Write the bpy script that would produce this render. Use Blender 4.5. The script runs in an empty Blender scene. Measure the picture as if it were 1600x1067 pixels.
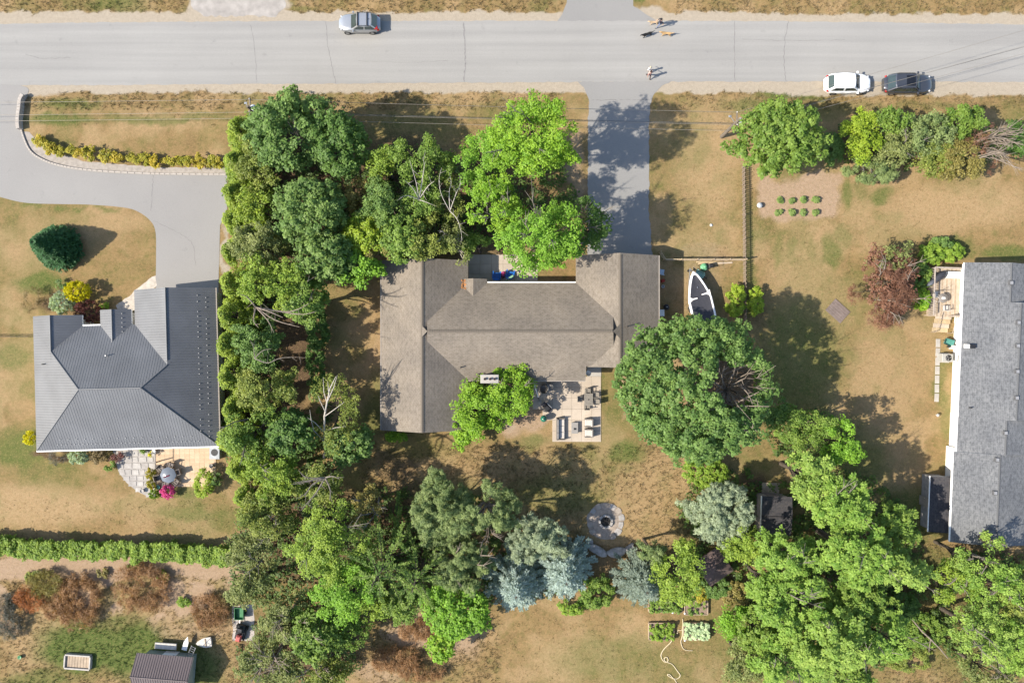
import bpy, math, random
import numpy as np
from mathutils import Vector, Matrix
SC = bpy.context.scene
COL = SC.collection
R = math.radians
# ------------------------------------------------------------------ camera, world, sun, exposure
H = 72.0            # drone height (m)
S = 0.0625          # metres per photo pixel on the ground
cam_d = bpy.data.cameras.new('drone_camera'); cam = bpy.data.objects.new('drone_camera', cam_d); COL.objects.link(cam)
cam.location = (0, 0, H); cam.rotation_euler = (0, 0, 0)
cam_d.sensor_width = 36; cam_d.lens = 36*H/(1600*S); cam_d.clip_start = 0.5; cam_d.clip_end = 3000
SC.camera = cam
SUN_EL = 42.0
SUN_VEC = Vector((-0.966*math.cos(R(SUN_EL)), -0.259*math.cos(R(SUN_EL)), math.sin(R(SUN_EL))))
w = bpy.data.worlds.new('World'); SC.world = w; w.use_nodes = True
nt = w.node_tree; bg = nt.nodes['Background']
sky = nt.nodes.new('ShaderNodeTexSky'); sky.sky_type = 'NISHITA'; sky.sun_disc = False
sky.sun_elevation = R(SUN_EL); sky.sun_rotation = math.atan2(SUN_VEC.x, SUN_VEC.y)
sky.air_density = 1.0; sky.dust_density = 1.0; sky.ozone_density = 1.0
nt.links.new(sky.outputs[0], bg.inputs[0]); bg.inputs[1].default_value = 0.138
sl = bpy.data.lights.new('sun', 'SUN'); sl.energy = 4.5; sl.angle = R(0.7); sl.color = (1.0, 0.925, 0.80)
so = bpy.data.objects.new('sun', sl); COL.objects.link(so); so.location = (0, 0, 60)
so.rotation_euler = SUN_VEC.to_track_quat('Z', 'Y').to_euler()
vs = SC.view_settings; vs.view_transform = 'Standard'; vs.look = 'None'; vs.gamma = 1; vs.exposure = 1.04
try: vs.use_curve_mapping = False
except Exception: pass
try:
    SC.cycles.max_bounces = 6; SC.cycles.diffuse_bounces = 3; SC.cycles.glossy_bounces = 2
    SC.cycles.transmission_bounces = 4; SC.cycles.transparent_max_bounces = 4
except Exception: pass

# ------------------------------------------------------------------ helpers
def P(px, py, z=0.0):
    """ground plan position of something seen at photo pixel px,py when it is z metres high"""
    f = S*(H-z)/H
    return ((px-800)*f, (533.5-py)*f)
def P3(px, py, z=0.0):
    x, y = P(px, py, z); return Vector((x, y, z))
def m_px(n, z=0.0): return n*S*(H-z)/H

def setp(o, label=None, cat=None, group=None, kind=None):
    if label: o['label'] = label
    if cat: o['category'] = cat
    if group: o['group'] = group
    if kind: o['kind'] = kind
    return o
def empty(name, loc, rz=0, label=None, cat=None, group=None):
    o = bpy.data.objects.new(name, None); COL.objects.link(o); o.empty_display_size = 0.3
    o.location = loc; o.rotation_euler = (0, 0, rz)
    return setp(o, label, cat, group)
class MB:
    def __init__(s): s.v = []; s.f = []; s.m = []; s.sm = []
    def add(s, vs_, fs_, mi=0, smooth=False):
        b = len(s.v); s.v += [tuple(p) for p in vs_]
        for f in fs_: s.f.append(tuple(i+b for i in f)); s.m.append(mi); s.sm.append(smooth)
        return s
    def box(s, c, d, mi=0, rz=0.0, rx=0.0, ry=0.0):
        hx, hy, hz = d[0]/2, d[1]/2, d[2]/2
        M = Matrix.Translation(c) @ Matrix.Rotation(rz, 4, 'Z') @ Matrix.Rotation(ry, 4, 'Y') @ Matrix.Rotation(rx, 4, 'X')
        vs_ = [M @ Vector((x, y, z)) for x in (-hx, hx) for y in (-hy, hy) for z in (-hz, hz)]
        return s.add(vs_, [(0,1,3,2),(4,6,7,5),(0,4,5,1),(2,3,7,6),(0,2,6,4),(1,5,7,3)], mi)
    def bbox(s, c, d, b=0.02, mi=0, rz=0.0):
        """box with a bevelled top rim"""
        hx, hy, hz = d[0]/2, d[1]/2, d[2]/2; b = min(b, hx*.45, hy*.45, hz)
        M = Matrix.Translation(c) @ Matrix.Rotation(rz, 4, 'Z')
        ring = lambda k, z: [M @ Vector((x*(hx-k), y*(hy-k), z)) for x, y in ((-1,-1),(1,-1),(1,1),(-1,1))]
        vs_ = ring(0, -hz)+ring(0, hz-b)+ring(b, hz)
        fs_ = [(3,2,1,0),(8,9,10,11)]
        for k in (0, 4):
            for i in range(4): j = (i+1) % 4; fs_.append((k+i, k+j, k+4+j, k+4+i))
        return s.add(vs_, fs_, mi)
    def prism(s, poly, z0, z1, mi=0, top_mi=None, inset=0.0):
        n = len(poly); a = sum(poly[i][0]*poly[(i+1) % n][1]-poly[(i+1) % n][0]*poly[i][1] for i in range(n))
        if a < 0: poly = poly[::-1]
        cx = sum(p[0] for p in poly)/n; cy = sum(p[1] for p in poly)/n
        k = 1-inset
        vs_ = [(p[0], p[1], z0) for p in poly]+[(cx+(p[0]-cx)*k, cy+(p[1]-cy)*k, z1) for p in poly]
        s.add(vs_, [tuple(range(n-1, -1, -1))]+[(i, (i+1) % n, n+(i+1) % n, n+i) for i in range(n)], mi)
        s.add(vs_[n:], [tuple(range(n))], mi if top_mi is None else top_mi)
        return s
    def cyl(s, p0, p1, r0, r1=None, n=10, mi=0, smooth=True, cap=True):
        r1 = r0 if r1 is None else r1
        return s.tube([p0, p1], [r0, r1], n, mi, smooth, cap)
    def tube(s, pts, rad, n=6, mi=0, smooth=True, cap=True):
        pts = [Vector(p) for p in pts]; k = len(pts); vs_ = []; fs_ = []
        if not hasattr(rad, '__len__'): rad = [rad]*k
        for i, p in enumerate(pts):
            t = (pts[min(i+1, k-1)]-pts[max(i-1, 0)])
            if t.length < 1e-9: t = Vector((0, 0, 1))
            t.normalize(); a = Vector((0, 0, 1)) if abs(t.z) < .9 else Vector((1, 0, 0))
            u = t.cross(a).normalized(); v_ = t.cross(u)
            for j in range(n):
                an = 2*math.pi*j/n; vs_.append(p+(u*math.cos(an)+v_*math.sin(an))*rad[i])
        for i in range(k-1):
            for j in range(n):
                j2 = (j+1) % n; fs_.append((i*n+j, i*n+j2, (i+1)*n+j2, (i+1)*n+j))
        s.add(vs_, fs_, mi, smooth)
        if cap:
            s.add(vs_[:n], [tuple(range(n))], mi); s.add(vs_[-n:], [tuple(range(n-1, -1, -1))], mi)
        return s
    def lathe(s, prof, c=(0,0,0), n=16, mi=0, smooth=True):
        vs_ = []; fs_ = []; k = len(prof)
        for r, z in prof:
            for j in range(n):
                an = 2*math.pi*j/n; vs_.append((c[0]+r*math.cos(an), c[1]+r*math.sin(an), c[2]+z))
        for i in range(k-1):
            for j in range(n):
                j2 = (j+1) % n; fs_.append((i*n+j, i*n+j2, (i+1)*n+j2, (i+1)*n+j))
        return s.add(vs_, fs_, mi, smooth)
    def mesh(s, name, mats):
        me = bpy.data.meshes.new(name); me.from_pydata(s.v, [], s.f)
        if not isinstance(mats, (list, tuple)): mats = [mats]
        for m_ in mats: me.materials.append(m_)
        me.polygons.foreach_set('material_index', s.m); me.polygons.foreach_set('use_smooth', s.sm)
        me.update(); return me
    def build(s, name, mats, parent=None, loc=(0,0,0), rz=0, **kw):
        o = bpy.data.objects.new(name, s.mesh(name, mats)); COL.objects.link(o)
        o.location = loc; o.rotation_euler = (0, 0, rz)
        if parent: o.parent = parent
        return setp(o, **kw)
def inst(name, me, parent=None, loc=(0,0,0), rz=0, sc=(1,1,1), **kw):
    o = bpy.data.objects.new(name, me); COL.objects.link(o); o.location = loc
    o.rotation_euler = (0, 0, rz); o.scale = sc
    if parent: o.parent = parent
    return setp(o, **kw)

# ------------------------------------------------------------------ materials
def new_mat(name):
    m = bpy.data.materials.new(name); m.use_nodes = True
    return m, m.node_tree, m.node_tree.nodes['Principled BSDF']
def N(nt, t, **kw):
    n = nt.nodes.new(t)
    for k, v_ in kw.items():
        if k in ('operation', 'blend_type', 'data_type', 'noise_dimensions', 'attribute_name', 'feature', 'wave_type', 'bands_direction', 'interpolation_type', 'offset', 'offset_frequency'): setattr(n, k, v_)
        else: n.inputs[k].default_value = v_
    return n
def mixc(nt, fac, a, b, blend='MIX'):
    n = nt.nodes.new('ShaderNodeMix'); n.data_type = 'RGBA'; n.blend_type = blend
    for i, x in ((0, fac), (6, a), (7, b)):
        if hasattr(x, 'default_value') or hasattr(x, 'links'): nt.links.new(x, n.inputs[i])
        else: n.inputs[i].default_value = x if i == 0 else (*x, 1)
    return n.outputs[2]
def coords(nt, scale=(1,1,1), kind='Object'):
    tc = nt.nodes.new('ShaderNodeTexCoord'); mp = nt.nodes.new('ShaderNodeMapping')
    mp.inputs['Scale'].default_value = scale; nt.links.new(tc.outputs[kind], mp.inputs[0]); return mp.outputs[0]
def noise(nt, vec, scale, detail=4, rough=.55):
    n = N(nt, 'ShaderNodeTexNoise', Scale=scale, Detail=detail, Roughness=rough); nt.links.new(vec, n.inputs['Vector']); return n.outputs[0]
def ramp(nt, v_, lo, hi):
    n = nt.nodes.new('ShaderNodeMapRange'); n.inputs[1].default_value = lo; n.inputs[2].default_value = hi
    nt.links.new(v_, n.inputs[0]); return n.outputs[0]
def bump(nt, b, h, strength, dist):
    n = N(nt, 'ShaderNodeBump', Strength=strength, Distance=dist); nt.links.new(h, n.inputs['Height']); nt.links.new(n.outputs[0], b.inputs['Normal'])
MATS = {}
def mat(name, col, rough=.8, var=.22, scale=3.0, metal=0.0, spec=.3, bmp=.25, bdist=.01, coat=0.0, fine=40.0):
    if name in MATS: return MATS[name]
    if max(col) < .7: col = tuple(c*.77 for c in col)
    m, nt, b = new_mat(name); v_ = coords(nt)
    a = noise(nt, v_, scale, 5); f = noise(nt, v_, fine, 3)
    lo = tuple(c*(1-var) for c in col); hi = tuple(min(1, c*(1+var)) for c in col)
    c1 = mixc(nt, ramp(nt, a, .3, .7), lo, hi)
    c2 = mixc(nt, ramp(nt, f, .25, .75), tuple([1-var*.6]*3), tuple([1+var*.6]*3))
    nt.links.new(mixc(nt, 1.0, c1, c2, 'MULTIPLY'), b.inputs['Base Color'])
    b.inputs['Roughness'].default_value = rough; b.inputs['Metallic'].default_value = metal
    b.inputs['Specular IOR Level'].default_value = spec
    if coat: b.inputs['Coat Weight'].default_value = coat; b.inputs['Coat Roughness'].default_value = .06
    if bmp: bump(nt, b, f, bmp, bdist)
    MATS[name] = m; return m
def glass_mat(name, col=(.02,.03,.03), rough=.06):
    if name in MATS: return MATS[name]
    m = mat(name, col, rough, .15, 2, 0, .6, 0); return m

def asphalt(name, base, warm, streak=True, crack=.0):
    base = tuple(c*.77 for c in base); warm = tuple(c*.77 for c in warm)
    m, nt, b = new_mat(name); v_ = coords(nt)
    a = noise(nt, v_, .12, 5); f = noise(nt, v_, 9, 4, .7); ff = noise(nt, v_, 45, 2)
    vs_ = coords(nt, (.02, .9, 1)); st = noise(nt, vs_, 1.6, 4)
    c = mixc(nt, ramp(nt, a, .3, .7), base, warm)
    c = mixc(nt, ramp(nt, f, .25, .8), c, mixc(nt, 1.0, c, (.86,.86,.86), 'MULTIPLY'))
    if streak: c = mixc(nt, ramp(nt, st, .35, .7), c, mixc(nt, 1.0, c, (1.17,1.17,1.16), 'MULTIPLY'))
    c = mixc(nt, 1.0, c, mixc(nt, ramp(nt, ff, .2, .8), (.86,.86,.86), (1.14,1.14,1.14)), 'MULTIPLY')
    v2 = coords(nt, (1,1,1)); blot = noise(nt, v2, .8, 6, .65)
    c = mixc(nt, ramp(nt, blot, .62, .78), c, mixc(nt, 1.0, c, (.78,.78,.79), 'MULTIPLY'))
    nt.links.new(c, b.inputs['Base Color']); b.inputs['Roughness'].default_value = .9; b.inputs['Specular IOR Level'].default_value = .2
    bump(nt, b, ff, .3, .008); MATS[name] = m; return m

def shingle(name, c0, c1, c2, cw=.33, ch=.145):
    c0, c1, c2 = [tuple(c*.78 for c in q) for q in (c0, c1, c2)]
    m, nt, b = new_mat(name); v_ = coords(nt, (1,1,1), 'UV')
    br = N(nt, 'ShaderNodeTexBrick', Scale=1.0); nt.links.new(v_, br.inputs['Vector'])
    br.inputs['Brick Width'].default_value = cw; br.inputs['Row Height'].default_value = ch
    br.inputs['Mortar Size'].default_value = .012; br.inputs['Mortar Smooth'].default_value = .3; br.inputs['Bias'].default_value = 0
    br.inputs['Color1'].default_value = (*c0, 1); br.inputs['Color2'].default_value = (*c1, 1)
    br.inputs['Mortar'].default_value = (*[x*.55 for x in c0], 1)
    a = noise(nt, v_, .35, 5); f = noise(nt, v_, 30, 3)
    big = noise(nt, coords(nt, (2.2, 3.0, 1), 'UV'), 1.3, 3, .7)
    c = mixc(nt, ramp(nt, big, .38, .62), br.outputs[0], c2)
    c = mixc(nt, .7, br.outputs[0], c)
    c = mixc(nt, 1.0, c, mixc(nt, ramp(nt, a, .3, .7), (.82,.82,.83), (1.14,1.12,1.09)), 'MULTIPLY')
    c = mixc(nt, 1.0, c, mixc(nt, ramp(nt, f, .25, .75), (.78,.78,.78), (1.2,1.2,1.2)), 'MULTIPLY')
    nt.links.new(c, b.inputs['Base Color']); b.inputs['Roughness'].default_value = .93; b.inputs['Specular IOR Level'].default_value = .15
    # course step + granule relief
    sx = nt.nodes.new('ShaderNodeSeparateXYZ'); nt.links.new(v_, sx.inputs[0])
    dv = N(nt, 'ShaderNodeMath', operation='DIVIDE'); nt.links.new(sx.outputs[1], dv.inputs[0]); dv.inputs[1].default_value = ch
    fr = N(nt, 'ShaderNodeMath', operation='FRACT'); nt.links.new(dv.outputs[0], fr.inputs[0])
    ad = N(nt, 'ShaderNodeMath', operation='MULTIPLY_ADD'); nt.links.new(f, ad.inputs[0]); ad.inputs[1].default_value = .5; nt.links.new(fr.outputs[0], ad.inputs[2])
    bump(nt, b, ad.outputs[0], .6, .012); MATS[name] = m; return m

def foliage_mat():
    m, nt, b = new_mat('foliage')
    at = N(nt, 'ShaderNodeAttribute', attribute_name='tint')
    v_ = coords(nt); n_ = noise(nt, v_, 7, 2)
    c = mixc(nt, 1.0, at.outputs[0], mixc(nt, ramp(nt, n_, .25, .75), (.82,.82,.82), (1.18,1.18,1.18)), 'MULTIPLY')
    nt.links.new(c, b.inputs['Base Color']); b.inputs['Roughness'].default_value = .55; b.inputs['Specular IOR Level'].default_value = .28
    tr = nt.nodes.new('ShaderNodeBsdfTranslucent')
    ct = mixc(nt, 1.0, c, (1.5, 1.45, .7), 'MULTIPLY'); nt.links.new(ct, tr.inputs[0])
    mx = nt.nodes.new('ShaderNodeMixShader'); mx.inputs[0].default_value = .36
    nt.links.new(b.outputs[0], mx.inputs[1]); nt.links.new(tr.outputs[0], mx.inputs[2])
    nt.links.new(mx.outputs[0], nt.nodes['Material Output'].inputs[0]); MATS['foliage'] = m; return m
FOL = foliage_mat()
BARK = mat('bark', (.10,.08,.06), .95, .35, 4, bmp=.6, bdist=.02)
PALEBARK = mat('pale_bark', (.19,.165,.135), .9, .35, 5, bmp=.4)
BIRCH = mat('birch_bark', (.44,.40,.34), .85, .3, 6, bmp=.3)
DEADWOOD = mat('dead_wood', (.24,.195,.155), .95, .3, 5, bmp=.3)
ASPH = asphalt('old_asphalt', (.298,.288,.272), (.326,.315,.297))
ASPH2 = asphalt('driveway_asphalt', (.273,.265,.253), (.308,.297,.282), streak=False)
ASPH3 = asphalt('neighbour_asphalt', (.298,.285,.270), (.332,.318,.300), streak=False)
SHING = shingle('brown_shingle', (.195,.166,.134), (.236,.203,.166), (.268,.233,.194))
SHING2 = shingle('grey_shingle', (.125,.130,.138), (.165,.170,.178), (.235,.240,.248), cw=.45)
SHING3 = shingle('dark_shingle', (.045,.045,.052), (.06,.06,.066), (.09,.082,.082))
METALROOF = mat('metal_roof', (.148,.150,.156), .5, .16, .35, .15, .5, .05)
METALROOF2 = mat('brown_metal_roof', (.165,.13,.125), .45, .08, .6, .1, .45, .05)
WHITE = mat('white_paint', (.78,.77,.74), .5, .06, 2)
CREAM = mat('cream_siding', (.72,.70,.64), .7, .06, 2)
BRICK = mat('brick_wall', (.30,.20,.15), .9, .3, 8)
TAUPE = mat('taupe_trim', (.30,.26,.22), .7, .12, 3)
GLASS = glass_mat('window_glass', (.03,.04,.05))
CONC = mat('concrete', (.42,.39,.35), .9, .12, 1.2)
PINKCONC = mat('buff_concrete', (.47,.395,.315), .9, .1, .9)
PINKCONC2 = mat('buff_concrete_pale', (.50,.42,.335), .9, .12, .7)
BUFFPAVER = mat('buff_paver', (.56,.41,.27), .9, .12, 1.5)
STONE = mat('flagstone', (.40,.37,.34), .9, .2, 1.7)
STONE2 = mat('flagstone_pale', (.45,.42,.385), .9, .18, 2)
ROCK = mat('rock', (.37,.345,.32), .95, .35, 2.5, bmp=.6, bdist=.03)
WOOD = mat('weathered_wood', (.40,.31,.22), .85, .22, 2.5)
DECKW = mat('deck_wood', (.50,.41,.32), .8, .18, 2)
NEWWOOD = mat('new_wood', (.50,.38,.23), .75, .15, 2)
BROWNB = mat('brown_boards', (.20,.155,.135), .8, .18, 3)
SOIL = mat('garden_soil', (.24,.175,.13), .98, .3, 2, bmp=.8, bdist=.03, fine=22)
DARK = mat('black_plastic', (.025,.025,.027), .45, .2, 4)
CHAR = mat('charcoal_vinyl', (.045,.045,.055), .6, .15, 4)
GREY = mat('grey_metal', (.22,.22,.22), .5, .15, 4, .4)
STEEL = mat('bright_steel', (.6,.6,.6), .35, .1, 4, .8)
WICKER = mat('grey_wicker', (.20,.18,.16), .85, .2, 14)
CUSH = mat('beige_cushion', (.56,.51,.46), .9, .08, 6)
CUSHD = mat('grey_cushion', (.30,.28,.26), .9, .1, 6)
GREENP = mat('green_paint', (.05,.20,.075), .45, .15, 4)
TEAL = mat('teal_plastic', (.10,.30,.26), .5, .15, 4)
BLUEP = mat('blue_plastic', (.015,.14,.50), .5, .12, 4)
REDP = mat('red_plastic', (.50,.05,.03), .5, .15, 4)
RUBBER = mat('rubber', (.03,.03,.03), .9, .2, 6)
# ------------------------------------------------------------------ ground sheet with real soil / gravel / green-grass patches
_vn = {}
def vnoise(X, Y, sc, seed):
    rng = np.random.RandomState(seed); G = _vn.setdefault(seed, rng.rand(128, 128))
    x = X/sc+1000.3; y = Y/sc+1000.7; xi = np.floor(x).astype(int); yi = np.floor(y).astype(int)
    fx = x-xi; fy = y-yi; fx = fx*fx*(3-2*fx); fy = fy*fy*(3-2*fy)
    g = lambda a, b: G[a % 128, b % 128]
    return (g(xi, yi)*(1-fx)+g(xi+1, yi)*fx)*(1-fy)+(g(xi, yi+1)*(1-fx)+g(xi+1, yi+1)*fx)*fy
def fbm(X, Y, sc, seed, o=4):
    r = 0; a = 1; t = 0
    for k in range(o): r = r+a*vnoise(X, Y, sc/2**k, seed+k); t += a; a *= .55
    return r/t
def sst(a, b, x): t = np.clip((x-a)/(b-a), 0, 1); return t*t*(3-2*t)
def ground_masks(X, Y):
    wx = X+(fbm(X, Y, 26, 11)-.5)*26; wy = Y+(fbm(X, Y, 26, 31)-.5)*26
    def blobs(L):
        o = np.zeros_like(X)
        for cx, cy, rx, ry, a in L: o = np.maximum(o, a*(1-sst(.45, 1.25, np.sqrt(((wx-cx)/rx)**2+((wy-cy)/ry)**2))))
        return o
    def rect(x0, x1, y0, y1, e=6):
        return sst(x0-e, x0+e, wx)*(1-sst(x1-e, x1+e, wx))*sst(y0-e, y0+e, wy)*(1-sst(y1-e, y1+e, wy))
    green = .32*sst(.52, .72, fbm(X, Y, 110, 51))+.20*sst(.53, .68, fbm(X, Y, 30, 61))
    green = np.maximum(green, blobs([(62,442,52,20,1),(20,560,36,30,.7),(40,700,60,42,.9),(75,735,70,35,.55),(90,182,75,9,.9),(110,163,60,9,.75),(260,184,130,8,.7),
        (1235,150,70,9,.95),(1180,168,60,12,.7),(1330,172,120,16,.5),(1450,165,120,8,.45),(1322,302,10,26,.85),(1375,306,24,14,.9),(1345,295,16,20,.6),(1214,388,10,34,.55),
        (1236,384,10,34,.6),(1268,386,10,30,.5),(1298,398,16,34,.8),(1318,370,14,20,.6),(1480,388,52,20,1),(1575,398,50,14,.9),(1335,440,22,30,.45),(130,1010,80,52,1.25),(215,1020,80,54,1.2),
        (60,1064,70,18,.75),(300,1040,60,50,.95),(170,975,40,16,.8),(975,704,34,22,.95),(962,630,14,44,.65),(835,690,30,12,.7),(955,650,16,24,.6),(960,1030,120,46,.55),(1050,1050,60,26,.5),
        (700,775,90,36,.55),(870,775,90,40,.65),(1250,560,80,110,.75),(1320,730,80,80,.75),(1410,810,80,50,.85),(600,595,28,30,.65),(585,645,26,46,.75),(650,700,70,24,.45),(300,805,70,14,.75),
        (350,812,36,30,.65),(285,772,40,16,.85),(300,790,30,14,.6),(50,322,26,6,.8),(96,324,14,8,.85),(124,326,12,6,.9),(165,324,22,5,.75),(1472,600,14,60,.7),(1480,660,14,40,.6),(1030,400,20,12,.5),
        (1500,990,80,80,.6),(1455,905,60,60,.6),(560,50,0.1,0.1,0),(175,5,60,16,.75),(200,18,40,8,.6),(995,6,10,8,.9),(1172,420,10,110,.7),(1165,380,8,120,.4),(1290,960,140,110,.6),(640,1050,40,30,.5),
        (640,205,90,40,.45),(780,175,60,24,.45),(410,20,0.1,0.1,0),(470,12,30,8,.55),(150,680,60,14,.5),(1240,1000,180,120,.6)]))
    straw = .75*sst(.47, .68, fbm(X, Y, 60, 71))
    straw = np.maximum(straw, blobs([(50,790,150,38,1),(875,1034,52,44,1),(1500,320,130,44,.9),(1440,345,100,34,.8),(60,395,80,36,.7),(170,345,70,24,.7),(110,360,100,30,.6),(1110,250,60,110,.85),(1080,380,70,26,.75),
        (1060,735,80,50,.6),(830,720,120,22,.6),(1380,600,60,130,.7),(1250,430,60,80,.75),(1300,470,60,50,.6),(230,930,90,60,.9),(60,980,70,50,1),(300,920,70,40,.8),(60,1010,50,46,.8),(190,940,40,30,1),(180,915,16,50,1),(1000,760,70,50,.6),(40,620,40,40,.5),(30,560,24,18,.4),
        (660,960,60,40,.7),(620,1040,60,40,.6),(1440,560,30,100,.5)]))
    edge = (fbm(X, Y, 14, 81)-.5)*13
    gravel = sst(118, 124, Y)*(1-sst(141, 149, Y+edge+4*sst(1150, 1250, X)*-1))
    gravel = np.maximum(gravel, sst(15, 23, Y+edge-4*sst(1100, 1300, X))*(1-sst(40, 46, Y)))
    gravel = np.maximum(gravel, rect(300, 446, -60, 40, 8))
    gravel = np.maximum(gravel, .8*rect(1040, 1600, -60, 0, 8)*0)
    gravel = np.maximum(gravel, blobs([(250,40,70,20,.8),(1030,30,60,14,.9),(60,142,50,10,.6),(348,400,7,70,.7),(800,665,14,8,.4)]))
    soil = np.maximum(.95*rect(1188, 1308, 280, 343, 11)*(.55+.6*fbm(X, Y, 18, 95)), .8*rect(-200, 385, 868, 905, 7))
    soil = np.maximum(soil, .75*rect(-200, 385, 880, 990, 10)*(1-sst(965, 1000, wy+.18*(X-200)))*sst(.40, .62, fbm(X, Y, 46, 91)))
    soil = np.maximum(soil, blobs([(835,650,30,30,.8),(800,660,34,22,.7),(790,625,40,30,.7),(1100,400,60,30,.35),(1085,450,60,60,.35),(975,615,10,50,.5),(600,560,30,60,.3),(1280,285,40,16,.9),(720,1000,50,40,.6),(650,985,60,36,.7),
        (600,1045,60,26,.5),(300,985,90,22,.4),(900,265,18,80,.5),(750,430,60,40,.5)]))
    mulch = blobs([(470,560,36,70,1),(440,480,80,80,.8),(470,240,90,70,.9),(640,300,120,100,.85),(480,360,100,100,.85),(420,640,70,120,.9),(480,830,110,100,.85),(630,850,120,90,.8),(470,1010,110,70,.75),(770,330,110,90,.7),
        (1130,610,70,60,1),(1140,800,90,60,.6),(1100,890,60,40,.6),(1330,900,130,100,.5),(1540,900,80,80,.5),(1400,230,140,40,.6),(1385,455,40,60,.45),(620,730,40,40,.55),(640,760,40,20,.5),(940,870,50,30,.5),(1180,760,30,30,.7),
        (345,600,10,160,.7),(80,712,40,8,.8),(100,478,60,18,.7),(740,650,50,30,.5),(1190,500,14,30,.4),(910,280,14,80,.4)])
    return green, gravel, soil, mulch, straw
def axis(lo, hi, step, far):
    a = list(np.arange(lo, hi+step/2, step)); k = step; x = a[-1]; up = []
    while x < far: k *= 1.6; x += k; up.append(x)
    k = step; x = a[0]; dn = []
    while x > -far: k *= 1.6; x -= k; dn.append(x)
    return np.array(dn[::-1]+a+up)
gx = axis(-54, 54, .24, 420); gy = axis(-37, 37, .24, 420)
GXm, GYm = np.meshgrid(gx, gy); nx, ny = len(gx), len(gy)
PX = GXm/S+800; PY = 533.5-GYm/S
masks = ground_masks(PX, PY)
gv = np.stack([GXm.ravel(), GYm.ravel(), np.zeros(nx*ny)], 1).astype(np.float32)
ii = (np.arange(ny-1)[:, None]*nx+np.arange(nx-1)[None, :]).ravel()
gf = np.stack([ii, ii+1, ii+nx+1, ii+nx], 1).astype(np.int32)
def np_mesh(name, v_, f_, mats, attrs=None, smooth=False):
    me = bpy.data.meshes.new(name); nv = len(v_); nf = len(f_); k = f_.shape[1]
    me.vertices.add(nv); me.vertices.foreach_set('co', np.ascontiguousarray(v_, np.float32).ravel())
    me.loops.add(nf*k); me.loops.foreach_set('vertex_index', np.ascontiguousarray(f_, np.int32).ravel())
    me.polygons.add(nf); me.polygons.foreach_set('loop_start', np.arange(0, nf*k, k, dtype=np.int32))
    try: me.polygons.foreach_set('loop_total', np.full(nf, k, np.int32))
    except Exception: pass
    for an, arr in (attrs or {}).items():
        a = me.attributes.new(an, 'FLOAT_COLOR', 'POINT'); c = np.ones((nv, 4), np.float32); c[:, :3] = arr
        a.data.foreach_set('color', c.ravel())
    for m_ in mats: me.materials.append(m_)
    me.update(calc_edges=True); me.validate() if False else None
    return me
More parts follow.
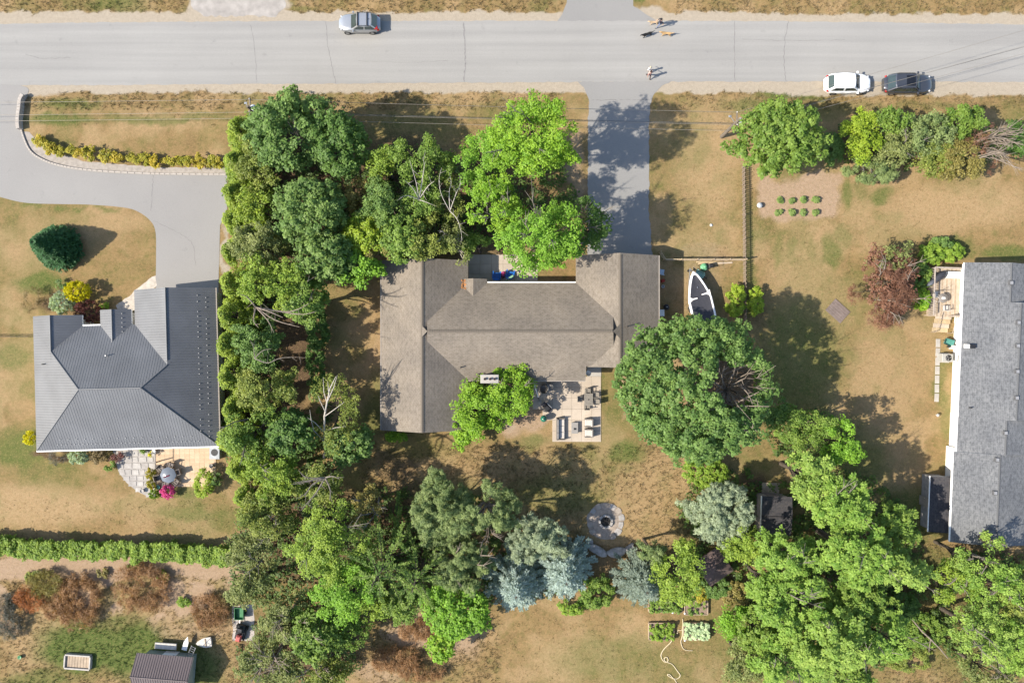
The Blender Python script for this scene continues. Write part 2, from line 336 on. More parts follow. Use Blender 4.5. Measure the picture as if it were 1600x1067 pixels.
def ground_mat():
    m, nt, b = new_mat('dry_lawn'); v_ = coords(nt)
    A = N(nt, 'ShaderNodeAttribute', attribute_name='cover_a'); B = N(nt, 'ShaderNodeAttribute', attribute_name='cover_b')
    sa = nt.nodes.new('ShaderNodeSeparateColor'); nt.links.new(A.outputs[0], sa.inputs[0])
    sb = nt.nodes.new('ShaderNodeSeparateColor'); nt.links.new(B.outputs[0], sb.inputs[0])
    n1 = noise(nt, v_, .5, 6, .65); n2 = noise(nt, v_, 3.2, 5, .65); n3 = noise(nt, v_, 16, 4, .7); n4 = noise(nt, v_, 1.1, 5, .7)
    dry = mixc(nt, ramp(nt, n1, .34, .66), (.185,.134,.066), (.290,.210,.107))
    dry = mixc(nt, ramp(nt, n2, .42, .75), dry, (.31,.205,.105))
    dry = mixc(nt, ramp(nt, n4, .5, .72), dry, (.15,.128,.05))
    straw = mixc(nt, ramp(nt, n2, .3, .7), (.32,.225,.125), (.40,.29,.175))
    def wob(mask, amt=.55):
        ad = N(nt, 'ShaderNodeMath', operation='MULTIPLY_ADD'); nt.links.new(n3, ad.inputs[0]); ad.inputs[1].default_value = amt; nt.links.new(mask, ad.inputs[2])
        sb_ = N(nt, 'ShaderNodeMath', operation='MULTIPLY_ADD'); nt.links.new(n4, sb_.inputs[0]); sb_.inputs[1].default_value = amt; nt.links.new(ad.outputs[0], sb_.inputs[2])
        return sb_.outputs[0]
    c = mixc(nt, ramp(nt, wob(sb.outputs[1]), .62, 1.5), dry, straw)
    grn = mixc(nt, ramp(nt, n2, .3, .7), (.062,.105,.026), (.115,.150,.042))
    c = mixc(nt, ramp(nt, wob(sa.outputs[0], .75), .75, 1.85), c, grn)
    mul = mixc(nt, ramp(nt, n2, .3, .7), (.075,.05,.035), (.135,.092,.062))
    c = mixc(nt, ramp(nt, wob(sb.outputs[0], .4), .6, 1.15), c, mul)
    soil = mixc(nt, ramp(nt, n2, .3, .7), (.31,.225,.160), (.40,.30,.225))
    c = mixc(nt, ramp(nt, wob(sa.outputs[2], .4), .6, 1.05), c, soil)
    grv = mixc(nt, ramp(nt, n2, .3, .7), (.33,.29,.245), (.41,.365,.31))
    c = mixc(nt, ramp(nt, wob(sa.outputs[1], .45), .65, 1.1), c, grv)
    n5 = noise(nt, v_, 30, 3, .7); n6 = noise(nt, v_, 4.3, 7, .78); n7 = noise(nt, v_, 6.1, 7, .8)
    inv = N(nt, 'ShaderNodeMath', operation='SUBTRACT'); inv.inputs[0].default_value = 1.0; nt.links.new(sa.outputs[1], inv.inputs[1])
    def fleck(v0, lo, hi, amt):
        q = N(nt, 'ShaderNodeMath', operation='MULTIPLY'); nt.links.new(ramp(nt, v0, lo, hi), q.inputs[0]); q.inputs[1].default_value = amt
        q2 = N(nt, 'ShaderNodeMath', operation='MULTIPLY'); nt.links.new(q.outputs[0], q2.inputs[0]); nt.links.new(inv.outputs[0], q2.inputs[1]); return q2.outputs[0]
    c = mixc(nt, fleck(n6, .52, .66, .42), c, (.115,.125,.042)); c = mixc(nt, fleck(n7, .52, .66, .55), c, (.42,.29,.16)); c = mixc(nt, fleck(n7, .46, .34, .40), c, (.13,.085,.045))
    c = mixc(nt, 1.0, c, mixc(nt, ramp(nt, n3, .25, .75), (.66,.66,.63), (1.30,1.30,1.32)), 'MULTIPLY')
    c = mixc(nt, 1.0, c, mixc(nt, ramp(nt, n5, .25, .75), (.76,.76,.74), (1.22,1.22,1.24)), 'MULTIPLY')
    c = mixc(nt, 1.0, c, (.835,.80,.73), 'MULTIPLY')
    nt.links.new(c, b.inputs['Base Color']); b.inputs['Roughness'].default_value = .97; b.inputs['Specular IOR Level'].default_value = .1
    bump(nt, b, n3, .75, .05); return m
GM = ground_mat()
gm = np_mesh('lawn_ground', gv, gf, [GM], {'cover_a': np.stack([masks[0].ravel(), masks[1].ravel(), masks[2].ravel()], 1), 'cover_b': np.stack([masks[3].ravel(), masks[4].ravel(), 0*masks[4].ravel()], 1)})
go = bpy.data.objects.new('ground', gm); COL.objects.link(go); setp(go, 'dry brown lawn with green patches, gravel verges and bare soil', kind='structure')

# ------------------------------------------------------------------ road, driveways, pads
def sheet(name, pts, z, m, kind='structure', label=None, wob=0.0, step=8, parent=None, thick=None, seed=1):
    """flat polygon given in photo pixels, its edge subdivided and slightly ragged"""
    rnd = random.Random(seed); out = []
    n = len(pts)
    for i in range(n):
        a = pts[i]; b_ = pts[(i+1) % n]; d = math.hypot(b_[0]-a[0], b_[1]-a[1]); k = max(1, int(d/step)) if wob else 1
        for j in range(k):
            t = j/k; q = rnd.uniform(-wob, wob)
            nx_ = -(b_[1]-a[1])/max(d, 1e-6); ny_ = (b_[0]-a[0])/max(d, 1e-6)
            out.append(P(a[0]+(b_[0]-a[0])*t+nx_*q, a[1]+(b_[1]-a[1])*t+ny_*q))
    mb = MB(); mb.prism(out, z-(thick or z-.001), z)
    o = mb.build(name, m, parent)
    return setp(o, label, kind=kind)
road_top = [(-900,40),(0,38.5),(120,36),(400,33.5),(800,33),(1200,33.5),(1450,36.5),(1600,38.5),(2500,46)]
road_bot = [(2500,131),(1600,128.5),(1200,127.5),(800,129),(400,132),(0,134),(-900,138)]
road = sheet('road', road_top+road_bot, .012, ASPH, label='pale worn asphalt road across the top', wob=.9, step=7)
sheet('driveway', [(902,128),(912,137),(918,150),(920.5,166),(919,180),(918.5,400),(1019,400),(1014,330),(1014,200),(1016,166),(1020,150),(1030,138),(1050,127)], .016, ASPH2, label='asphalt driveway from the road to the garage', wob=1.1, step=5, seed=3)
sheet('driveway_across_road', [(886,-300),(886,5),(878,24),(870,34.5),(1028,34.5),(1005,20),(990,10),(988,-300)], .008, ASPH2, label='asphalt driveway on the far side of the road', wob=.7, step=8, seed=4)
sheet('gravel_lay_by', [(296,-300),(298,10),(318,26),(430,26),(446,12),(446,-300)], .006, mat('lay_by_gravel', (.36,.33,.30), .95, .2, 1.2, bmp=.5), label='grey gravel pull-off beside the far edge of the road', wob=2, step=6, seed=5)
def smooth_poly(pts, k=6, closed=False):
    out = []; n = len(pts)
    for i in range(n-1):
        p0 = pts[max(i-1, 0)]; p1 = pts[i]; p2 = pts[i+1]; p3 = pts[min(i+2, n-1)]
        for j in range(k):
            t = j/k; out.append(tuple(.5*((2*p1[c])+(-p0[c]+p2[c])*t+(2*p0[c]-5*p1[c]+4*p2[c]-p3[c])*t*t+(-p0[c]+3*p1[c]-3*p2[c]+p3[c])*t**3) for c in range(len(p1))))
    out.append(tuple(pts[-1])); return out
inner = smooth_poly([(243,462),(244,400),(243,362),(234,344),(214,330),(190,324),(140,320),(90,319),(40,317),(0,308),(-60,290)])
outer = smooth_poly([(-120,132),(33,134),(36,160),(33,190),(36,210),(48,236),(68,250),(95,259),(130,265),(180,269),(250,272),(355,273)])
sheet('neighbour_driveway', inner+[(-400,280),(-400,134)]+outer+[(355,330),(344,352),(341,462)], .018, ASPH3, label='pale curved asphalt driveway of the metal-roofed house')
# cracks and the patched seam: parts of the road
rc = random.Random(7)
CRACK = mat('tar_crack', (.185,.175,.168), .9, .2, 5)
PATCH = mat('tar_patch', (.235,.225,.215), .9, .25, 4)
def crack(pts, wpx, m=CRACK, z=.017, parent=road, jit=.8):
    L = smooth_poly(pts, 10); a = []; b_ = []
    for i, p in enumerate(L):
        q = L[min(i+1, len(L)-1)]; o_ = L[max(i-1, 0)]; dx, dy = q[0]-o_[0], q[1]-o_[1]; d = math.hypot(dx, dy) or 1
        j = rc.uniform(-jit, jit); ww = wpx*rc.uniform(.45, 1.15)/2
        a.append(P(p[0]-dy/d*(ww)+(-dy/d)*j, p[1]+dx/d*ww+dx/d*j)); b_.append(P(p[0]+dy/d*ww-dy/d*j, p[1]-dx/d*ww+dx/d*j))
    mb = MB(); n = len(a)
    mb.add([(*p, z) for p in a]+[(*p, z) for p in b_], [(i, i+1, n+i+1, n+i) for i in range(n-1)])
    return mb.build('crack', m, parent)
crack([(509,34),(512,70),(518,100),(525,131)], .7); crack([(724.5,36),(726,70),(727,100),(725,128)], 2.4, PATCH); crack([(1147,34),(1147.5,80),(1148,127)], .8)
crack([(1232,34),(1227,60),(1225,95),(1228,128)], .8); crack([(392,40),(398,80),(401,130)], .5); crack([(40,85),(70,92),(110,90)], .5)
crack([(1160,62),(1230,64),(1320,63)], .4); crack([(560,96),(640,98),(700,95)], .35)
crack([(920,157.5),(965,156.5),(1016,157)], 1.4, PATCH, .0205, bpy.data.objects['driveway'])
nd = bpy.data.objects['neighbour_driveway']
crack([(240,274),(238,300),(236,330)], .6, CRACK, .0225, nd); crack([(240,345),(275,362),(300,380),(306,415)], .5, CRACK, .0225, nd)

# ------------------------------------------------------------------ roofs and houses
def roof_uv(me):
    uv = me.uv_layers.new(name='UVMap')
    for p in me.polygons:
        n = p.normal; u = Vector((0,0,1)).cross(n)
        u = u.normalized() if u.length > 1e-4 else Vector((1,0,0)); v_ = n.cross(u)
        for li in p.loop_indices:
            co = me.vertices[me.loops[li].vertex_index].co; uv.data[li].uv = (co.dot(u), co.dot(v_))
def roof_build(name, polys, mats, parent):
    """polys: list of (points, material index)"""
    mb = MB()
    for pts, mi in polys: mb.add(pts, [tuple(range(len(pts)))], mi)
    o = mb.build(name, mats, parent); roof_uv(o.data); return o
def gable(name, x0, x1, y0, y1, ze, pitch, axis_, mats, parent, fas=.17):
    """gable roof prism; axis_ = 'y' means ridge runs along y. mats = [roof, gable wall, fascia]"""
    if axis_ == 'y':
        hw = (x1-x0)/2; xm = (x0+x1)/2; zr = ze+hw*pitch
        A = lambda x, y, z: Vector((x, y, z))
    else:
        hw = (y1-y0)/2; xm = (y0+y1)/2; zr = ze+hw*pitch
        A = lambda x, y, z: Vector((y, x, z))
        x0, x1, y0, y1 = y0, y1, x0, x1
    b = ze-fas
    polys = [([A(x0,y0,ze), A(xm,y0,zr), A(xm,y1,zr), A(x0,y1,ze)], 0), ([A(xm,y0,zr), A(x1,y0,ze), A(x1,y1,ze), A(xm,y1,zr)], 0),
             ([A(x0,y0,b), A(x1,y0,b), A(x1,y0,ze), A(xm,y0,zr), A(x0,y0,ze)], 1), ([A(x1,y1,b), A(x0,y1,b), A(x0,y1,ze), A(xm,y1,zr), A(x1,y1,ze)], 1),
             ([A(x0,y1,b), A(x0,y0,b), A(x0,y0,ze), A(x0,y1,ze)], 2), ([A(x1,y0,b), A(x1,y1,b), A(x1,y1,ze), A(x1,y0,ze)], 2), ([A(x0,y0,b), A(x0,y1,b), A(x1,y1,b), A(x1,y0,b)], 2)]
    if axis_ == 'y': polys = [(p[::-1] if k in (0, 1) else p, mi) for k, (p, mi) in enumerate(polys)]
    else: polys = [(p if k in (0, 1) else p[::-1], mi) for k, (p, mi) in enumerate(polys)]
    return roof_build(name, polys, mats, parent), zr, xm
def ridge_caps(parent, p0, p1, m, step=.21, w_=.30, name='ridge_cap', t=.03):
    """overlapping cap shingles along a ridge, one joined part"""
    p0, p1 = Vector(p0), Vector(p1); d = p1-p0; L = d.length; d.normalize(); u = Vector((-d.y, d.x, 0)).normalized(); mb = MB(); n = int(L/step)
    for i in range(n):
        a = p0+d*(i*step); b_ = p0+d*((i+1)*step*1.0+.03); q = Vector((0,0,t)); lo = Vector((0,0,-w_*.5*.45))
        mb.add([a-u*w_/2+lo+q*.3, a+q*.4, a+u*w_/2+lo+q*.3, b_-u*w_/2+lo+q*1.5, b_+q*1.6, b_+u*w_/2+lo+q*1.5], [(0,1,4,3),(1,2,5,4),(3,4,5)])
    return mb.build(name, m, parent, kind='stuff')
def box_part(name, c, d, m, parent, rz=0, bev=0): 
    mb = MB(); (mb.bbox(c, d, bev, 0, rz) if bev else mb.box(c, d, 0, rz)); return mb.build(name, m, parent)
def window_part(parent, c, w_, h_, face):
    """framed window on a wall; face = 'n','s','e','w'"""
    ax = face in 'ns'; sg = 1 if face in 'ne' else -1
    dx, dy = (w_, .06) if ax else (.06, w_); off = Vector((0, sg*.03, 0)) if ax else Vector((sg*.03, 0, 0))
    fr = box_part('window', Vector(c)+off, (dx, dy, h_), WHITE, parent)
    dx, dy = (w_-.14, .02) if ax else (.02, w_-.14)
    o2 = Vector((0, sg*.067, 0)) if ax else Vector((sg*.067, 0, 0))
    box_part('pane', Vector(c)+o2, (dx, dy, h_-.14), GLASS, fr)
def door_part(parent, c, w_, h_, face, m=None, name='door'):
    ax = face in 'ns'; sg = 1 if face in 'ne' else -1
    dx, dy = (w_, .06) if ax else (.06, w_); off = Vector((0, sg*.03, 0)) if ax else Vector((sg*.03, 0, 0))
    d = box_part(name, Vector(c)+off, (dx, dy, h_), m or TAUPE, parent)
    o2 = Vector((w_*.38, sg*.07, 0)) if ax else Vector((sg*.07, w_*.38, 0))
    if name == 'door': box_part('handle', Vector(c)+o2, (.06, .06, .06), STEEL, d)
    return d
def vent_pipe(parent, x, y, z, m=DARK, h=.45, r=.06):
    return MB().cyl((x, y, z-.3), (x, y, z+h), r, r*.95, 10).build('vent_pipe', m, parent)

ZE = 2.7
# ---- main house
mh = empty('brown_roofed_house', (0, 0, 0), 0, 'long brown shingle-roofed bungalow with two gabled wings in the centre of the picture', 'house')
def E(px, py, z=ZE): return P(px, py, z)
lx0, ly0 = E(596, 672); lx1, ly1 = E(731.5, 407)
rx0, ry0 = E(900, 573); rx1, ry1 = E(1029, 399)
MT = [SHING, CREAM, TAUPE]
o, zl, xl = gable('west_wing_roof', lx0, lx1, ly0, ly1, ZE, .5, 'y', MT, mh); o.name = 'roof'
ridge_caps(o, (xl, ly0, zl), (xl, ly1, zl), SHING)
o, zr_, xr = gable('roof', rx0, rx1, ry0, ry1, ZE, .5, 'y', MT, mh)
ridge_caps(o, (xr, ry0, zr_), (xr, ry1, zr_), SHING)
_, cyS = E(0, 594); _, cyN = E(0, 442); cym = (cyS+cyN)/2; chw = (cyN-cyS)/2; zc_ = ZE+.5*chw
aL = lx0+(zc_-ZE)/.5; aR = rx1-(zc_-ZE)/.5
xs, _ = E(915, 0); _, yn = E(0, 571.5)
zS = lambda y: ZE+.5*(y-cyS)
V = Vector; bz = ZE-.17
hipL = (aL-.55, aL); # steep little hips die inside the wings
pl = [([V((aL-.30,cyN,ZE)), V((aL,cym,zc_)), V((aR,cym,zc_)), V((aR+.3,cyN,ZE))][::-1], 0),
      ([V((aL-.30,cyS,ZE)), V((xs,cyS,ZE)), V((xs,yn,zS(yn))), V((aR+.30,yn,zS(yn))), V((aR,cym,zc_)), V((aL,cym,zc_))], 0),
      ([V((aL,cym,zc_)), V((aL-.30,cyN,ZE)), V((aL-.30,cyS,ZE))], 0), ([V((aR,cym,zc_)), V((aR+.30,yn,zS(yn))), V((aR+.3,yn,ZE)), V((aR+.30,cyN,ZE))], 0),
      ([V((aL,cyS,bz)), V((xs,cyS,bz)), V((xs,cyS,ZE)), V((aL,cyS,ZE))], 2), ([V((xs,cyS,bz)), V((xs,yn,bz)), V((xs,yn,zS(yn))), V((xs,cyS,ZE))], 1),
      ([V((xs,yn,bz)), V((aR,yn,bz)), V((aR,yn,zS(yn))), V((xs,yn,zS(yn)))], 2), ([V((aR,cyN,bz)), V((aL,cyN,bz)), V((aL,cyN,ZE)), V((aR,cyN,ZE))], 2),
      ([V((aL,cyS,bz)), V((aL,cyN,bz)), V((xs,cyN,bz)), V((xs,cyS,bz))], 2), ([V((xs,yn,bz)), V((xs,cyN,bz)), V((aR,cyN,bz)), V((aR,yn,bz))], 2)]
co = roof_build('roof', pl, MT, mh)
ridge_caps(co, (aL, cym, zc_), (aR, cym, zc_), SHING)
# small hip fillers: west slope of the left wing carries on up to the main ridge
for ax_, sx_, wxr in ((aL, 1, xl), (aR, -1, xr)):
    zt = zl if sx_ == 1 else zr_
    dy_ = (zc_-zt)/.5
    hp = [V((wxr-sx_*.02, cym+dy_+.02, zt+.012)), V((wxr-sx_*.02, cym-dy_-.02, zt+.012)), V((ax_, cym, zc_+.012))]
    roof_build('hip_end', [(hp if sx_ == 1 else hp[::-1], 0)], MT, co)
# small entry gable on the north side
gx0, gy1 = E(719, 436); gx1, _ = E(761, 436)
o, zg, xg = gable('entry_gable_roof', gx0, gx1, gy1-2.2, gy1, ZE+.02, .5, 'y', MT, mh)
# gutter along the north and south eaves
for nm, (xa, xb), yy, sg in (('gutter', (gx1, rx0), cyN, 1), ('gutter', (lx1, xs), cyS, -1)):
    box_part(nm, ((xa+xb)/2, yy+sg*.06, ZE-.05), (xb-xa-.05, .11, .11), CREAM if sg == 1 else TAUPE, mh)
for xx, ya, yb, sg in ((lx0, ly0, ly1, -1), (rx1, ry0, ry1, 1)):
    box_part('gutter', (xx+sg*.06, (ya+yb)/2, ZE-.05), (.11, yb-ya-.05, .11), TAUPE, mh)
def wall_box(parent, x0, x1, y0, y1, z0, z1, m): return box_part('wall', ((x0+x1)/2, (y0+y1)/2, (z0+z1)/2), (x1-x0, y1-y0, z1-z0), m, parent)
wall_box(mh, lx0+.5, lx1-.5, ly0+.35, ly1-.35, 0, bz+.01, BRICK); wall_box(mh, rx0+.5, rx1-.5, ry0+.35, ry1-.35, 0, bz+.01, BRICK)
wall_box(mh, lx1-.55, rx0+.55, cyS+.55, cyN-.55, 0, bz-.01, BRICK); wall_box(mh, xs-.4, rx0+1.0, yn+.4, cyN-.9, 0, bz-.03, BRICK)
for yy in (-6, -2.5, 2, 5): window_part(mh, (lx0+.5, yy, 1.5), 1.4, 1.1, 'w')
for yy in (-1.0, 3.5): window_part(mh, (rx1-.5, yy, 1.5), 1.2, 1.0, 'e')
for xx in (-6.2, -2.2): window_part(mh, (xx, cyS+.55, 1.5), 1.6, 1.2, 's')
door_part(mh, (3.2, cyS+.55, 1.05), 1.9, 2.1, 's', GLASS, 'patio_door'); door_part(mh, ((rx0+rx1)/2, ry1-.35, 1.1), 4.8, 2.2, 'n', WHITE, 'garage_door')
door_part(mh, (-1.6, cyN-.55, 1.05), 1.0, 2.1, 'n'); window_part(mh, (1.5, cyN-.55, 1.5), 1.8, 1.2, 'n'); window_part(mh, (xl, ly0+.35, 1.5), 1.8, 1.2, 's'); window_part(mh, (xl, ly1-.35, 1.5), 1.8, 1.2, 'n')
box_part('foundation_ledge', ((xr+rx0+1)/2+.6, ry0+.1, .25), (2.6, .5, .5), CONC, mh)
# chimney with cap and flues
cx_, cy_ = E(765, 592, 4.9)
ch = box_part('chimney', (cx_, cy_, 2.55), (1.35, .62, 4.5), BRICK, mh)
box_part('chimney_cap', (cx_, cy_, 4.86), (1.66, .78, .12), CONC, ch, bev=.03)
for dx in (-.42, .05, .46): MB().lathe([(.12,-.05),(.12,.2),(.085,.2),(.085,-.04)], (cx_+dx, cy_, 4.92), 12).build('flue', mat('flue_clay', (.12,.09,.08), .9), ch)
x_, y_ = E(720, 574, 3.4); vent_pipe(mh, x_, y_, 3.35); x_, y_ = E(981, 510, 4.6); vent_pipe(mh, x_, y_, 4.3, DARK, .5, .055)
# orange leaf litter in the valley beside the entry gable
mb = MB(); rl = random.Random(3)
for i in range(70):
    x_, y_ = E(rl.uniform(721, 728), rl.uniform(437, 452), 3.1); z_ = max(ZE+.5*(lx1-x_), ZE+.5*(cyN-y_) if y_ < cyN else 0, ZE+.5*(x_-gx0))+.03
    mb.box((x_, y_, z_), (.10, .07, .012), 0, rl.uniform(0, 3), rl.uniform(-.3, .3), rl.uniform(-.3, .3))
lv = mb.build('leaf_litter', mat('orange_leaves', (.42,.19,.07), .9, .3, 20), None); setp(lv, 'orange fallen leaves in the roof valley beside the small entry gable', 'leaves', kind='stuff')

# ---- left house: metal hip roof
K = S*(H-ZE)/H
hx, hy = E(197.5, 604.5)
nh = empty('metal_roofed_house', (hx, hy, 0), R(1.5), 'grey house under a ribbed dark metal hip roof at the left of the picture', 'house')
MM = [METALROOF, CREAM, WHITE]
W_, E_, S_, N_ = -143*K, 143*K, -96*K, 97*K; hw = (N_-S_)/2; zr2 = ZE+.5*hw; xa, xb = W_+hw, E_-hw; ym = (N_+S_)/2; b2 = ZE-.16
slopes = []
def metal_roof(polys, parent):
    o = roof_build('roof', polys, MM, parent)
    rib = MB()
    for pts, mi in polys:
        if mi: continue
        n = (pts[1]-pts[0]).cross(pts[2]-pts[0]).normalized()
        if n.z < 0: n = -n
        if n.z > .99: continue
        u = V((0,0,1)).cross(n).normalized(); v_ = n.cross(u); o0 = pts[0]
        q = [((p-o0).dot(u), (p-o0).dot(v_)) for p in pts]; u0 = min(a for a, _ in q); u1 = max(a for a, _ in q); t = u0+.11
        while t < u1:
            cr = []
            for i in range(len(q)):
                a, b_ = q[i], q[(i+1) % len(q)]
                if (a[0]-t)*(b_[0]-t) < 0: cr.append(a[1]+(b_[1]-a[1])*(t-a[0])/(b_[0]-a[0]))
            if len(cr) >= 2:
                c0, c1 = min(cr), max(cr)
                if c1-c0 > .15:
                    A = o0+u*t; w2 = u*.028; hh = n*.016
                    vs_ = [A+v_*c0-w2, A+v_*c0+w2, A+v_*c0+w2*.5+hh, A+v_*c0-w2*.5+hh, A+v_*c1-w2, A+v_*c1+w2, A+v_*c1+w2*.5+hh, A+v_*c1-w2*.5+hh]
                    rib.add(vs_, [(0,1,2,3),(7,6,5,4),(0,4,5,1),(1,5,6,2),(2,6,7,3),(3,7,4,0)])
            t += .245
    rib.build('roof_ribs', METALROOF, o, kind='stuff')
    return o
def hipset(x0, x1, y0, y1, ze, pitch):
    h2 = (y1-y0)/2; z = ze+pitch*h2; a, b_ = x0+h2, x1-h2; m_ = (y0+y1)/2; bb = ze-.16
    return [([V((x0,y0,ze)), V((x1,y0,ze)), V((b_,m_,z)), V((a,m_,z))], 0), ([V((x1,y1,ze)), V((x0,y1,ze)), V((a,m_,z)), V((b_,m_,z))], 0),
            ([V((x0,y1,ze)), V((x0,y0,ze)), V((a,m_,z))], 0), ([V((x1,y0,ze)), V((x1,y1,ze)), V((b_,m_,z))], 0),
            ([V((x0,y0,bb)), V((x1,y0,bb)), V((x1,y0,ze)), V((x0,y0,ze))], 2), ([V((x1,y1,bb)), V((x0,y1,bb)), V((x0,y1,ze)), V((x1,y1,ze))], 2),
            ([V((x0,y1,bb)), V((x0,y0,bb)), V((x0,y0,ze)), V((x0,y1,ze))], 2), ([V((x1,y0,bb)), V((x1,y1,bb)), V((x1,y1,ze)), V((x1,y0,ze))], 2), ([V((x0,y0,bb)), V((x0,y1,bb)), V((x1,y1,bb)), V((x1,y0,bb))], 2)]
def gabset(x0, x1, y0, y1, ze, pitch):
    xm_ = (x0+x1)/2; z = ze+pitch*(x1-x0)/2; bb = ze-.16
    return [([V((x0,y1,ze)), V((x0,y0,ze)), V((xm_,y0,z)), V((xm_,y1,z))], 0), ([V((x1,y0,ze)), V((x1,y1,ze)), V((xm_,y1,z)), V((xm_,y0,z))], 0),
            ([V((x1,y1,bb)), V((x0,y1,bb)), V((x0,y1,ze)), V((xm_,y1,z)), V((x1,y1,ze))], 1), ([V((x0,y0,bb)), V((x1,y0,bb)), V((x1,y0,ze)), V((xm_,y0,z)), V((x0,y0,ze))], 1),
            ([V((x0,y1,bb)), V((x0,y0,bb)), V((x0,y0,ze)), V((x0,y1,ze))], 2), ([V((x1,y0,bb)), V((x1,y1,bb)), V((x1,y1,ze)), V((x1,y0,ze))], 2), ([V((x0,y0,bb)), V((x0,y1,bb)), V((x1,y1,bb)), V((x1,y0,bb))], 2)]
mr = metal_roof(hipset(W_, E_, S_, N_, ZE, .5), nh)
gar = (16*K, E_+.004, N_-4.2, 151*K); nw = (W_-.004, -66*K, N_-3.2, 114*K); sm = (-38*K, 11*K, N_-2.6, 121*K)
for g_, dz in ((gar, .004), (nw, .004), (sm, .006)): metal_roof(gabset(*g_, ZE+dz, .5), nh)
rc_ = lambda a, b_, w2=.075: MB().tube([a, b_], w2, 6).build('ridge_flashing', METALROOF, nh)
rc_((xa, ym, zr2), (xb, ym, zr2))
_gm = (gar[0]+gar[1])/2; _nm = (nw[0]+nw[1])/2
rc_((_gm, N_-(E_-_gm), ZE+.5*(E_-_gm)+.01), (xb, ym, zr2), .07); rc_((_nm, N_-(_nm-W_), ZE+.5*(_nm-W_)+.01), (xa, ym, zr2), .07)
for c_, a in (((W_, S_), xa), ((E_, S_), xb)):
    rc_((c_[0]+.06*(1 if c_[0] < 0 else -1), c_[1]+.06*(1 if c_[1] < 0 else -1), ZE+.02), (a, ym, zr2), .07)
for g_ in (gar, nw, sm):
    xm_ = (g_[0]+g_[1])/2; z = ZE+.5*(g_[1]-g_[0])/2; rc_((xm_, g_[2]+.8, z), (xm_, g_[3], z), .085)
sg_me = MB().box((0,0,.03), (.075,.075,.06)).mesh('snow_guard', mat('guard_plastic', (.36,.36,.36), .6))
for i in range(34):
    inst('snow_guard', sg_me, mr, (W_+2.2+i*(E_-W_-4.0)/33, S_+.55, ZE+.29)); 
    if i % 2 == 0: inst('snow_guard', sg_me, mr, (W_+2.6+i*(E_-W_-4.6)/33, S_+1.05, ZE+.54))
for i in range(30):
    if i % 9 != 5 and S_+1.0+i*.5 < 8.7: inst('snow_guard', sg_me, mr, (E_-.75, S_+1.0+i*.5+rc.uniform(-.07,.07), ZE+.39))
    if i % 7 != 3 and S_+1.6+i*.48 < 8.7: inst('snow_guard', sg_me, mr, (E_-1.4, S_+1.6+i*.48+rc.uniform(-.07,.07), ZE+.72))
for i in range(5): inst('snow_guard', sg_me, mr, (sm[1]-.7, sm[3]-.4-i*.42, ZE+.37))
wall_box(nh, W_+.45, E_-.45, S_+.45, N_-.45, 0, b2+.01, CREAM); wall_box(nh, gar[0]+.45, gar[1]-.45, N_-1, gar[3]-.35, 0, b2+.015, CREAM)
wall_box(nh, nw[0]+.45, nw[1]-.45, N_-1, nw[3]-.35, 0, b2+.02, CREAM); wall_box(nh, sm[0]+.4, sm[1]-.4, N_-1, sm[3]-.3, 0, b2+.005, CREAM)
door_part(nh, ((gar[0]+gar[1])/2, gar[3]-.35, 1.1), 4.6, 2.2, 'n', WHITE, 'garage_door'); window_part(nh, ((nw[0]+nw[1])/2, nw[3]-.35, 1.5), 1.8, 1.2, 'n'); door_part(nh, ((sm[0]+sm[1])/2, sm[3]-.3, 1.05), 1.0, 2.1, 'n')
for xx in (-6, -3, 5.5): window_part(nh, (xx, S_+.45, 1.5), 1.5, 1.2, 's')
door_part(nh, (2, S_+.45, 1.05), 1.9, 2.1, 's', GLASS, 'patio_door')
for yy in (-3, 1, 4): window_part(nh, (W_+.45, yy, 1.5), 1.3, 1.1, 'w'); window_part(nh, (E_-.45, yy, 1.5), 1.3, 1.1, 'e')
vent_pipe(nh, W_+1.35, 2.35, ZE+.65, DARK, .4, .05); vent_pipe(nh, -.9, 3.0, ZE+1.6, STEEL, .25, .05)
# gutter edge along the south eave
box_part('gutter', (0, S_-.06, ZE-.06), (E_-W_, .11, .12), WHITE, nh); box_part('gutter', (E_+.06, (S_+gar[3])/2, ZE-.06), (.11, gar[3]-S_, .12), TAUPE, nh)
box_part('gutter', ((nw[1]+sm[0])/2, N_+.06, ZE-.06), (sm[0]-nw[1]-.05, .12, .12), WHITE, nh)

# ---- right house: long grey shingle roof stepping in sections
ox, oy = E(1507, 410)
rh = empty('grey_roofed_house', (ox, oy, 0), R(-2.3), 'long white-walled house under a pale grey shingle roof at the right edge', 'house')
MR = [SHING2, WHITE, WHITE]
secs = [(0, 62, 0, 61, 0), (0, 76, 60.8, 242, .004), (-.5, 64, 241.8, 296, .008), (-5, 61, 295.8, 437, .012)]
for k, (wx0, hwp, ya, yb, dz) in enumerate(secs):
    x0 = wx0*K; x1 = x0+2*hwp*K
    o, z, xm_ = gable('roof', x0, x1, -yb*K, -ya*K, ZE+dz, .30, 'y', MR, rh)
    ridge_caps(o, (xm_, -yb*K, z), (xm_, -ya*K, z), SHING2, w_=.26, t=.02)
    wall_box(rh, x0+.88, x1-.88, -yb*K+(.35 if k == 3 else -.2), -ya*K-(.35 if k == 0 else -.2), 0, ZE-.16, WHITE)
    for yy in ([] if k == 0 else [150] if k == 1 else [] if k == 2 else [400]): window_part(rh, (x0+.88, -yy*K, 1.1), .8, .55, 'w')
RV = mat('roof_vent_metal', (.10,.10,.105), .7)
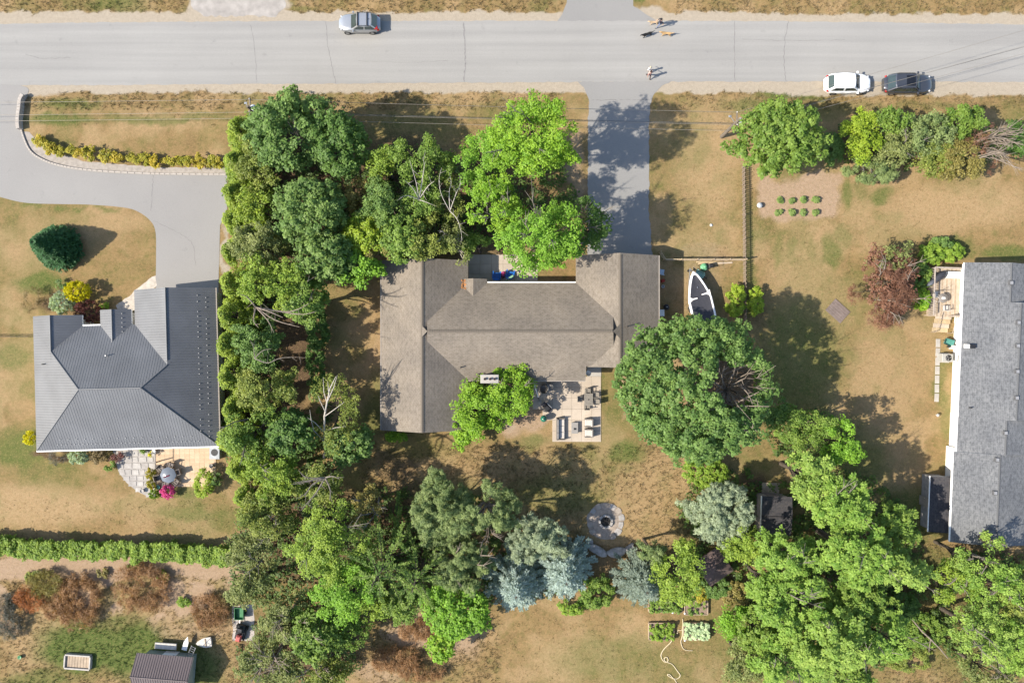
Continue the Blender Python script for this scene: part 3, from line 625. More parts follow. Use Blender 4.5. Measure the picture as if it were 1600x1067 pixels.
for px_, py_ in ((1579,442),(1588,504),(1587,540),(1586,580),(1585,621),(1570,676),(1558,718),(1555,770)):
    x_, y_ = P(px_, py_, 3.8); q = rh.matrix_basis.inverted() @ V((x_, y_, 0))
    k = [s for s in secs if s[2]-1 <= -q.y/K <= s[3]+1][0]; z_ = ZE+.3*min(q.x-k[0]*K, (k[0]+2*k[1])*K-q.x)
    v_ = MB().bbox((0,0,0), (.40,.40,.18), .05).build('roof_vent', RV, rh, (q.x, q.y, z_+.08))
    box_part('vent_lid', (0,0,.10), (.27,.27,.03), mat('vent_lid', (.30,.30,.31), .8), v_)
x_, y_ = P(1516, 541, 3.3); q = rh.matrix_basis.inverted() @ V((x_, y_, 0))
chm = box_part('chimney', (q.x, q.y, 2.45), (.55, .36, 1.7), WHITE, rh); box_part('chimney_cap', (q.x+.2, q.y, 3.34), (.5, .38, .12), DARK, chm)
x_, y_ = P(1517, 637, 3.2); q = rh.matrix_basis.inverted() @ V((x_, y_, 0)); vent_pipe(rh, q.x, q.y, 3.1, DARK, .3, .05)
box_part('gutter', (-.06, -150*K, ZE-.06), (.12, 295*K, .12), WHITE, rh); box_part('gutter', (-5*K-.06, -366*K, ZE-.06), (.12, 140*K, .12), WHITE, rh)
# lean-to on its west side
lt = empty('lean_to_shed', (*P(1470, 788, 2.1), 0), R(-2.3), 'dark shingled lean-to against the west wall of the grey-roofed house', 'shed')
mb = MB(); a_, b_, c_ = -1.05, .95, 2.65
mb.add([(a_,-c_,2.0),(b_,-c_,2.35),(b_,c_,2.35),(a_,c_,2.0),(a_,-c_,1.88),(b_,-c_,2.23),(b_,c_,2.23),(a_,c_,1.88)], [(0,1,2,3),(7,6,5,4),(0,4,5,1),(1,5,6,2),(2,6,7,3),(3,7,4,0)])
o = mb.build('roof', SHING3, lt); roof_uv(o.data)
box_part('wall', (.1,0,.94), (1.6, 5.0, 1.87), mat('lean_to_siding', (.30,.28,.27), .8), lt); box_part('fascia', (a_-.02, 0, 1.96), (.05, 5.3, .14), WHITE, lt); box_part('trim', (0, c_+.02, 2.14), (2.0, .05, .1), GREY, lt)
door_part(lt, (-.85, 0, 1.0), .9, 1.9, 'w')
# ------------------------------------------------------------------ plants
def unit(a): return a/np.maximum(np.linalg.norm(a, axis=1, keepdims=True), 1e-9)
def leaf_cloud(rng, cen, rad, per, L, Wd, mode='leaf', flat=.75, up=.7, out=.55, rnd=.6, c0=(.05,.1,.03), c1=(.1,.18,.04), cl_sp=1.0):
    """leaf-sized faces gathered in clumps; returns verts, quads, tints"""
    n = len(cen); k = np.repeat(np.arange(n), per); m = len(k)
    d = unit(rng.normal(size=(m, 3))); d[:, 2] = np.where(d[:, 2] < -.35, -d[:, 2]*.6, d[:, 2])
    rr = rad[k]*(.35+.65*rng.rand(m)**.6)
    pos = cen[k]+d*rr[:, None]*np.array([1, 1, flat])
    nr = unit(d*out*.8+np.array([-.18, -.05, up*1.35])+rng.normal(size=(m, 3))*rnd*.5)
    if mode == 'tuft': t = unit(d+rng.normal(size=(m, 3))*.35)
    elif mode == 'spray': t = unit(np.stack([d[:, 0]*.6, d[:, 1]*.6, .75+0*d[:, 2]], 1)+rng.normal(size=(m, 3))*.35); nr = unit(d*np.array([1, 1, .5])+rng.normal(size=(m, 3))*.35+np.array([0, 0, .25]))
    elif mode == 'droop': t = unit(d*np.array([1, 1, .3])+np.array([0, 0, -.35])+rng.normal(size=(m, 3))*.3)
    else: t = unit(rng.normal(size=(m, 3)))
    t = unit(t-nr*(t*nr).sum(1, keepdims=True)); b = np.cross(nr, t)
    s = (.7+.6*rng.rand(m))[:, None]; l = t*L*s*.5; w_ = b*Wd*s*.5
    v_ = np.stack([pos-l, pos+w_-l*.1, pos+l, pos-w_-l*.1], 1).reshape(-1, 3)
    mix_ = np.clip(rng.rand(n)[k]*cl_sp*.75+rng.rand(m)*.35, 0, 1)[:, None]
    col = np.array(c0)*(1-mix_)+np.array(c1)*mix_; col = col*(.78+.44*rng.rand(m))[:, None]*np.array([1.44,1.38,1.08])
    return v_, np.arange(m*4).reshape(-1, 4), np.repeat(col, 4, 0)
def lumpy(rng, d, amp):
    q = unit(rng.normal(size=(9, 3))); a = rng.uniform(-1, 1, 9)
    return 1+amp*np.clip((np.exp(-4*(1-d @ q.T))*a).sum(1), -1.1, 1.1)
# kind: leaf length, width, clump radius, leaves per clump, layers, mode, lump amp
STY = {
 'maple':  dict(boughs=26, bfrac=.30, L=0.221, W=0.172, cr=0.440, per=31, lay=3.6, mode='leaf', lump=.22, flat=.8, up=.7, out=.7, rnd=.55),
 'ash':    dict(boughs=17, L=0.180, W=0.120, cr=0.464, per=39, lay=3.0, mode='leaf', lump=.26, flat=.6, up=.75, out=.45, rnd=.7),
 'fan':    dict(boughs=18, L=0.221, W=0.138, cr=0.368, per=27, lay=3.0, mode='droop', lump=.26, flat=.55, up=.85, out=.3, rnd=.5),
 'olive':  dict(boughs=16, L=0.189, W=0.129, cr=0.416, per=32, lay=3.0, mode='leaf', lump=.26, flat=.65, up=.6, out=.5, rnd=.85),
 'birch':  dict(boughs=15, L=0.156, W=0.120, cr=0.416, per=32, lay=2.4, mode='leaf', lump=.30, flat=.8, up=.5, out=.4, rnd=.95),
 'cedar':  dict(L=0.213, W=0.112, cr=0.336, per=34, lay=3.2, mode='leaf', lump=.18, flat=1.0, up=.6, out=.8, rnd=.5),
 'pine':   dict(boughs=18, L=0.279, W=0.065, cr=0.304, per=45, lay=2.6, mode='tuft', lump=.30, flat=.8, up=.5, out=.6, rnd=.6),
 'shrub':  dict(L=.17, W=.11, cr=.26, per=30, lay=2.3, mode='leaf', lump=.22, flat=.8, up=.7, out=.6, rnd=.6),
 'globe':  dict(L=.13, W=.08, cr=.15, per=26, lay=2.8, mode='spray', lump=.07, flat=.9, up=.5, out=.9, rnd=.35),
 'twiggy': dict(L=.40, W=.035, cr=.42, per=36, lay=2.2, mode='tuft', lump=.30, flat=.6, up=.3, out=.7, rnd=.7),
}
PAL = {
 'deep': ((.038,.084,.020),(.080,.145,.036)), 'maple': ((.045,.095,.026),(.110,.180,.055)), 'blueleaf': ((.050,.102,.030),(.120,.185,.055)), 'mid': ((.060,.118,.022),(.130,.195,.042)),
 'bright': ((.070,.155,.016),(.135,.255,.030)), 'vivid': ((.072,.165,.012),(.160,.265,.026)), 'lime': ((.110,.180,.016),(.195,.260,.028)), 'yellowgreen': ((.082,.145,.022),(.178,.248,.042)),
 'cedar': ((.076,.130,.018),(.178,.236,.032)), 'olive': ((.072,.108,.026),(.165,.195,.050)), 'greyolive': ((.080,.108,.040),(.165,.190,.080)), 'browngreen': ((.105,.100,.035),(.185,.165,.060)),
 'fan': ((.070,.146,.024),(.178,.268,.062)), 'fanlight': ((.088,.162,.034),(.200,.280,.074)), 'fandark': ((.065,.130,.024),(.150,.215,.050)), 'blue': ((.180,.240,.220),(.350,.430,.395)), 'greyblue': ((.115,.155,.125),(.240,.290,.235)),
 'greypine': ((.072,.112,.048),(.155,.200,.092)), 'spruce': ((.050,.120,.022),(.190,.265,.052)), 'darkspruce': ((.020,.078,.028),(.058,.150,.052)), 'yellow': ((.30,.29,.008),(.40,.39,.012)), 'burgundy': ((.045,.017,.020),(.115,.045,.048)),
 'purple': ((.078,.038,.032),(.165,.088,.070)), 'deadbrown': ((.112,.064,.037),(.250,.152,.095)), 'rust': ((.165,.065,.025),(.270,.115,.050)), 'slate': ((.040,.046,.050),(.090,.092,.092)), 'brown': ((.075,.058,.032),(.135,.105,.058)),
 'pink': ((.33,.035,.22),(.50,.11,.38)), 'gold': ((.150,.140,.012),(.300,.240,.025)), 'goldgreen': ((.120,.140,.012),(.270,.235,.030)), 'hosta': ((.065,.115,.035),(.150,.205,.075)), 'cabbage': ((.19,.27,.19),(.34,.42,.32)), 'salad': ((.075,.145,.018),(.160,.235,.036)),
}
def mesh_obj(name, v_, f_, tint, parent=None, **kw):
    o = bpy.data.objects.new(name, np_mesh(name, v_, f_, [FOL], {'tint': tint})); COL.objects.link(o)
    if parent: o.parent = parent
    return setp(o, **kw)
def clumps(rng, rx, ry, zc, rz, st, hole=None, shape='dome'):
    cr = st['cr']; n = int(max(5, st['lay']*1.15*rx*ry*math.pi/(math.pi*cr*cr*.8)))
    d = unit(rng.normal(size=(n*2, 3)))
    d = d[(d[:, 2] > -.55)][:n]; n = len(d)
    lp = lumpy(rng, d, st['lump'])
    if shape == 'cone':
        h_ = rng.rand(n)**1.5; an = rng.rand(n)*2*math.pi; rad = (1-h_)**.75*(.72+.30*rng.rand(n))*(1+.16*np.sin(an*3+rng.rand()*6)+.10*np.sin(an*7+rng.rand()*6))
        c = np.stack([np.cos(an)*rad*rx, np.sin(an)*rad*ry, zc-rz+h_*2*rz], 1)
    else:
        s = (.45+.50*rng.rand(n)**.55)*lp
        nb_ = st.get('boughs', 0)
        if nb_:
            # most clumps follow boughs: uneven outline with notches between the boughs
            nb_ = max(6, int(nb_*min(1.6, (rx*ry)**.5/3.5))); q = unit(rng.normal(size=(nb_*3, 3))); q = q[q[:, 2] > -.25][:nb_]
            ln_ = rng.uniform(.74, 1.03, len(q)); bi = rng.randint(0, len(q), n); t_ = .30+.70*rng.rand(n)**.7
            spread_ = np.clip(rng.normal(size=(n, 3)), -1.5, 1.5)*(.17-.07*t_)[:, None]
            db = q[bi]*(ln_[bi]*t_)[:, None]+spread_
            use = rng.rand(n) < st.get('bfrac', .66)
            dd_ = np.where(use[:, None], db, d*s[:, None]*.92)
        else: dd_ = d*s[:, None]
        c = dd_*np.array([rx, ry, rz]); c[:, 2] += zc
    if hole:
        hx_, hy_, hr = hole[0]*rx, hole[1]*ry, hole[2]*(rx+ry)/2
        dd = np.hypot(c[:, 0]-hx_, (c[:, 1]-hy_)*1.15); c = c[dd > hr*(.8+.45*rng.rand(len(c)))]
    if len(c) > 30:     # no clump may float free of the crown
        dm = np.sqrt(((c[:, None, :]-c[None, :, :])**2).sum(2)); nn_ = (dm < cr*2.3).sum(1)-1
        c = c[nn_ >= 4] if (nn_ >= 4).sum() > 12 else c
    return c, cr*(.65+.6*rng.rand(len(c)))
_seed = [100]
def plant(kind, px, py, rpx, rpy, h, pal, label, group=None, name=None, cat=None, hole=None, bare=0, bark=None, zc=None, shape=None, dens=1.0, barelen=1.0, baredir=None, tall=None, seed=None, pale=False, leafscale=1.0):
    _seed[0] += 1; rng = np.random.RandomState(seed or _seed[0]); rnd = random.Random(seed or _seed[0])
    st = dict(STY[kind]); st['lay'] *= dens; st['L'] *= leafscale; st['W'] *= leafscale
    small = h < 2.6 or kind in ('shrub', 'globe', 'twiggy')
    zc = zc if zc is not None else (h*.52 if small else h*.64); f = S*(H-zc)/H
    x, y = P(px, py, zc); ks = .97 if small else 1.07; rx, ry = rpx*f*ks, rpy*f*ks; rz = (h-zc)*1.0 if not small else max(h-zc, .2)
    cone = (shape or ('cone' if kind == 'cedar' else 'dome')) == 'cone'
    if cone: zc = h*.52; rz = h*.48; x, y = P(px, py, h*.45)
    nm = name or {'maple':'maple_tree','ash':'ash_tree','fan':'ash_tree','olive':'elm_tree','birch':'birch_tree','cedar':'cedar_tree','pine':'pine_tree'}.get(kind, 'shrub')
    root = empty(nm, (x, y, 0), 0, label, cat or ('shrub' if small else 'tree'), group)
    c, r = clumps(rng, max(rx-st['cr']*.35, .15), max(ry-st['cr']*.35, .15), zc, max(rz-st['cr']*.3, .15), st, hole, 'cone' if cone else 'dome')
    if tall: c[:, 2] *= tall
    c[:, 2] = np.maximum(c[:, 2], .12)
    p0, p1 = PAL[pal]
    v_, fq, tint = leaf_cloud(rng, c, r, st['per'], st['L'], st['W'], st['mode'], st['flat'], st['up'], st['out'], st['rnd'], p0, p1)
    mesh_obj('foliage' if small else 'crown', v_, fq, tint, root)
    # trunk and limbs
    mb = MB(); bk = bark or (PALEBARK if pale else BARK); tr = max(.035, min(.30, h*.021)); zt = h*.8 if cone else (zc*.9 if small else zc*.82)
    mb.tube([(0,0,-.02), (rnd.uniform(-.1,.1)*tr*4, rnd.uniform(-.1,.1)*tr*4, zt*.5), (0, 0, zt)], [tr*1.25, tr, tr*.55], 7)
    nl = min(len(c), 5 if small else 20)
    for i in rng.choice(len(c), nl, replace=False):
        e = c[i]; z0 = zt*(.35+.6*rnd.random()) if not small else zt*.3*rnd.random()
        z0 = min(z0, e[2]*.95); mid = (e[0]*.5, e[1]*.5, z0+(e[2]-z0)*.62)
        mb.tube([(0,0,z0), mid, tuple(e)], [tr*.42, tr*.26, tr*.10], 5, cap=False)
    mb.build('stem' if small else 'trunk', bk, root)
    if bare:
        bare = int(bare*1.0)
        # bare limbs that break through the top of the crown
        mb = MB(); hx_, hy_ = (hole[0]*rx, hole[1]*ry) if hole else (0, 0)
        z0 = zc if hole is None else zc*.62
        for i in range(bare):
            a = (baredir if baredir is not None else rnd.uniform(0, 2*math.pi))+(rnd.uniform(-.9,.9) if baredir is not None else 0)
            L = barelen*rnd.uniform(.55, 1.0)*min(rx, ry)*(.75 if hole is None else hole[2]*1.5)
            top = h*rnd.uniform(.93, 1.02) if hole is None else h*rnd.uniform(.72, .95)
            jx, jy = (rnd.uniform(-.45,.45)*rx, rnd.uniform(-.45,.45)*ry) if hole is None else (0, 0)
            pts = [(hx_*.8+jx, hy_*.8+jy, z0)]
            for q in (.3, .6, 1.0): pts.append((hx_+jx+math.cos(a)*L*q+rnd.uniform(-.1,.1)*L, hy_+jy+math.sin(a)*L*q+rnd.uniform(-.1,.1)*L, z0+(top-z0)*(q**.55)))
            kq = .7 if bark is BIRCH else 1.0; mb.tube(pts, [.07*kq, .055*kq, .036*kq, .014*kq], 5, cap=False)
            for q in (1, 2):
                for sgn in (-1, 1):
                    a2 = a+sgn*rnd.uniform(.3, .8); b_ = pts[q]; l2 = L*rnd.uniform(.25, .5)
                    mb.tube([b_, (b_[0]+math.cos(a2)*l2*.5, b_[1]+math.sin(a2)*l2*.5, b_[2]+.15*l2), (b_[0]+math.cos(a2)*l2, b_[1]+math.sin(a2)*l2, b_[2]+.22*l2)], [.032, .022, .009], 4, cap=False)
        mb.build('bare_limbs', bark or PALEBARK, root)
    return root
def spruce(px, py, rpx, h, pal, label, group=None, whorls=16, droop=.18, name='spruce_tree', nb=9, wid=.24, base=False, dens=1.0):
    """conifer: whorls of feathered branches round a straight stem"""
    _seed[0] += 1; rng = np.random.RandomState(_seed[0]); rnd = random.Random(_seed[0])
    f = S*(H-h*.3)/H; x, y = P(px, py, 0 if base else h*.3); Rr = rpx*f
    root = empty(name, (x, y, 0), 0, label, 'tree', group); mb = MB(); tr = h*.016
    mb.tube([(0,0,-.02), (0,0,h*.6), (0,0,h)], [tr*1.3, tr*.8, .015], 7); V_ = []; T_ = []
    p0, p1 = map(np.array, PAL[pal])
    for k in range(whorls):
        t = (k+.5)/whorls; z = h*(.06+.92*t); L0 = Rr*(1-t)**.85+.12; n = max(4, int(nb*(1-.45*t)*dens))
        for j in range(n):
            a = 2*math.pi*(j+rnd.random()*.7)/n+k*.9; L = L0*rnd.uniform(.72, 1.06); up_ = .25-droop
            m = max(12, int(L/.034)); s = np.sqrt(rng.rand(m)*.97+.03); side = np.where(rng.rand(m) < .5, -1, 1)
            dirv = np.array([math.cos(a), math.sin(a), 0]); perp = np.array([-math.sin(a), math.cos(a), 0])
            bz_ = z+L*s*.12-L*s*s*droop*1.6+.10*s
            base_ = dirv*(L*s)[:, None]; base_[:, 2] = bz_
            spread = wid*(1.25-.75*s)*(.4+.8*rng.rand(m))*min(1, L0)
            tipd = unit(dirv*.75+perp*side[:, None]*.75+np.array([0, 0, -.12])+rng.normal(size=(m, 3))*.22)
            nr = unit(np.array([0, 0, 1.0])+rng.normal(size=(m, 3))*.45); bi = np.cross(nr, tipd); ln = (.18+spread)[:, None]
            V_.append(np.stack([base_, base_+tipd*ln*.5+bi*.055, base_+tipd*ln, base_+tipd*ln*.5-bi*.055], 1).reshape(-1, 3))
            mixv = np.clip(.2+.6*rnd.random()+rng.rand(m)*.3-.1+.25*(s > .8), 0, 1)[:, None]; T_.append(np.repeat((p0*(1-mixv)+p1*mixv)*(.8+.4*rng.rand(m))[:, None], 4, 0))
            if k % 2 == 0: mb.tube([(0,0,z), tuple(dirv*L*.9+np.array([0,0,z+L*.9*.12-L*.81*droop*1.6+.05]))], [.03, .01], 4, cap=False)
    V_ = np.concatenate(V_); T_ = np.concatenate(T_); mesh_obj('crown', V_, np.arange(len(V_)).reshape(-1, 4), T_, root)
    mb.build('trunk', BARK, root); return root

GW = 'cedars along the west boundary'; GN = 'trees between the road and the brown-roofed house'; GSW = 'trees along the west boundary behind the cedars'; GS = 'trees behind the patio lawn'; GE = 'light green trees in the south-east corner'; GNE = 'bushes along the road on the right'
# west boundary cedars, north to south
ced = [(372,212,27,31,6.5,'northernmost yellow-green cedar, its tip beside the left utility pole'),(366,262,26,30,6.5,'yellow-green cedar at the end of the golden curb shrubs'),(362,308,22,30,6.2,'yellow-green cedar at the corner of the curved driveway'),
 (362,352,23,30,6.4,'yellow-green cedar midway down the side of the garage driveway'),(360,398,20,30,6.2,'yellow-green cedar beside the bottom end of the garage driveway'),(358,444,20,30,6.4,'yellow-green cedar at the north-east corner of the metal roof'),
 (354,492,22,30,6.2,'cedar beside the upper snow guards of the metal roof'),(353,540,22,30,6.4,'cedar crowding the middle of the metal roof east eave, upper one'),(355,588,22,30,6.2,'cedar crowding the middle of the metal roof east eave, lower one'),
 (361,636,22,30,6.0,'cedar beside the lower snow guards of the metal roof'),(355,684,26,30,6.4,'cedar at the south-east corner of the metal roof'),(369,726,25,26,6.0,'cedar just east of the buff paver patio'),(378,770,24,26,6.0,'cedar standing east of the pale yellow bush by the patio')]
for px_, py_, a, b_, h_, l_ in ced: plant('cedar', px_+13, py_, a*1.3, b_*1.3, h_, 'cedar', l_, GW, dens=1.15)
# north-west grove
plant('maple', 447, 212, 60, 60, 10.5, 'maple', 'dark maple with grey bare limbs at its heart near the left utility pole', GN, hole=(.30,-.10,.24), bare=7)
plant('maple', 528, 222, 50, 58, 10.0, 'deep', 'dark green maple east of the one with bare limbs, beside the shaded verge', GN)
plant('maple', 478, 168, 34, 24, 9.6, 'maple', 'top of a green maple that reaches nearest the road, left of centre', GN)
plant('olive', 408, 262, 40, 44, 8.6, 'olive', 'olive-green tree behind the cedar at the golden curb shrubs', GN)
plant('olive', 400, 322, 40, 40, 8.2, 'cedar', 'yellow-olive tree behind the cedar at the driveway corner', GN)
plant('olive', 408, 388, 48, 44, 8.6, 'greyolive', 'grey-olive tree west of the blue-green maple', GN)
plant('maple', 488, 332, 62, 58, 10.2, 'blueleaf', 'large blue-green maple in the middle of the front grove', GN)
plant('maple', 514, 402, 50, 46, 9.2, 'blueleaf', 'smaller blue-green maple south of the large blue-green maple', GN)
plant('maple', 572, 372, 42, 36, 8.2, 'lime', 'bright yellow-green maple above the corner of the west wing roof', GN)
plant('maple', 556, 418, 46, 30, 7.4, 'bright', 'low bright green maple touching the west wing roof corner', GN)
plant('olive', 562, 312, 20, 40, 8.4, 'browngreen', 'narrow brownish tree between the blue-green maple and the white-limbed trees', GN, dens=.8)
plant('olive', 600, 396, 30, 30, 8.0, 'browngreen', 'brown-tinged tree overhanging the north edge of the west wing roof', GN, dens=.8)
nbt = plant('birch', 652, 250, 48, 42, 11.5, 'mid', 'tall birch with white upper limbs west of the vivid green ash', GN, hole=(.05,-.6,.16))
plant('olive', 606, 315, 46, 46, 10.0, 'blueleaf', 'light green tree directly west of the tall white-limbed birch', GN)
plant('maple', 628, 372, 44, 40, 9.0, 'mid', 'green tree directly north of the west wing roof ridge', GN)
plant('olive', 672, 372, 38, 38, 9.0, 'olive', 'olive-green tree north of the west wing roof, right of its ridge', GN)
nbs = plant('birch', 700, 312, 26, 52, 8.5, 'olive', 'slender sparse birch with curved white stems beside the vivid ash', GN, dens=.7, hole=(0,-.2,.15))
plant('birch', 712, 382, 26, 36, 7.6, 'greyolive', 'pale olive birch at the north-east corner of the west wing roof', GN, dens=.9, bare=2, bark=BIRCH)
plant('ash', 752, 252, 40, 50, 11.0, 'bright', 'vivid green ash crown on the west side of the big ash group', GN, dens=.9)
plant('ash', 832, 216, 82, 62, 14.2, 'vivid', 'big vivid green ash crown closest to the road by the driveway', GN, bare=5, dens=1.4, seed=411)
plant('ash', 772, 322, 50, 46, 11.5, 'vivid', 'vivid green ash crown north of the two blue chairs', GN, bare=6, dens=1.05)
plant('ash', 842, 372, 72, 68, 12.8, 'bright', 'vivid green ash crown hanging over the north eave of the centre roof', GN, bare=5, dens=1.1)
plant('ash', 915, 358, 42, 46, 8.5, 'deep', 'dark sparse tree leaning over the lower part of the driveway', GN, dens=.8, bare=6)
plant('olive', 748, 388, 30, 22, 5.0, 'mid', 'low green tree beside the shaded end of the north patio', GN)
plant('olive', 598, 258, 30, 34, 8.4, 'yellowgreen', 'yellow-green tree at the edge of the shaded verge west of the tall birch', GN)
plant('olive', 694, 262, 22, 34, 8.0, 'mid', 'green tree squeezed between the tall birch and the vivid ash', GN)
plant('olive', 662, 318, 40, 34, 9.2, 'mid', 'green tree at the foot of the tall white-limbed birch', GN)
# middle of the west boundary
ml = plant('olive', 428, 446, 62, 46, 9.6, 'yellowgreen', 'sunlit olive tree with bare grey limbs level with the garage roof', GSW, hole=(-.1,-.45,.24))
plant('maple', 478, 470, 40, 44, 8.6, 'mid', 'green tree at the edge of the shaded lawn west of the west wing', GSW, bare=3)
ml3 = plant('olive', 402, 540, 46, 46, 8.6, 'maple', 'dark green tree with a pale bare limb over the brown mulch', GSW)
plant('shrub', 496, 510, 22, 46, 2.6, 'deep', 'dark leafy understorey shrub beside the brown mulch, upper one', GSW)
plant('shrub', 494, 572, 18, 46, 2.4, 'deep', 'dark leafy understorey shrub beside the brown mulch, lower one', GSW)
plant('olive', 416, 612, 52, 46, 8.8, 'olive', 'olive tree west of the white birch', GSW)
plant('olive', 398, 672, 54, 48, 9.0, 'mid', 'green tree beside the south-east corner of the metal roof', GSW, bare=2)
plant('maple', 454, 678, 42, 44, 8.6, 'deep', 'dark green maple just left of the white birch trunk', GSW)
bt = plant('birch', 524, 645, 46, 68, 8.2, 'olive', 'white-trunked birch with its bare trunk and limbs showing west of the west wing', GSW, dens=.8, hole=(-.30,-.10,.46))
# the pale birch trunk seen lying back against its crown
mb = MB(); bx, by = bt.location.x, bt.location.y
def bp(px_, py_, z): z = z*.82; q = P(px_, py_, z); return (q[0]-bx, q[1]-by, z)
tk = [(508,706,5.2),(507,680,6.2),(507,650,7.4),(511,628,8.4),(516,606,9.4),(525,588,10.2)]
mb.tube([bp(*q) for q in tk], [.11,.10,.085,.07,.05,.02], 7)
mb.tube([bp(508,706,5.2), bp(506,712,2.6), (bp(506,715,0)[0], bp(506,715,0)[1], -.02)], [.11,.12,.15], 7)
for br_ in ([(507,690,5.9),(490,672,7.2),(486,655,7.8),(484,640,8.3)],[(507,676,6.4),(492,660,7.4),(480,652,8)],[(508,650,7.4),(522,640,8.2),(538,628,8.8)],[(507,674,6.4),(524,668,7.2),(540,666,7.6)],[(510,704,5.2),(530,696,6.0),(546,690,6.6),(560,692,6.9)],
    [(546,690,6.6),(548,678,7.4)],[(511,630,8.3),(506,612,9.1),(505,590,9.9)],[(512,626,8.5),(522,604,9.5),(527,586,10.2)],[(509,644,7.7),(500,626,8.8),(497,618,9.2)],[(510,704,5.1),(520,706,5.6)],[(514,614,9.1),(512,596,9.8)]):
    r0 = .058; mb.tube([bp(*q) for q in br_], [r0*(1-.75*i/(len(br_)-1)) for i in range(len(br_))], 5, cap=False)
mb.build('bare_trunk', BIRCH, bt)
plant('maple', 546, 694, 42, 36, 6.8, 'maple', 'dark green tree low on the right of the white birch', GSW, dens=.9)
# south-west
plant('olive', 428, 742, 58, 40, 9.0, 'yellowgreen', 'yellow-olive tree east of the small patio cedars', GSW, bare=2)
sl_ = plant('olive', 500, 752, 48, 42, 8.6, 'olive', 'olive tree with long grey dead limbs south of the white birch', GSW, hole=(-.1,.0,.30))
plant('olive', 418, 806, 52, 46, 8.6, 'olive', 'olive tree at the east end of the clipped hedge', GSW, bare=3)
plant('olive', 400, 862, 44, 40, 7.8, 'greyolive', 'grey-olive tree just south of the clipped hedge end', GSW, bare=3)
plant('olive', 396, 916, 40, 36, 7.4, 'greyolive', 'rounded grey-green tree above the green garden trailer', GSW)
plant('ash', 512, 842, 70, 66, 10.5, 'yellowgreen', 'large bright yellow-green tree west of the feathery spruces', GSW, bare=2)
plant('ash', 545, 920, 62, 50, 9.4, 'bright', 'bright green tree at the southern tip of the west grove', GSW)
plant('olive', 582, 792, 34, 34, 7.2, 'browngreen', 'sparse brown-tinged tree north of the feathery spruces', GSW, dens=.55, bare=5)
spruce(606, 872, 112, 11.6, 'spruce', 'dark spruce with long feathery upswept branches', GSW, whorls=9, nb=8, droop=-.04, wid=.20, dens=1.0)
spruce(658, 886, 96, 10.2, 'spruce', 'second dark feathery spruce beside the grey-green pine', GSW, whorls=8, nb=8, droop=-.03, wid=.20)
plant('olive', 448, 962, 46, 40, 7.0, 'greyolive', 'grey-olive tree with fallen grey stems east of the red and black mower', GSW, bare=7, bark=DEADWOOD)
plant('olive', 424, 1030, 62, 44, 6.4, 'greyolive', 'straggly grey-green tree full of dead stems at the bottom edge', GSW, bare=10, bark=DEADWOOD, barelen=1.2, dens=.8)
plant('maple', 486, 990, 48, 46, 7.2, 'mid', 'dark green tree above the dead stems at the bottom edge', GSW, bare=3, bark=DEADWOOD)
plant('olive', 505, 1046, 48, 30, 5.6, 'olive', 'low olive tree cut by the bottom edge left of centre', GSW, bare=6, bark=DEADWOOD)
plant('olive', 585, 940, 36, 26, 5.0, 'yellowgreen', 'yellow-green sapling at the foot of the dark spruces', GSW)
# south centre
plant('pine', 690, 800, 56, 66, 9.0, 'greypine', 'grey-green pine on the left of the group behind the patio lawn', GS, dens=1.1)
plant('pine', 758, 796, 56, 56, 9.6, 'greypine', 'grey-green pine with brown dead twigs beside its neighbour pine', GS, bare=6, bark=DEADWOOD, hole=(.1,-.6,.34))
plant('pine', 720, 878, 56, 46, 8.0, 'greypine', 'darker pine below the two grey-green pines', GS, bare=4, bark=DEADWOOD)
plant('maple', 715, 952, 58, 46, 6.8, 'bright', 'bright green maple sapling south of the pines', GS)
plant('maple', 690, 1010, 24, 26, 4.2, 'vivid', 'small vivid green tree standing alone on the straw-coloured lawn', GS)
plant('pine', 838, 842, 52, 42, 6.0, 'greyblue', 'grey-green spruce behind the two pale blue spruces', GS)
spruce(806, 908, 56, 6.6, 'blue', 'pale blue spruce, the left one of the pair', GS, whorls=17, nb=13, droop=.12, wid=.22, dens=1.3)
spruce(880, 888, 58, 6.8, 'blue', 'pale blue spruce, the right one of the pair, near the stone benches', GS, whorls=17, nb=13, droop=.12, wid=.22, dens=1.3)
plant('shrub', 930, 925, 34, 32, 2.0, 'mid', 'leafy green bush at the foot of the right blue spruce', GS)
plant('shrub', 893, 950, 26, 14, 1.6, 'salad', 'low yellow-green bush in front of the right blue spruce', GS)
spruce(1000, 904, 50, 6.0, 'greyblue', 'blue-grey spruce west of the yellow-green tree by the vegetable beds', GS, whorls=15, nb=12, droop=.12, wid=.22, dens=1.2)
plant('pine', 1016, 858, 26, 22, 5.6, 'greypine', 'grey-green spruce top next to the stone benches', GS)
plant('ash', 1058, 892, 40, 56, 7.0, 'yellowgreen', 'yellow-green tree just north of the vegetable beds', GS)
plant('pine', 1122, 798, 62, 50, 6.2, 'greyblue', 'fluffy silver-blue tree west of the dark garden shed', GS, dens=1.25)
plant('ash', 1160, 846, 36, 36, 6.0, 'yellowgreen', 'yellow-green tree below the silver-blue tree', GS)
plant('shrub', 1104, 735, 38, 34, 2.4, 'salad', 'bright green bush below the big dark maple', GS)
plant('shrub', 1118, 918, 36, 20, 1.5, 'maple', 'dark leafy bush beside the brown canopy', GS)
plant('shrub', 1094, 928, 14, 16, 1.6, 'goldgreen', 'yellow-green seedling growing in the wooden vegetable bed', GS)
plant('shrub', 1150, 925, 30, 22, 1.4, 'browngreen', 'brownish bush right of the vegetable beds', GS, dens=.7)
plant('shrub', 620, 682, 22, 10, 1.1, 'vivid', 'low green shrub under the south gable of the west wing', GS, cat='shrub')
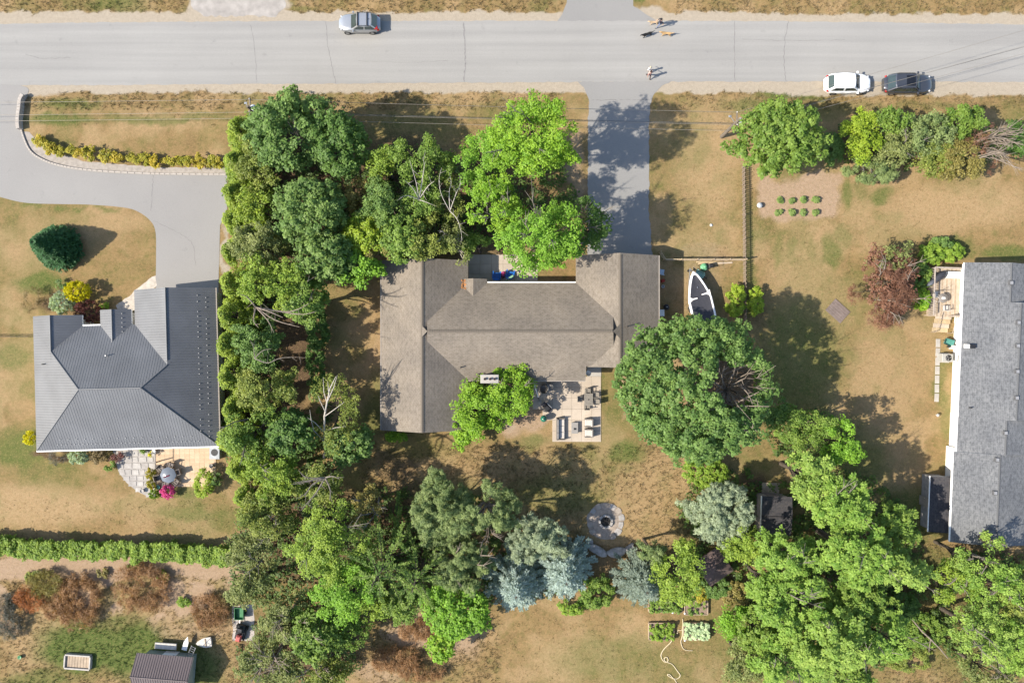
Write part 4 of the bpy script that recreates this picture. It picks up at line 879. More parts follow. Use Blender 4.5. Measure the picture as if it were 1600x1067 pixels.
# mulberry by the chimney
plant('ash', 742, 640, 38, 50, 5.6, 'vivid', 'vivid green tree left of the chimney on the back of the house', GS, shape='dome')
plant('ash', 800, 614, 40, 48, 5.4, 'vivid', 'vivid green tree right of the chimney above the patio', GS, bare=3)
plant('ash', 770, 652, 28, 24, 4.2, 'vivid', 'vivid green bough hanging below the chimney', GS)
plant('maple', 722, 668, 20, 30, 4.0, 'vivid', 'lowest vivid green bough at the corner of the west wing', GS)
# big east maple
big = plant('maple', 1089, 609, 138, 124, 12.5, 'maple', 'huge dark green maple with an open heart of bare limbs east of the house', None, hole=(.36,.05,.32), bare=8, barelen=.95, dens=1.1, seed=77, bark=DEADWOOD)
plant('olive', 1205, 640, 30, 30, 5.0, 'maple', 'dark green tree against the south-east side of the huge maple', GE)
plant('ash', 1262, 668, 50, 34, 6.4, 'mid', 'green tree at the top of the south-east tree group', GE)
plant('ash', 1308, 690, 40, 42, 7.4, 'bright', 'bright green tree at the north-east tip of the south-east group', GE)
E3 = [('fan',1256,740,48,46,9.0,'fanlight','light green tree just above the dark garden shed'),('fan',1312,786,52,54,11.0,'fan','tall light green tree right of the dark garden shed'),('fan',1385,818,46,36,8.6,'fandark','tree reaching toward the lean-to of the grey-roofed house'),
 ('fan',1330,860,66,56,12.0,'fan','tallest light green tree in the middle of the south-east group'),('fan',1228,870,54,46,9.6,'fan','light green tree just below the dark garden shed'),('fan',1402,890,58,40,10.0,'fanlight','light green tree spreading toward the far right trees'),
 ('fan',1240,944,70,56,10.6,'fan','light green tree left of centre in the south-east group'),('fandark',1330,930,60,44,8.2,'fandark','darker tree in the gap of the south-east group'),('fan',1300,1000,80,56,11.6,'fanlight','pale green tree near the bottom edge of the south-east group'),
 ('fan',1372,990,50,40,10.0,'fan','light green tree with fingered boughs beside the grassy gap'),('fan',1222,1034,62,44,10.0,'fan','light green tree cut by the bottom edge in the south-east group'),('olive',1160,1030,40,44,6.6,'greyolive','grey-green tree at the bottom edge left of the light green group'),
 ('ash',1150,975,36,32,4.4,'bright','bright green bushy tree right of the cabbage bed'),('fan',1190,905,34,34,7.0,'fan','light green tree beside the brown canopy'),('fan',1185,985,36,40,7.2,'fandark','green tree between the cabbage bed and the light green trees'),('fan',1310,1058,60,22,7.6,'fandark','dark tree foot at the bottom edge below the pale green tree')]
for k_, a, b_, c_, d_, h_, p_, l_ in E3: plant('fan' if k_ == 'fandark' else k_, a, b_, c_, d_, h_, p_, l_, GE, bare=3 if h_ > 9 else 0)
GR = 'trees below the grey-roofed house'
for a, b_, c_, d_, h_, p_, l_, q in [(1508,868,26,24,7.5,'fanlight','pale green treetop with white stems against the grey roof',3),(1546,846,16,20,7.5,'fanlight','narrow pale green treetop poking above the grey roof end',1),(1488,915,38,38,7.0,'yellowgreen','yellow-green tree left of the far right group',3),
  (1545,908,56,44,9.0,'fan','light green tree below the end of the grey roof',5),(1590,925,36,50,9.0,'olive','olive tree cut by the right edge below the grey roof',5),(1528,985,56,52,9.4,'fanlight','pale yellow-green tree in the bottom right corner, left one',6),
  (1586,1010,44,56,9.0,'fan','tree in the very bottom right corner',5),(1540,1048,52,30,7.0,'greyolive','straggly tree cut by the bottom edge near the right corner',6)]:
    plant('ash', a, b_, c_, d_, h_, p_, l_, GR, bare=q, dens=.85)
plant('shrub', 1440, 985, 44, 34, 1.5, 'mid', 'leafy undergrowth around a fallen grey branch in the grassy gap', GR, dens=.8)
plant('shrub', 1420, 1030, 44, 24, 1.3, 'olive', 'olive undergrowth near the bottom edge in the grassy gap', GR, dens=.7)
plant('shrub', 1400, 950, 40, 26, 2.2, 'deep', 'dark undergrowth in the shade left of the grassy gap', GR)
plant('shrub', 1485, 800, 24, 0.01+20, 1.6, 'mid', 'green shrub under the eave south of the lean-to', GR) if False else None
plant('shrub', 1432, 700, 34, 16, .9, 'salad', 'small green shrubs in the tree shade before the lean-to', GR, dens=.6) if False else None
# north-east
plant('maple', 1216, 220, 76, 60, 8.6, 'mid', 'round dense green maple beside the right utility pole', GNE)
plant('shrub', 1300, 232, 20, 30, 2.2, 'maple', 'dark green bush in the shadow of the round maple', GNE)
plant('ash', 1346, 216, 38, 44, 4.6, 'lime', 'lime-green bush right of the round maple', GNE)
plant('olive', 1396, 190, 36, 26, 4.4, 'mid', 'green bush nearest the road between the lime-green bush and the dead tree', GNE)
plant('olive', 1402, 236, 34, 34, 4.2, 'greyolive', 'grey-olive bush beside the lime-green bush', GNE, bare=3)
plant('olive', 1446, 208, 42, 38, 4.6, 'greypine', 'grey-green bush in the middle of the roadside bushes', GNE)
plant('olive', 1462, 252, 40, 30, 4.0, 'olive', 'olive bush on the lawn side of the roadside bushes', GNE)
plant('olive', 1504, 190, 38, 30, 4.8, 'mid', 'green bush with brown tips next to the dead tree', GNE)
plant('olive', 1502, 248, 40, 38, 4.4, 'browngreen', 'rusty brown-green bush west of the dead grey tree', GNE)
plant('twiggy', 1530, 232, 48, 56, 5.2, 'purple', 'dead tree with splayed bare grey branches at the right end', GNE, name='dead_tree', cat='tree', dens=.45, bare=26, bark=DEADWOOD, barelen=1.2, baredir=-.3)
plant('maple', 1592, 214, 18, 34, 3.4, 'deep', 'dark green bush cut by the right edge', GNE)
plant('pine', 1368, 270, 44, 22, 2.8, 'greypine', 'low grey-green juniper below the lime-green bush', GNE, name='juniper_shrub', cat='shrub', bare=4)
plant('twiggy', 1385, 452, 56, 72, 5.0, 'purple', 'purple-brown twiggy bush standing on the right lawn', None, name='plum_bush', cat='shrub', dens=.75, bare=9, bark=DEADWOOD)
plant('olive', 1388, 440, 50, 66, 4.4, 'purple', 'dark reddish leaves of a plum tree growing inside the twiggy bush', None, name='plum_tree', dens=.7)
plant('olive', 1388, 408, 46, 30, 4.2, 'greyolive', 'green-leaved boughs at the top of the purple-brown bush', None, name='plum_tree', dens=.4)
for a, b_, c_, d_, p_, l_ in [(1454,396,22,20,'salad','bright green shrub at the north-west corner of the deck'),(1486,394,20,18,'salad','bright green shrub between the deck and the grey roof corner'),(1438,430,18,26,'mid','green shrub along the upper west side of the deck'),(1440,470,14,22,'vivid','green shrub along the lower west side of the deck'),(1470,380,20,10,'maple','dark green shrub behind the deck shrubs')]:
    plant('shrub', a, b_, c_, d_, 1.6, p_, l_, 'shrubs round the deck', leafscale=1.3)
plant('shrub', 1150, 470, 18, 29, 1.9, 'lime', 'yellow-green round shrub on the boat side of the picket fence', 'round shrubs at the fence', leafscale=1.1)
plant('shrub', 1181, 472, 15, 26, 1.8, 'lime', 'yellow-green round shrub on the far side of the picket fence', 'round shrubs at the fence', leafscale=1.1)
# left house garden
spruce(99, 388, 35, 4.7, 'darkspruce', 'dense dark green spruce alone on the left front lawn', None, whorls=34, nb=18, droop=.10, wid=.16, base=True, dens=2.0)
GG = 'garden shrubs round the metal-roofed house'
for k_, a, b_, c_, d_, h_, p_, l_, dn in [('globe',121,455,22,20,2.1,'yellow','bright yellow globe shrub beside the blue shrub',1),('globe',98,473,22,21,1.9,'blue','pale blue round spruce beside the yellow globe shrub',1),('twiggy',55,470,25,22,1.7,'brown','brown dying shrub left of the blue spruce',.8),
   ('globe',137,487,25,22,2.6,'burgundy','burgundy-leaved shrub against the front of the metal-roofed house',.8),('globe',46,684,10,14,1.3,'yellow','yellow shrub at the south-west corner of the metal-roofed house',1),('twiggy',90,716,19,12,1.3,'slate','slate-grey shrub under the south eave',1),
   ('globe',122,714,18,14,1.4,'blue','pale blue shrub under the south eave',1),('shrub',154,714,16,12,1.2,'brown','brown shrub under the south eave',.8),('shrub',172,729,10,9,.9,'mid','small green shrub at the end of the south bed',1),('shrub',184,712,12,10,.8,'burgundy','small reddish shrub beside the stone path',.8),
   ('globe',236,740,9,11,1.0,'goldgreen','upper clipped yellow-green shrub beside the stone path',1),('globe',237,756,9,10,1.0,'goldgreen','middle clipped yellow-green shrub beside the stone path',1),('globe',241,771,10,10,.9,'salad','lower green shrub beside the stone path',1),
   ('shrub',319,757,18,26,1.8,'lime','pale yellow bush at the corner of the buff paver patio',1.1),('shrub',336,748,10,14,1.6,'blueleaf','blue-green shrub tucked behind the pale yellow bush',1),('globe',262,768,12.5,12,1.2,'pink','round mound of bright pink flowers beside the buff patio',1.2),
   ('globe',236,709,5,4.5,1.0,'yellow','small clump of yellow flowers by the patio post',1),('shrub',95,445,12,8,.9,'maple','low green shrub behind the yellow globe',1),('shrub',165,478,10,5,.6,'vivid','small vivid green plants by the front step',1),('shrub',222,705,6,4,.6,'mid','small green plant at the house wall near the patio',1)]:
    plant(k_, a, b_, c_, d_, h_, p_, l_, GG, dens=dn, leafscale=.85 if k_ != 'pine' else .8, name='flower_mound' if p_ == 'pink' else None)
hp_ = smooth_poly([(60,221),(72,228),(90,234),(112,236),(140,241),(175,246),(210,248),(245,251),(280,253),(318,255),(346,256)], 4)
hl = ['leftmost golden curb shrub at the bend of the driveway']+['golden curb shrub number %s from the bend of the driveway' % s for s in ('two','three','four','five','six','seven','eight','nine','ten','eleven','twelve','thirteen','fourteen','fifteen','sixteen','seventeen')]+['rightmost golden curb shrub beside the cedars']
for i in range(18):
    q = hp_[min(len(hp_)-1, round(i*(len(hp_)-1)/17))]
    plant('shrub', q[0]+random.Random(i).uniform(-3,3), q[1]+random.Random(i+50).uniform(-2,2), 12+random.Random(i+9).uniform(-2,3), 11+random.Random(i+8).uniform(-2,2), 1.0, ('gold','goldgreen','goldgreen')[i % 3], hl[i], 'golden shrubs along the driveway curb', dens=.95)
# clipped hedge
rng = np.random.RandomState(5); hb = empty('clipped_hedge', (*P(150, 856), 0), 0, 'long clipped green hedge along the bottom of the left lawn', 'hedge')
nn = 1500; tx = rng.rand(nn); c = np.zeros((nn, 3)); hx_ = np.array([P(-30+395*t, 851+16*t, .9) for t in tx]); c[:, 0] = hx_[:, 0]-hb.location.x; c[:, 1] = hx_[:, 1]-hb.location.y+rng.uniform(-.78, .78, nn)*np.interp(tx, np.linspace(0,1,40), .8+.4*rng.rand(40))+.5*(np.interp(tx, np.linspace(0,1,33), rng.rand(33))-.5); c[:, 2] = np.where(rng.rand(nn) < .6, 1.15+.5*np.interp(tx, np.linspace(0,1,46), rng.rand(46))+.1*rng.rand(nn), rng.rand(nn)*1.3+.1)
v_, fq, ti = leaf_cloud(rng, c, np.full(nn, .24), 30, .17, .12, 'leaf', .8, .7, .6, .6, (.070,.135,.020), (.170,.240,.040)); mesh_obj('foliage', v_, fq, ti, hb)
mb = MB()
for i in range(40): x_, y_ = P(-25+i*9.7, 851+16*i/40); mb.tube([(x_-hb.location.x, y_-hb.location.y, -.02), (x_-hb.location.x+.05, y_-hb.location.y, 1.1)], [.03, .015], 5)
mb.build('stems', BARK, hb)
# dead junipers on the bank
GD = 'dead junipers on the bare bank'
for a, b_, c_, d_, p_, l_ in [(70,912,34,22,'browngreen','dead juniper mass with some green twigs, top left of the bank'),(122,935,38,40,'deadbrown','broad brown dead juniper in the middle of the bank'),(222,918,42,36,'deadbrown','rounded brown dead juniper below the hedge'),(326,955,32,30,'deadbrown','low brown dead juniper near the green trailer'),
    (45,936,26,20,'rust','orange rusty dead juniper on the left of the bank'),(10,965,26,40,'slate','grey dead juniper at the left edge'),(95,955,36,20,'deadbrown','pale dead juniper skirt in front of the rusty one'),(650,985,34,18,'deadbrown','rust-brown brush pile near the bottom left of centre'),(615,1030,40,24,'deadbrown','pale brush pile at the bottom edge'),(690,998,20,24,'purple','dark brush pile beside the small vivid tree'),(660,1052,46,14,'deadbrown','dry stems cut by the bottom edge near the brush pile')]:
    plant('twiggy', a, b_, c_*1.15, d_*1.15, 1.3, p_, l_, GD, name='dead_juniper', dens=1.4)
for a, b_, c_, d_, p_, l_ in [(52,900,16,10,'olive','olive regrowth on top of the left dead juniper'),(285,940,14,10,'salad','small green weeds between the dead junipers'),(210,886,14,6,'mid','small green weeds above the rounded dead juniper'),(255,900,10,12,'yellowgreen','yellow-green regrowth on the edge of the rounded dead juniper'),(160,895,12,8,'browngreen','brownish regrowth beside the pale gap in the bank')]:
    plant('shrub', a, b_, c_, d_, .6, p_, l_, 'weeds on the bank', dens=.8)
rp_h = random.Random(12)
# hostas in the tilled bed
for j, (py_, xs_) in enumerate(((313, (1218,1237,1255,1274)), (332, (1218,1237,1256,1274)))):
    for i, px_ in enumerate(xs_):
        plant('shrub', px_+rp_h.uniform(-1,1), py_+rp_h.uniform(-1,1), rp_h.uniform(3.8,6.2), rp_h.uniform(3.6,5.4), rp_h.uniform(.25,.42), 'hosta', '%s green plant in the %s row of the tilled garden bed' % (('first','second','third','last')[i], ('upper','lower')[j]), 'plants in the tilled garden bed', name='squash_plant', cat='plant', leafscale=1.5)
plant('ash', 632, 946, 40, 28, 5.0, 'mid', 'green tree filling the foot of the two feathery spruces', GSW)
plant('olive', 545, 990, 40, 34, 5.4, 'mid', 'green tree between the bright southern tree and the brush piles', GSW)
def top_limbs(root, lines, z0, z1, r0, m):
    mb = MB(); ox_, oy_ = root.location.x, root.location.y
    for ln_ in lines:
        n = len(ln_); pts = []
        L_ = smooth_poly(ln_, 4); k = len(L_)
        for i, (a, b_) in enumerate(L_):
            z = z0+(z1-z0)*(i/(k-1))**.7; q = P(a, b_, z); pts.append((q[0]-ox_, q[1]-oy_, z))
        mb.tube(pts, [r0*(1-.8*i/(k-1)) for i in range(k)], 5, cap=False)
        for i in range(2, k-1, 2):     # side twigs
            a = rnd_l.uniform(0, 6.28); l2 = rnd_l.uniform(.3, .8); p_ = pts[i]
            mb.tube([p_, (p_[0]+math.cos(a)*l2, p_[1]+math.sin(a)*l2, p_[2]+.15)], [r0*.35, r0*.1], 4, cap=False)
    q = pts[0]; mb.build('bare_limbs', m, root)
rnd_l = random.Random(4)
top_limbs(nbt, [[(655,312),(645,294),(632,282)],[(655,312),(660,280),(663,258),(660,246)],[(655,312),(668,292),(679,283)],[(655,312),(638,306),(624,309)],[(655,312),(666,316),(673,319)],[(655,312),(650,285),(640,250)]], 10.0, 12.0, .05, BIRCH)
top_limbs(nbs, [[(703,330),(690,305),(686,282),(690,262)],[(703,330),(702,300),(705,285),(702,270)],[(703,330),(713,302),(719,288),(718,274)],[(703,330),(714,342),(720,360),(722,376)]], 7.4, 9.2, .045, BIRCH)
top_limbs(ml, [[(400,480),(420,487),(442,496)],[(400,480),(388,466),(378,460)],[(400,480),(445,487),(466,483),(483,474)],[(400,480),(450,489),(475,491),(493,487)],[(400,480),(418,500),(428,520)],[(400,480),(430,500),(468,511)],[(400,480),(396,500),(404,512)]], 9.0, 10.4, .075, DEADWOOD)
top_limbs(ml3, [[(398,560),(418,567),(436,560),(456,558),(478,559)],[(398,560),(396,542),(390,530)],[(398,560),(410,548),(424,545)]], 8.0, 9.2, .05, PALEBARK)
top_limbs(sl_, [[(508,746),(482,752),(454,757)],[(508,746),(486,750),(458,754)],[(508,746),(488,757),(478,771),(464,779)],[(508,746),(516,765),(515,782)],[(508,746),(494,770),(480,786),(470,798)],[(508,746),(480,746),(466,734)],[(508,746),(520,744),(530,748)]], 8.6, 9.6, .085, PALEBARK)
top_limbs(big, [[(1134,610),(1150,598),(1166,590)],[(1134,610),(1122,636),(1108,640)],[(1134,610),(1140,632),(1165,634),(1202,635)],[(1134,610),(1142,630),(1166,622),(1186,612)],[(1134,610),(1142,650),(1166,662),(1183,674)],[(1134,610),(1140,650),(1158,664),(1174,680)],[(1134,610),(1134,655),(1116,662),(1104,668)],[(1134,610),(1148,642),(1158,656),(1166,662)],[(1134,610),(1152,602),(1168,614),(1176,632)],[(1134,610),(1112,618),(1098,632)],[(1134,610),(1128,590),(1132,572)],[(1134,610),(1146,584),(1150,566)],[(1134,610),(1116,598),(1104,590)]], 6.0, 11.0, .12, DEADWOOD)
# undergrowth beneath the groves
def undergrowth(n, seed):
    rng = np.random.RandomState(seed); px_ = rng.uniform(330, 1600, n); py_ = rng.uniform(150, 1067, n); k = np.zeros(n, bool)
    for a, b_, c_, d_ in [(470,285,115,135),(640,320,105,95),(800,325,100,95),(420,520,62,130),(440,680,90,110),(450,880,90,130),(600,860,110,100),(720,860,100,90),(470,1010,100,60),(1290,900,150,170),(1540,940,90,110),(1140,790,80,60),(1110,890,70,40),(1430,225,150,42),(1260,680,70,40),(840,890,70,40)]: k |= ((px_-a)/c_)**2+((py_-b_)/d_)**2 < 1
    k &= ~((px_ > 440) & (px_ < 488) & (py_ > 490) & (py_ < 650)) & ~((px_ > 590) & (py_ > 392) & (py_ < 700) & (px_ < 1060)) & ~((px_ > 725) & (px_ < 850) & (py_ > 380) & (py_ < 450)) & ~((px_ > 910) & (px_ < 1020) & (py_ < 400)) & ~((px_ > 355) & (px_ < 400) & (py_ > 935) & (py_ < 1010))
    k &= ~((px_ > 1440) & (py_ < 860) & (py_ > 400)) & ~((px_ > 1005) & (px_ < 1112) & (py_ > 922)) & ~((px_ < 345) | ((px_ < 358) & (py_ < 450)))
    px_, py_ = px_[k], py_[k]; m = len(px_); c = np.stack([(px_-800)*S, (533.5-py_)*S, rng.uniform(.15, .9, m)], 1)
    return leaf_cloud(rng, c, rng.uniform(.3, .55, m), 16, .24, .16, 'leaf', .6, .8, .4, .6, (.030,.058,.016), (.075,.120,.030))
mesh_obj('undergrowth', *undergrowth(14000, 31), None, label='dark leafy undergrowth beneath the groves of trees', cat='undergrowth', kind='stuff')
# rough grass along the verges and in the yards
def tufts(n, seed):
    rng = np.random.RandomState(seed); out = []
    X = rng.uniform(-52, 52, n); Y = rng.uniform(-35, 35, n); px_ = X/S+800; py_ = 533.5-Y/S
    g, gr, so_, mu, stw = ground_masks(px_, py_)
    road_ = ((py_ > 30) & (py_ < 136))
    verge = ((py_ > 138) & (py_ < 172)) | (py_ < 24) | ((py_ > 880) & (px_ < 380)) | ((py_ > 960) & (px_ > 560) & (px_ < 780)) | ((py_ > 820) & (px_ > 1380)) | ((py_ > 690) & (py_ < 860) & (px_ > 560) & (px_ < 1120))
    lay = ((px_ > 880) & (px_ < 1055) & (py_ < 410)) | ((px_ < 360) & (py_ > 196) & (py_ < 450)) | ((px_ > 590) & (px_ < 1035) & (py_ > 395) & (py_ < 695)) | ((px_ < 345) & (py_ > 440) & (py_ < 780)) | (px_ > 1450) & (py_ > 400) & (py_ < 850) | ((px_ > 290) & (px_ < 450) & (py_ < 30))
    lay2 = ((px_ > 914) & (px_ < 978) & (py_ > 780) & (py_ < 850)) | ((px_ < 40) & (py_ < 320) & (py_ > 120)) 
    keep = ~road_ & ~lay & ~lay2 & (gr < .55) & (so_ < .6) & (rng.rand(n) < np.where(verge, .7, .22))
    X, Y, g, stw, verge = X[keep], Y[keep], g[keep], stw[keep], verge[keep]; m = len(X); bl = 5
    k = np.repeat(np.arange(m), bl); M_ = len(k); a = rng.rand(M_)*2*math.pi; hgt = np.where(verge[k], .16, .06)*(.5+rng.rand(M_)); ln = hgt*rng.uniform(.5, 1.3, M_)
    ba = np.stack([X[k]+rng.normal(size=M_)*.07, Y[k]+rng.normal(size=M_)*.07, np.full(M_, .0)], 1); d = np.stack([np.cos(a), np.sin(a), 0*a], 1); pr = np.stack([-np.sin(a), np.cos(a), 0*a], 1)
    w_ = (.012+.022*rng.rand(M_))[:, None]; tip = ba+d*ln[:, None]; tip[:, 2] = hgt
    v_ = np.stack([ba-pr*w_, ba+pr*w_, tip], 1).reshape(-1, 3)
    gg = np.clip(g[k]*1.1+rng.normal(size=M_)*.25-.15, 0, 1)[:, None]; ss = np.clip(stw[k]+rng.normal(size=M_)*.3, 0, 1)[:, None]
    dry_ = np.array([.20,.145,.072])*(1-ss)+np.array([.36,.265,.15])*ss; col = dry_*(1-gg)+np.array([.09,.135,.032])*gg; col = col*(.55+.46*rng.rand(M_))[:, None]
    return v_, np.arange(M_*3).reshape(-1, 3), np.repeat(col, 3, 0)
v_, f_, t_ = tufts(130000, 9); mesh_obj('grass_tufts', v_, f_, t_, None, label='short dry grass tufts over the lawns and verges', cat='grass', kind='stuff')
# ------------------------------------------------------------------ patios, paths, walls
rp = random.Random(21)
# main patio: scored concrete slabs
pat = empty('back_patio', (*P(880, 640), 0), 0); pat['kind'] = 'structure'; pat['label'] = 'buff concrete patio behind the house'
px0, py0 = pat.location.x, pat.location.y
def slab_grid(parent, cells, m1, m2, z, gap=.012, rnd=rp, name='slab'):
    for (a, b_, c_, d_) in cells:
        x0, y1 = P(a, b_); x1, y0 = P(c_, d_); 
        mb = MB().bbox(((x0+x1)/2-parent.location.x, (y0+y1)/2-parent.location.y, z/2+rnd.uniform(-.002,.002)), (x1-x0-gap, y1-y0-gap, z), .008)
        mb.build(name, m1 if rnd.random() < .5 else m2, parent)
cells = []
for i in range(5):
    for j in range(6):
        a, b_ = 863+i*15.2, 588+j*17.0; 
        cells.append((a, b_, a+15.2, b_+17.0))
for j in range(4): cells.append((847.8, 588+j*17.0, 863, 605+j*17.0))
for j in range(3): cells.append((832.6, 588+j*17.0, 847.8, 605+j*17.0))
slab_grid(pat, cells, PINKCONC, PINKCONC2, .06)
slab_grid(pat, [(917,570,939.4,588)], CONC, CONC, .05)
npat = empty('front_patio', (*P(785, 420), 0), 0); npat['kind'] = 'structure'; npat['label'] = 'shaded buff concrete terrace north of the house'
slab_grid(npat, [(732+i*18, 398+j*15, 750+i*18, 413+j*15) for i in range(6) for j in range(3)], PINKCONC, PINKCONC2, .05)
# buff paver patio of the left house
bp_ = empty('paver_patio', (*P(290, 727), 0), R(1.2)); bp_['kind'] = 'structure'; sheet('patio_bedding', [(243,695),(337,693),(338,756),(243,758)], .052, BUFFPAVER, label='buff joint sand under the paver patio'); bp_['label'] = 'buff paver patio behind the metal-roofed house'
BUFF2 = mat('buff_paver_pale', (.60,.455,.31), .9, .1, 1.5)
pm = MB().bbox((0,0,.03), (m_px(7.4), m_px(7.4), .06), .012).mesh('paver', BUFFPAVER); pm2 = MB().bbox((0,0,.03), (m_px(7.4), m_px(7.4), .06), .012).mesh('paver', BUFF2)
for i in range(12):
    for j in range(9):
        inst('paver', pm if rp.random() < .55 else pm2, bp_, ((-43+i*7.7)*S, (29-j*7.3)*S, rp.uniform(-.004, .004)))
# flagstone path (curved edge) of the left house
fp = empty('flagstone_path', (*P(210, 735), 0), 0); fp['kind'] = 'structure'; fp['label'] = 'grey flagstone path curving past the buff patio'
edge = smooth_poly([(176,697),(180,718),(186,738),(198,754),(214,767),(234,776)], 4)
def edge_x(py_): return np.interp(py_, [q[1] for q in edge], [q[0] for q in edge])
y_ = 694
while y_ < 774:
    hh = rp.uniform(8, 11); x_ = edge_x(y_+hh/2)+1
    while x_ < 240:
        ww = min(rp.uniform(9, 15), 243-x_)
        if ww > 4:
            pts = [(x_+.4+rp.uniform(0,1.5), y_+.4+rp.uniform(0,1.2)), (x_+ww-.4-rp.uniform(0,1.2), y_+.4+rp.uniform(0,1.2)), (x_+ww-.4, y_+hh-.4-rp.uniform(0,1.2)), (x_+.4, y_+hh-.4)]
            pts = [(P(*q)[0]-fp.location.x, P(*q)[1]-fp.location.y) for q in pts]
            MB().prism(pts, .0, .05+rp.uniform(-.004,.006), inset=.03).build('flagstone', STONE if rp.random() < .55 else STONE2, fp)
        x_ += ww
    y_ += hh
sheet('path_bedding', [(174,694),(180,718),(186,738),(198,754),(214,767),(236,778),(243,776),(243,694)], .02, mat('path_joint', (.37,.34,.31), .95), label='pale grit bedding under the flagstone path')
sheet('front_step_path', [(243,430),(228,440),(210,455),(196,467),(180,478),(186,486),(214,486),(216,470),(246,446)], .021, mat('pale_gravel', (.52,.46,.39), .95, .2, 3, bmp=.5), label='pale gravel path by the garage of the metal-roofed house', wob=1.2, step=5)
sheet('curb_gravel', [(36,206),(48,236),(68,250),(95,259),(130,265),(180,269),(250,272),(355,272),(355,262),(250,262),(130,252),(80,236),(60,222),(46,206)], .009, mat('white_gravel', (.36,.32,.28), .95, .2, 3, bmp=.5), label='pale gravel bed between the curb and the golden shrubs', wob=.8, step=5)
# stone curb along the curved driveway
cb = empty('stone_curb', (*P(60, 240), 0), 0, 'low pale stone curb curving round the driveway bend', 'curb'); L = [q for q in outer if q[1] > 148]
STONEC = mat('curb_stone', (.46,.41,.36), .9, .15, 3)
acc = 0
for i in range(len(L)-1):
    a, b_ = L[i], L[i+1]; d = math.hypot(b_[0]-a[0], b_[1]-a[1]); k = max(1, round(d/9))
    for j in range(k):
        t = (j+.5)/k; x_, y_ = P(a[0]+(b_[0]-a[0])*t, a[1]+(b_[1]-a[1])*t); an = math.atan2(-(b_[1]-a[1]), b_[0]-a[0])
        hh = .14 if a[0] > 60 or a[1] > 203 else .6
        MB().bbox((0,0,hh/2), (d/k*S*.96, .16 if hh < .5 else .34, hh), .02).build('curb_stone', STONEC, cb, (x_-cb.location.x, y_-cb.location.y, 0), an)
# stepping slabs by the right house
for i in range(7):
    x_, y_ = P(1465.5-i*.35, 536+i*14.2); MB().bbox((0,0,.025), (.42,.80,.05), .012).build('stepping_slab', CONC, None, (x_, y_, 0), R(-2+rp.uniform(-2,2)), label='%s concrete stepping slab from the deck stairs beside the white wall' % ('first','second','third','fourth','fifth','sixth','last')[i], cat='paving slab', group='stepping slabs beside the white wall')

# ------------------------------------------------------------------ fire pit with its stone ring and stone benches
fx, fy = P(946, 814)
fr = empty('fire_pit_terrace', (fx, fy, 0), 0); fr['kind'] = 'structure'; fr['label'] = 'round stone terrace laid about the fire pit'
MB().lathe([(0,.035),(1.75,.03),(1.8,0)], (0,0,0), 28).build('bedding', mat('pit_gravel', (.38,.31,.25), .95, .25, 4, bmp=.6), fr)
SA = mat('terrace_stone', (.36,.335,.31), .92, .25, 2.5, bmp=.5); SB = mat('terrace_stone_buff', (.38,.32,.265), .92, .25, 2.5, bmp=.5)
def ring_stone(r0, r1, a0, a1, h, m, parent, name='paving_stone'):
    pts = [(r0*math.cos(a0), r0*math.sin(a0)), (r1*math.cos(a0), r1*math.sin(a0)), (r1*1.03*math.cos((a0+a1)/2), r1*1.03*math.sin((a0+a1)/2)), (r1*math.cos(a1), r1*math.sin(a1)), (r0*math.cos(a1), r0*math.sin(a1))]
    return MB().prism(pts, 0, h, inset=.06).build(name, m, parent)
for k, (r0, r1, n, h) in enumerate(((1.28, 1.84, 14, .075),)):
    for i in range(n):
        if i in (3, 9, 10): continue
        a0 = 2*math.pi*(i+.07+rp.uniform(-.05,.08))/n; a1 = 2*math.pi*(i+.90+rp.uniform(-.06,.03))/n
        ring_stone(r0+rp.uniform(0,.08), r1+rp.uniform(-.1,.05), a0, a1, h+rp.uniform(-.02,.03), SA if rp.random() < .6 else SB, fr)
pit = empty('fire_pit', (fx, fy, 0), 0, 'round stone-ringed fire pit with charred logs in the centre of the stone terrace', 'fire pit')
for i in range(9): ring_stone(.50, .70, 2*math.pi*(i+.05)/9, 2*math.pi*(i+.95)/9, .28, SA, pit, 'ring_stone')
MB().lathe([(0,.06),(.5,.05)], (0,0,0), 16).build('ash_bed', mat('ash', (.07,.065,.06), .98, .5, 8, bmp=.6), pit)
CHARR = mat('charred_log', (.025,.022,.02), .9, .3, 9)
for i in range(6):
    a = rp.uniform(0, 3.1); q = rp.uniform(-.15,.15); MB().tube([(math.cos(a)*-.36+q, math.sin(a)*-.36, .10), (math.cos(a)*.34+q, math.sin(a)*.34, .2)], [.055,.045], 6).build('log', CHARR, pit)
def rock(pts, h, name, label, group, m=ROCK):
    c = (sum(p[0] for p in pts)/len(pts), sum(p[1] for p in pts)/len(pts)); x_, y_ = P(*c)
    q = [(P(*p)[0]-x_, P(*p)[1]-y_) for p in pts]; q = smooth_poly(q+[q[0]], 3)[:-1]; mb = MB(); n = len(q); rr = random.Random(n)
    rings = [(1.0, 0), (1.04, h*.5), (.97, h*.85), (.75, h)]
    vs_ = [(p[0]*k+rr.uniform(-.02,.02), p[1]*k+rr.uniform(-.02,.02), z+rr.uniform(-.015,.015)) for k, z in rings for p in q]
    fs_ = [(k*n+i, k*n+(i+1) % n, (k+1)*n+(i+1) % n, (k+1)*n+i) for k in range(3) for i in range(n)]+[tuple(range(3*n, 4*n))]
    a = sum(q[i][0]*q[(i+1) % n][1]-q[(i+1) % n][0]*q[i][1] for i in range(n))
    if a < 0: fs_ = [f[::-1] for f in fs_]
    return mb.add(vs_, fs_, 0).build(name, m, None, (x_, y_, 0), label=label, cat='stone', group=group)
GB = 'stone benches south of the fire pit'
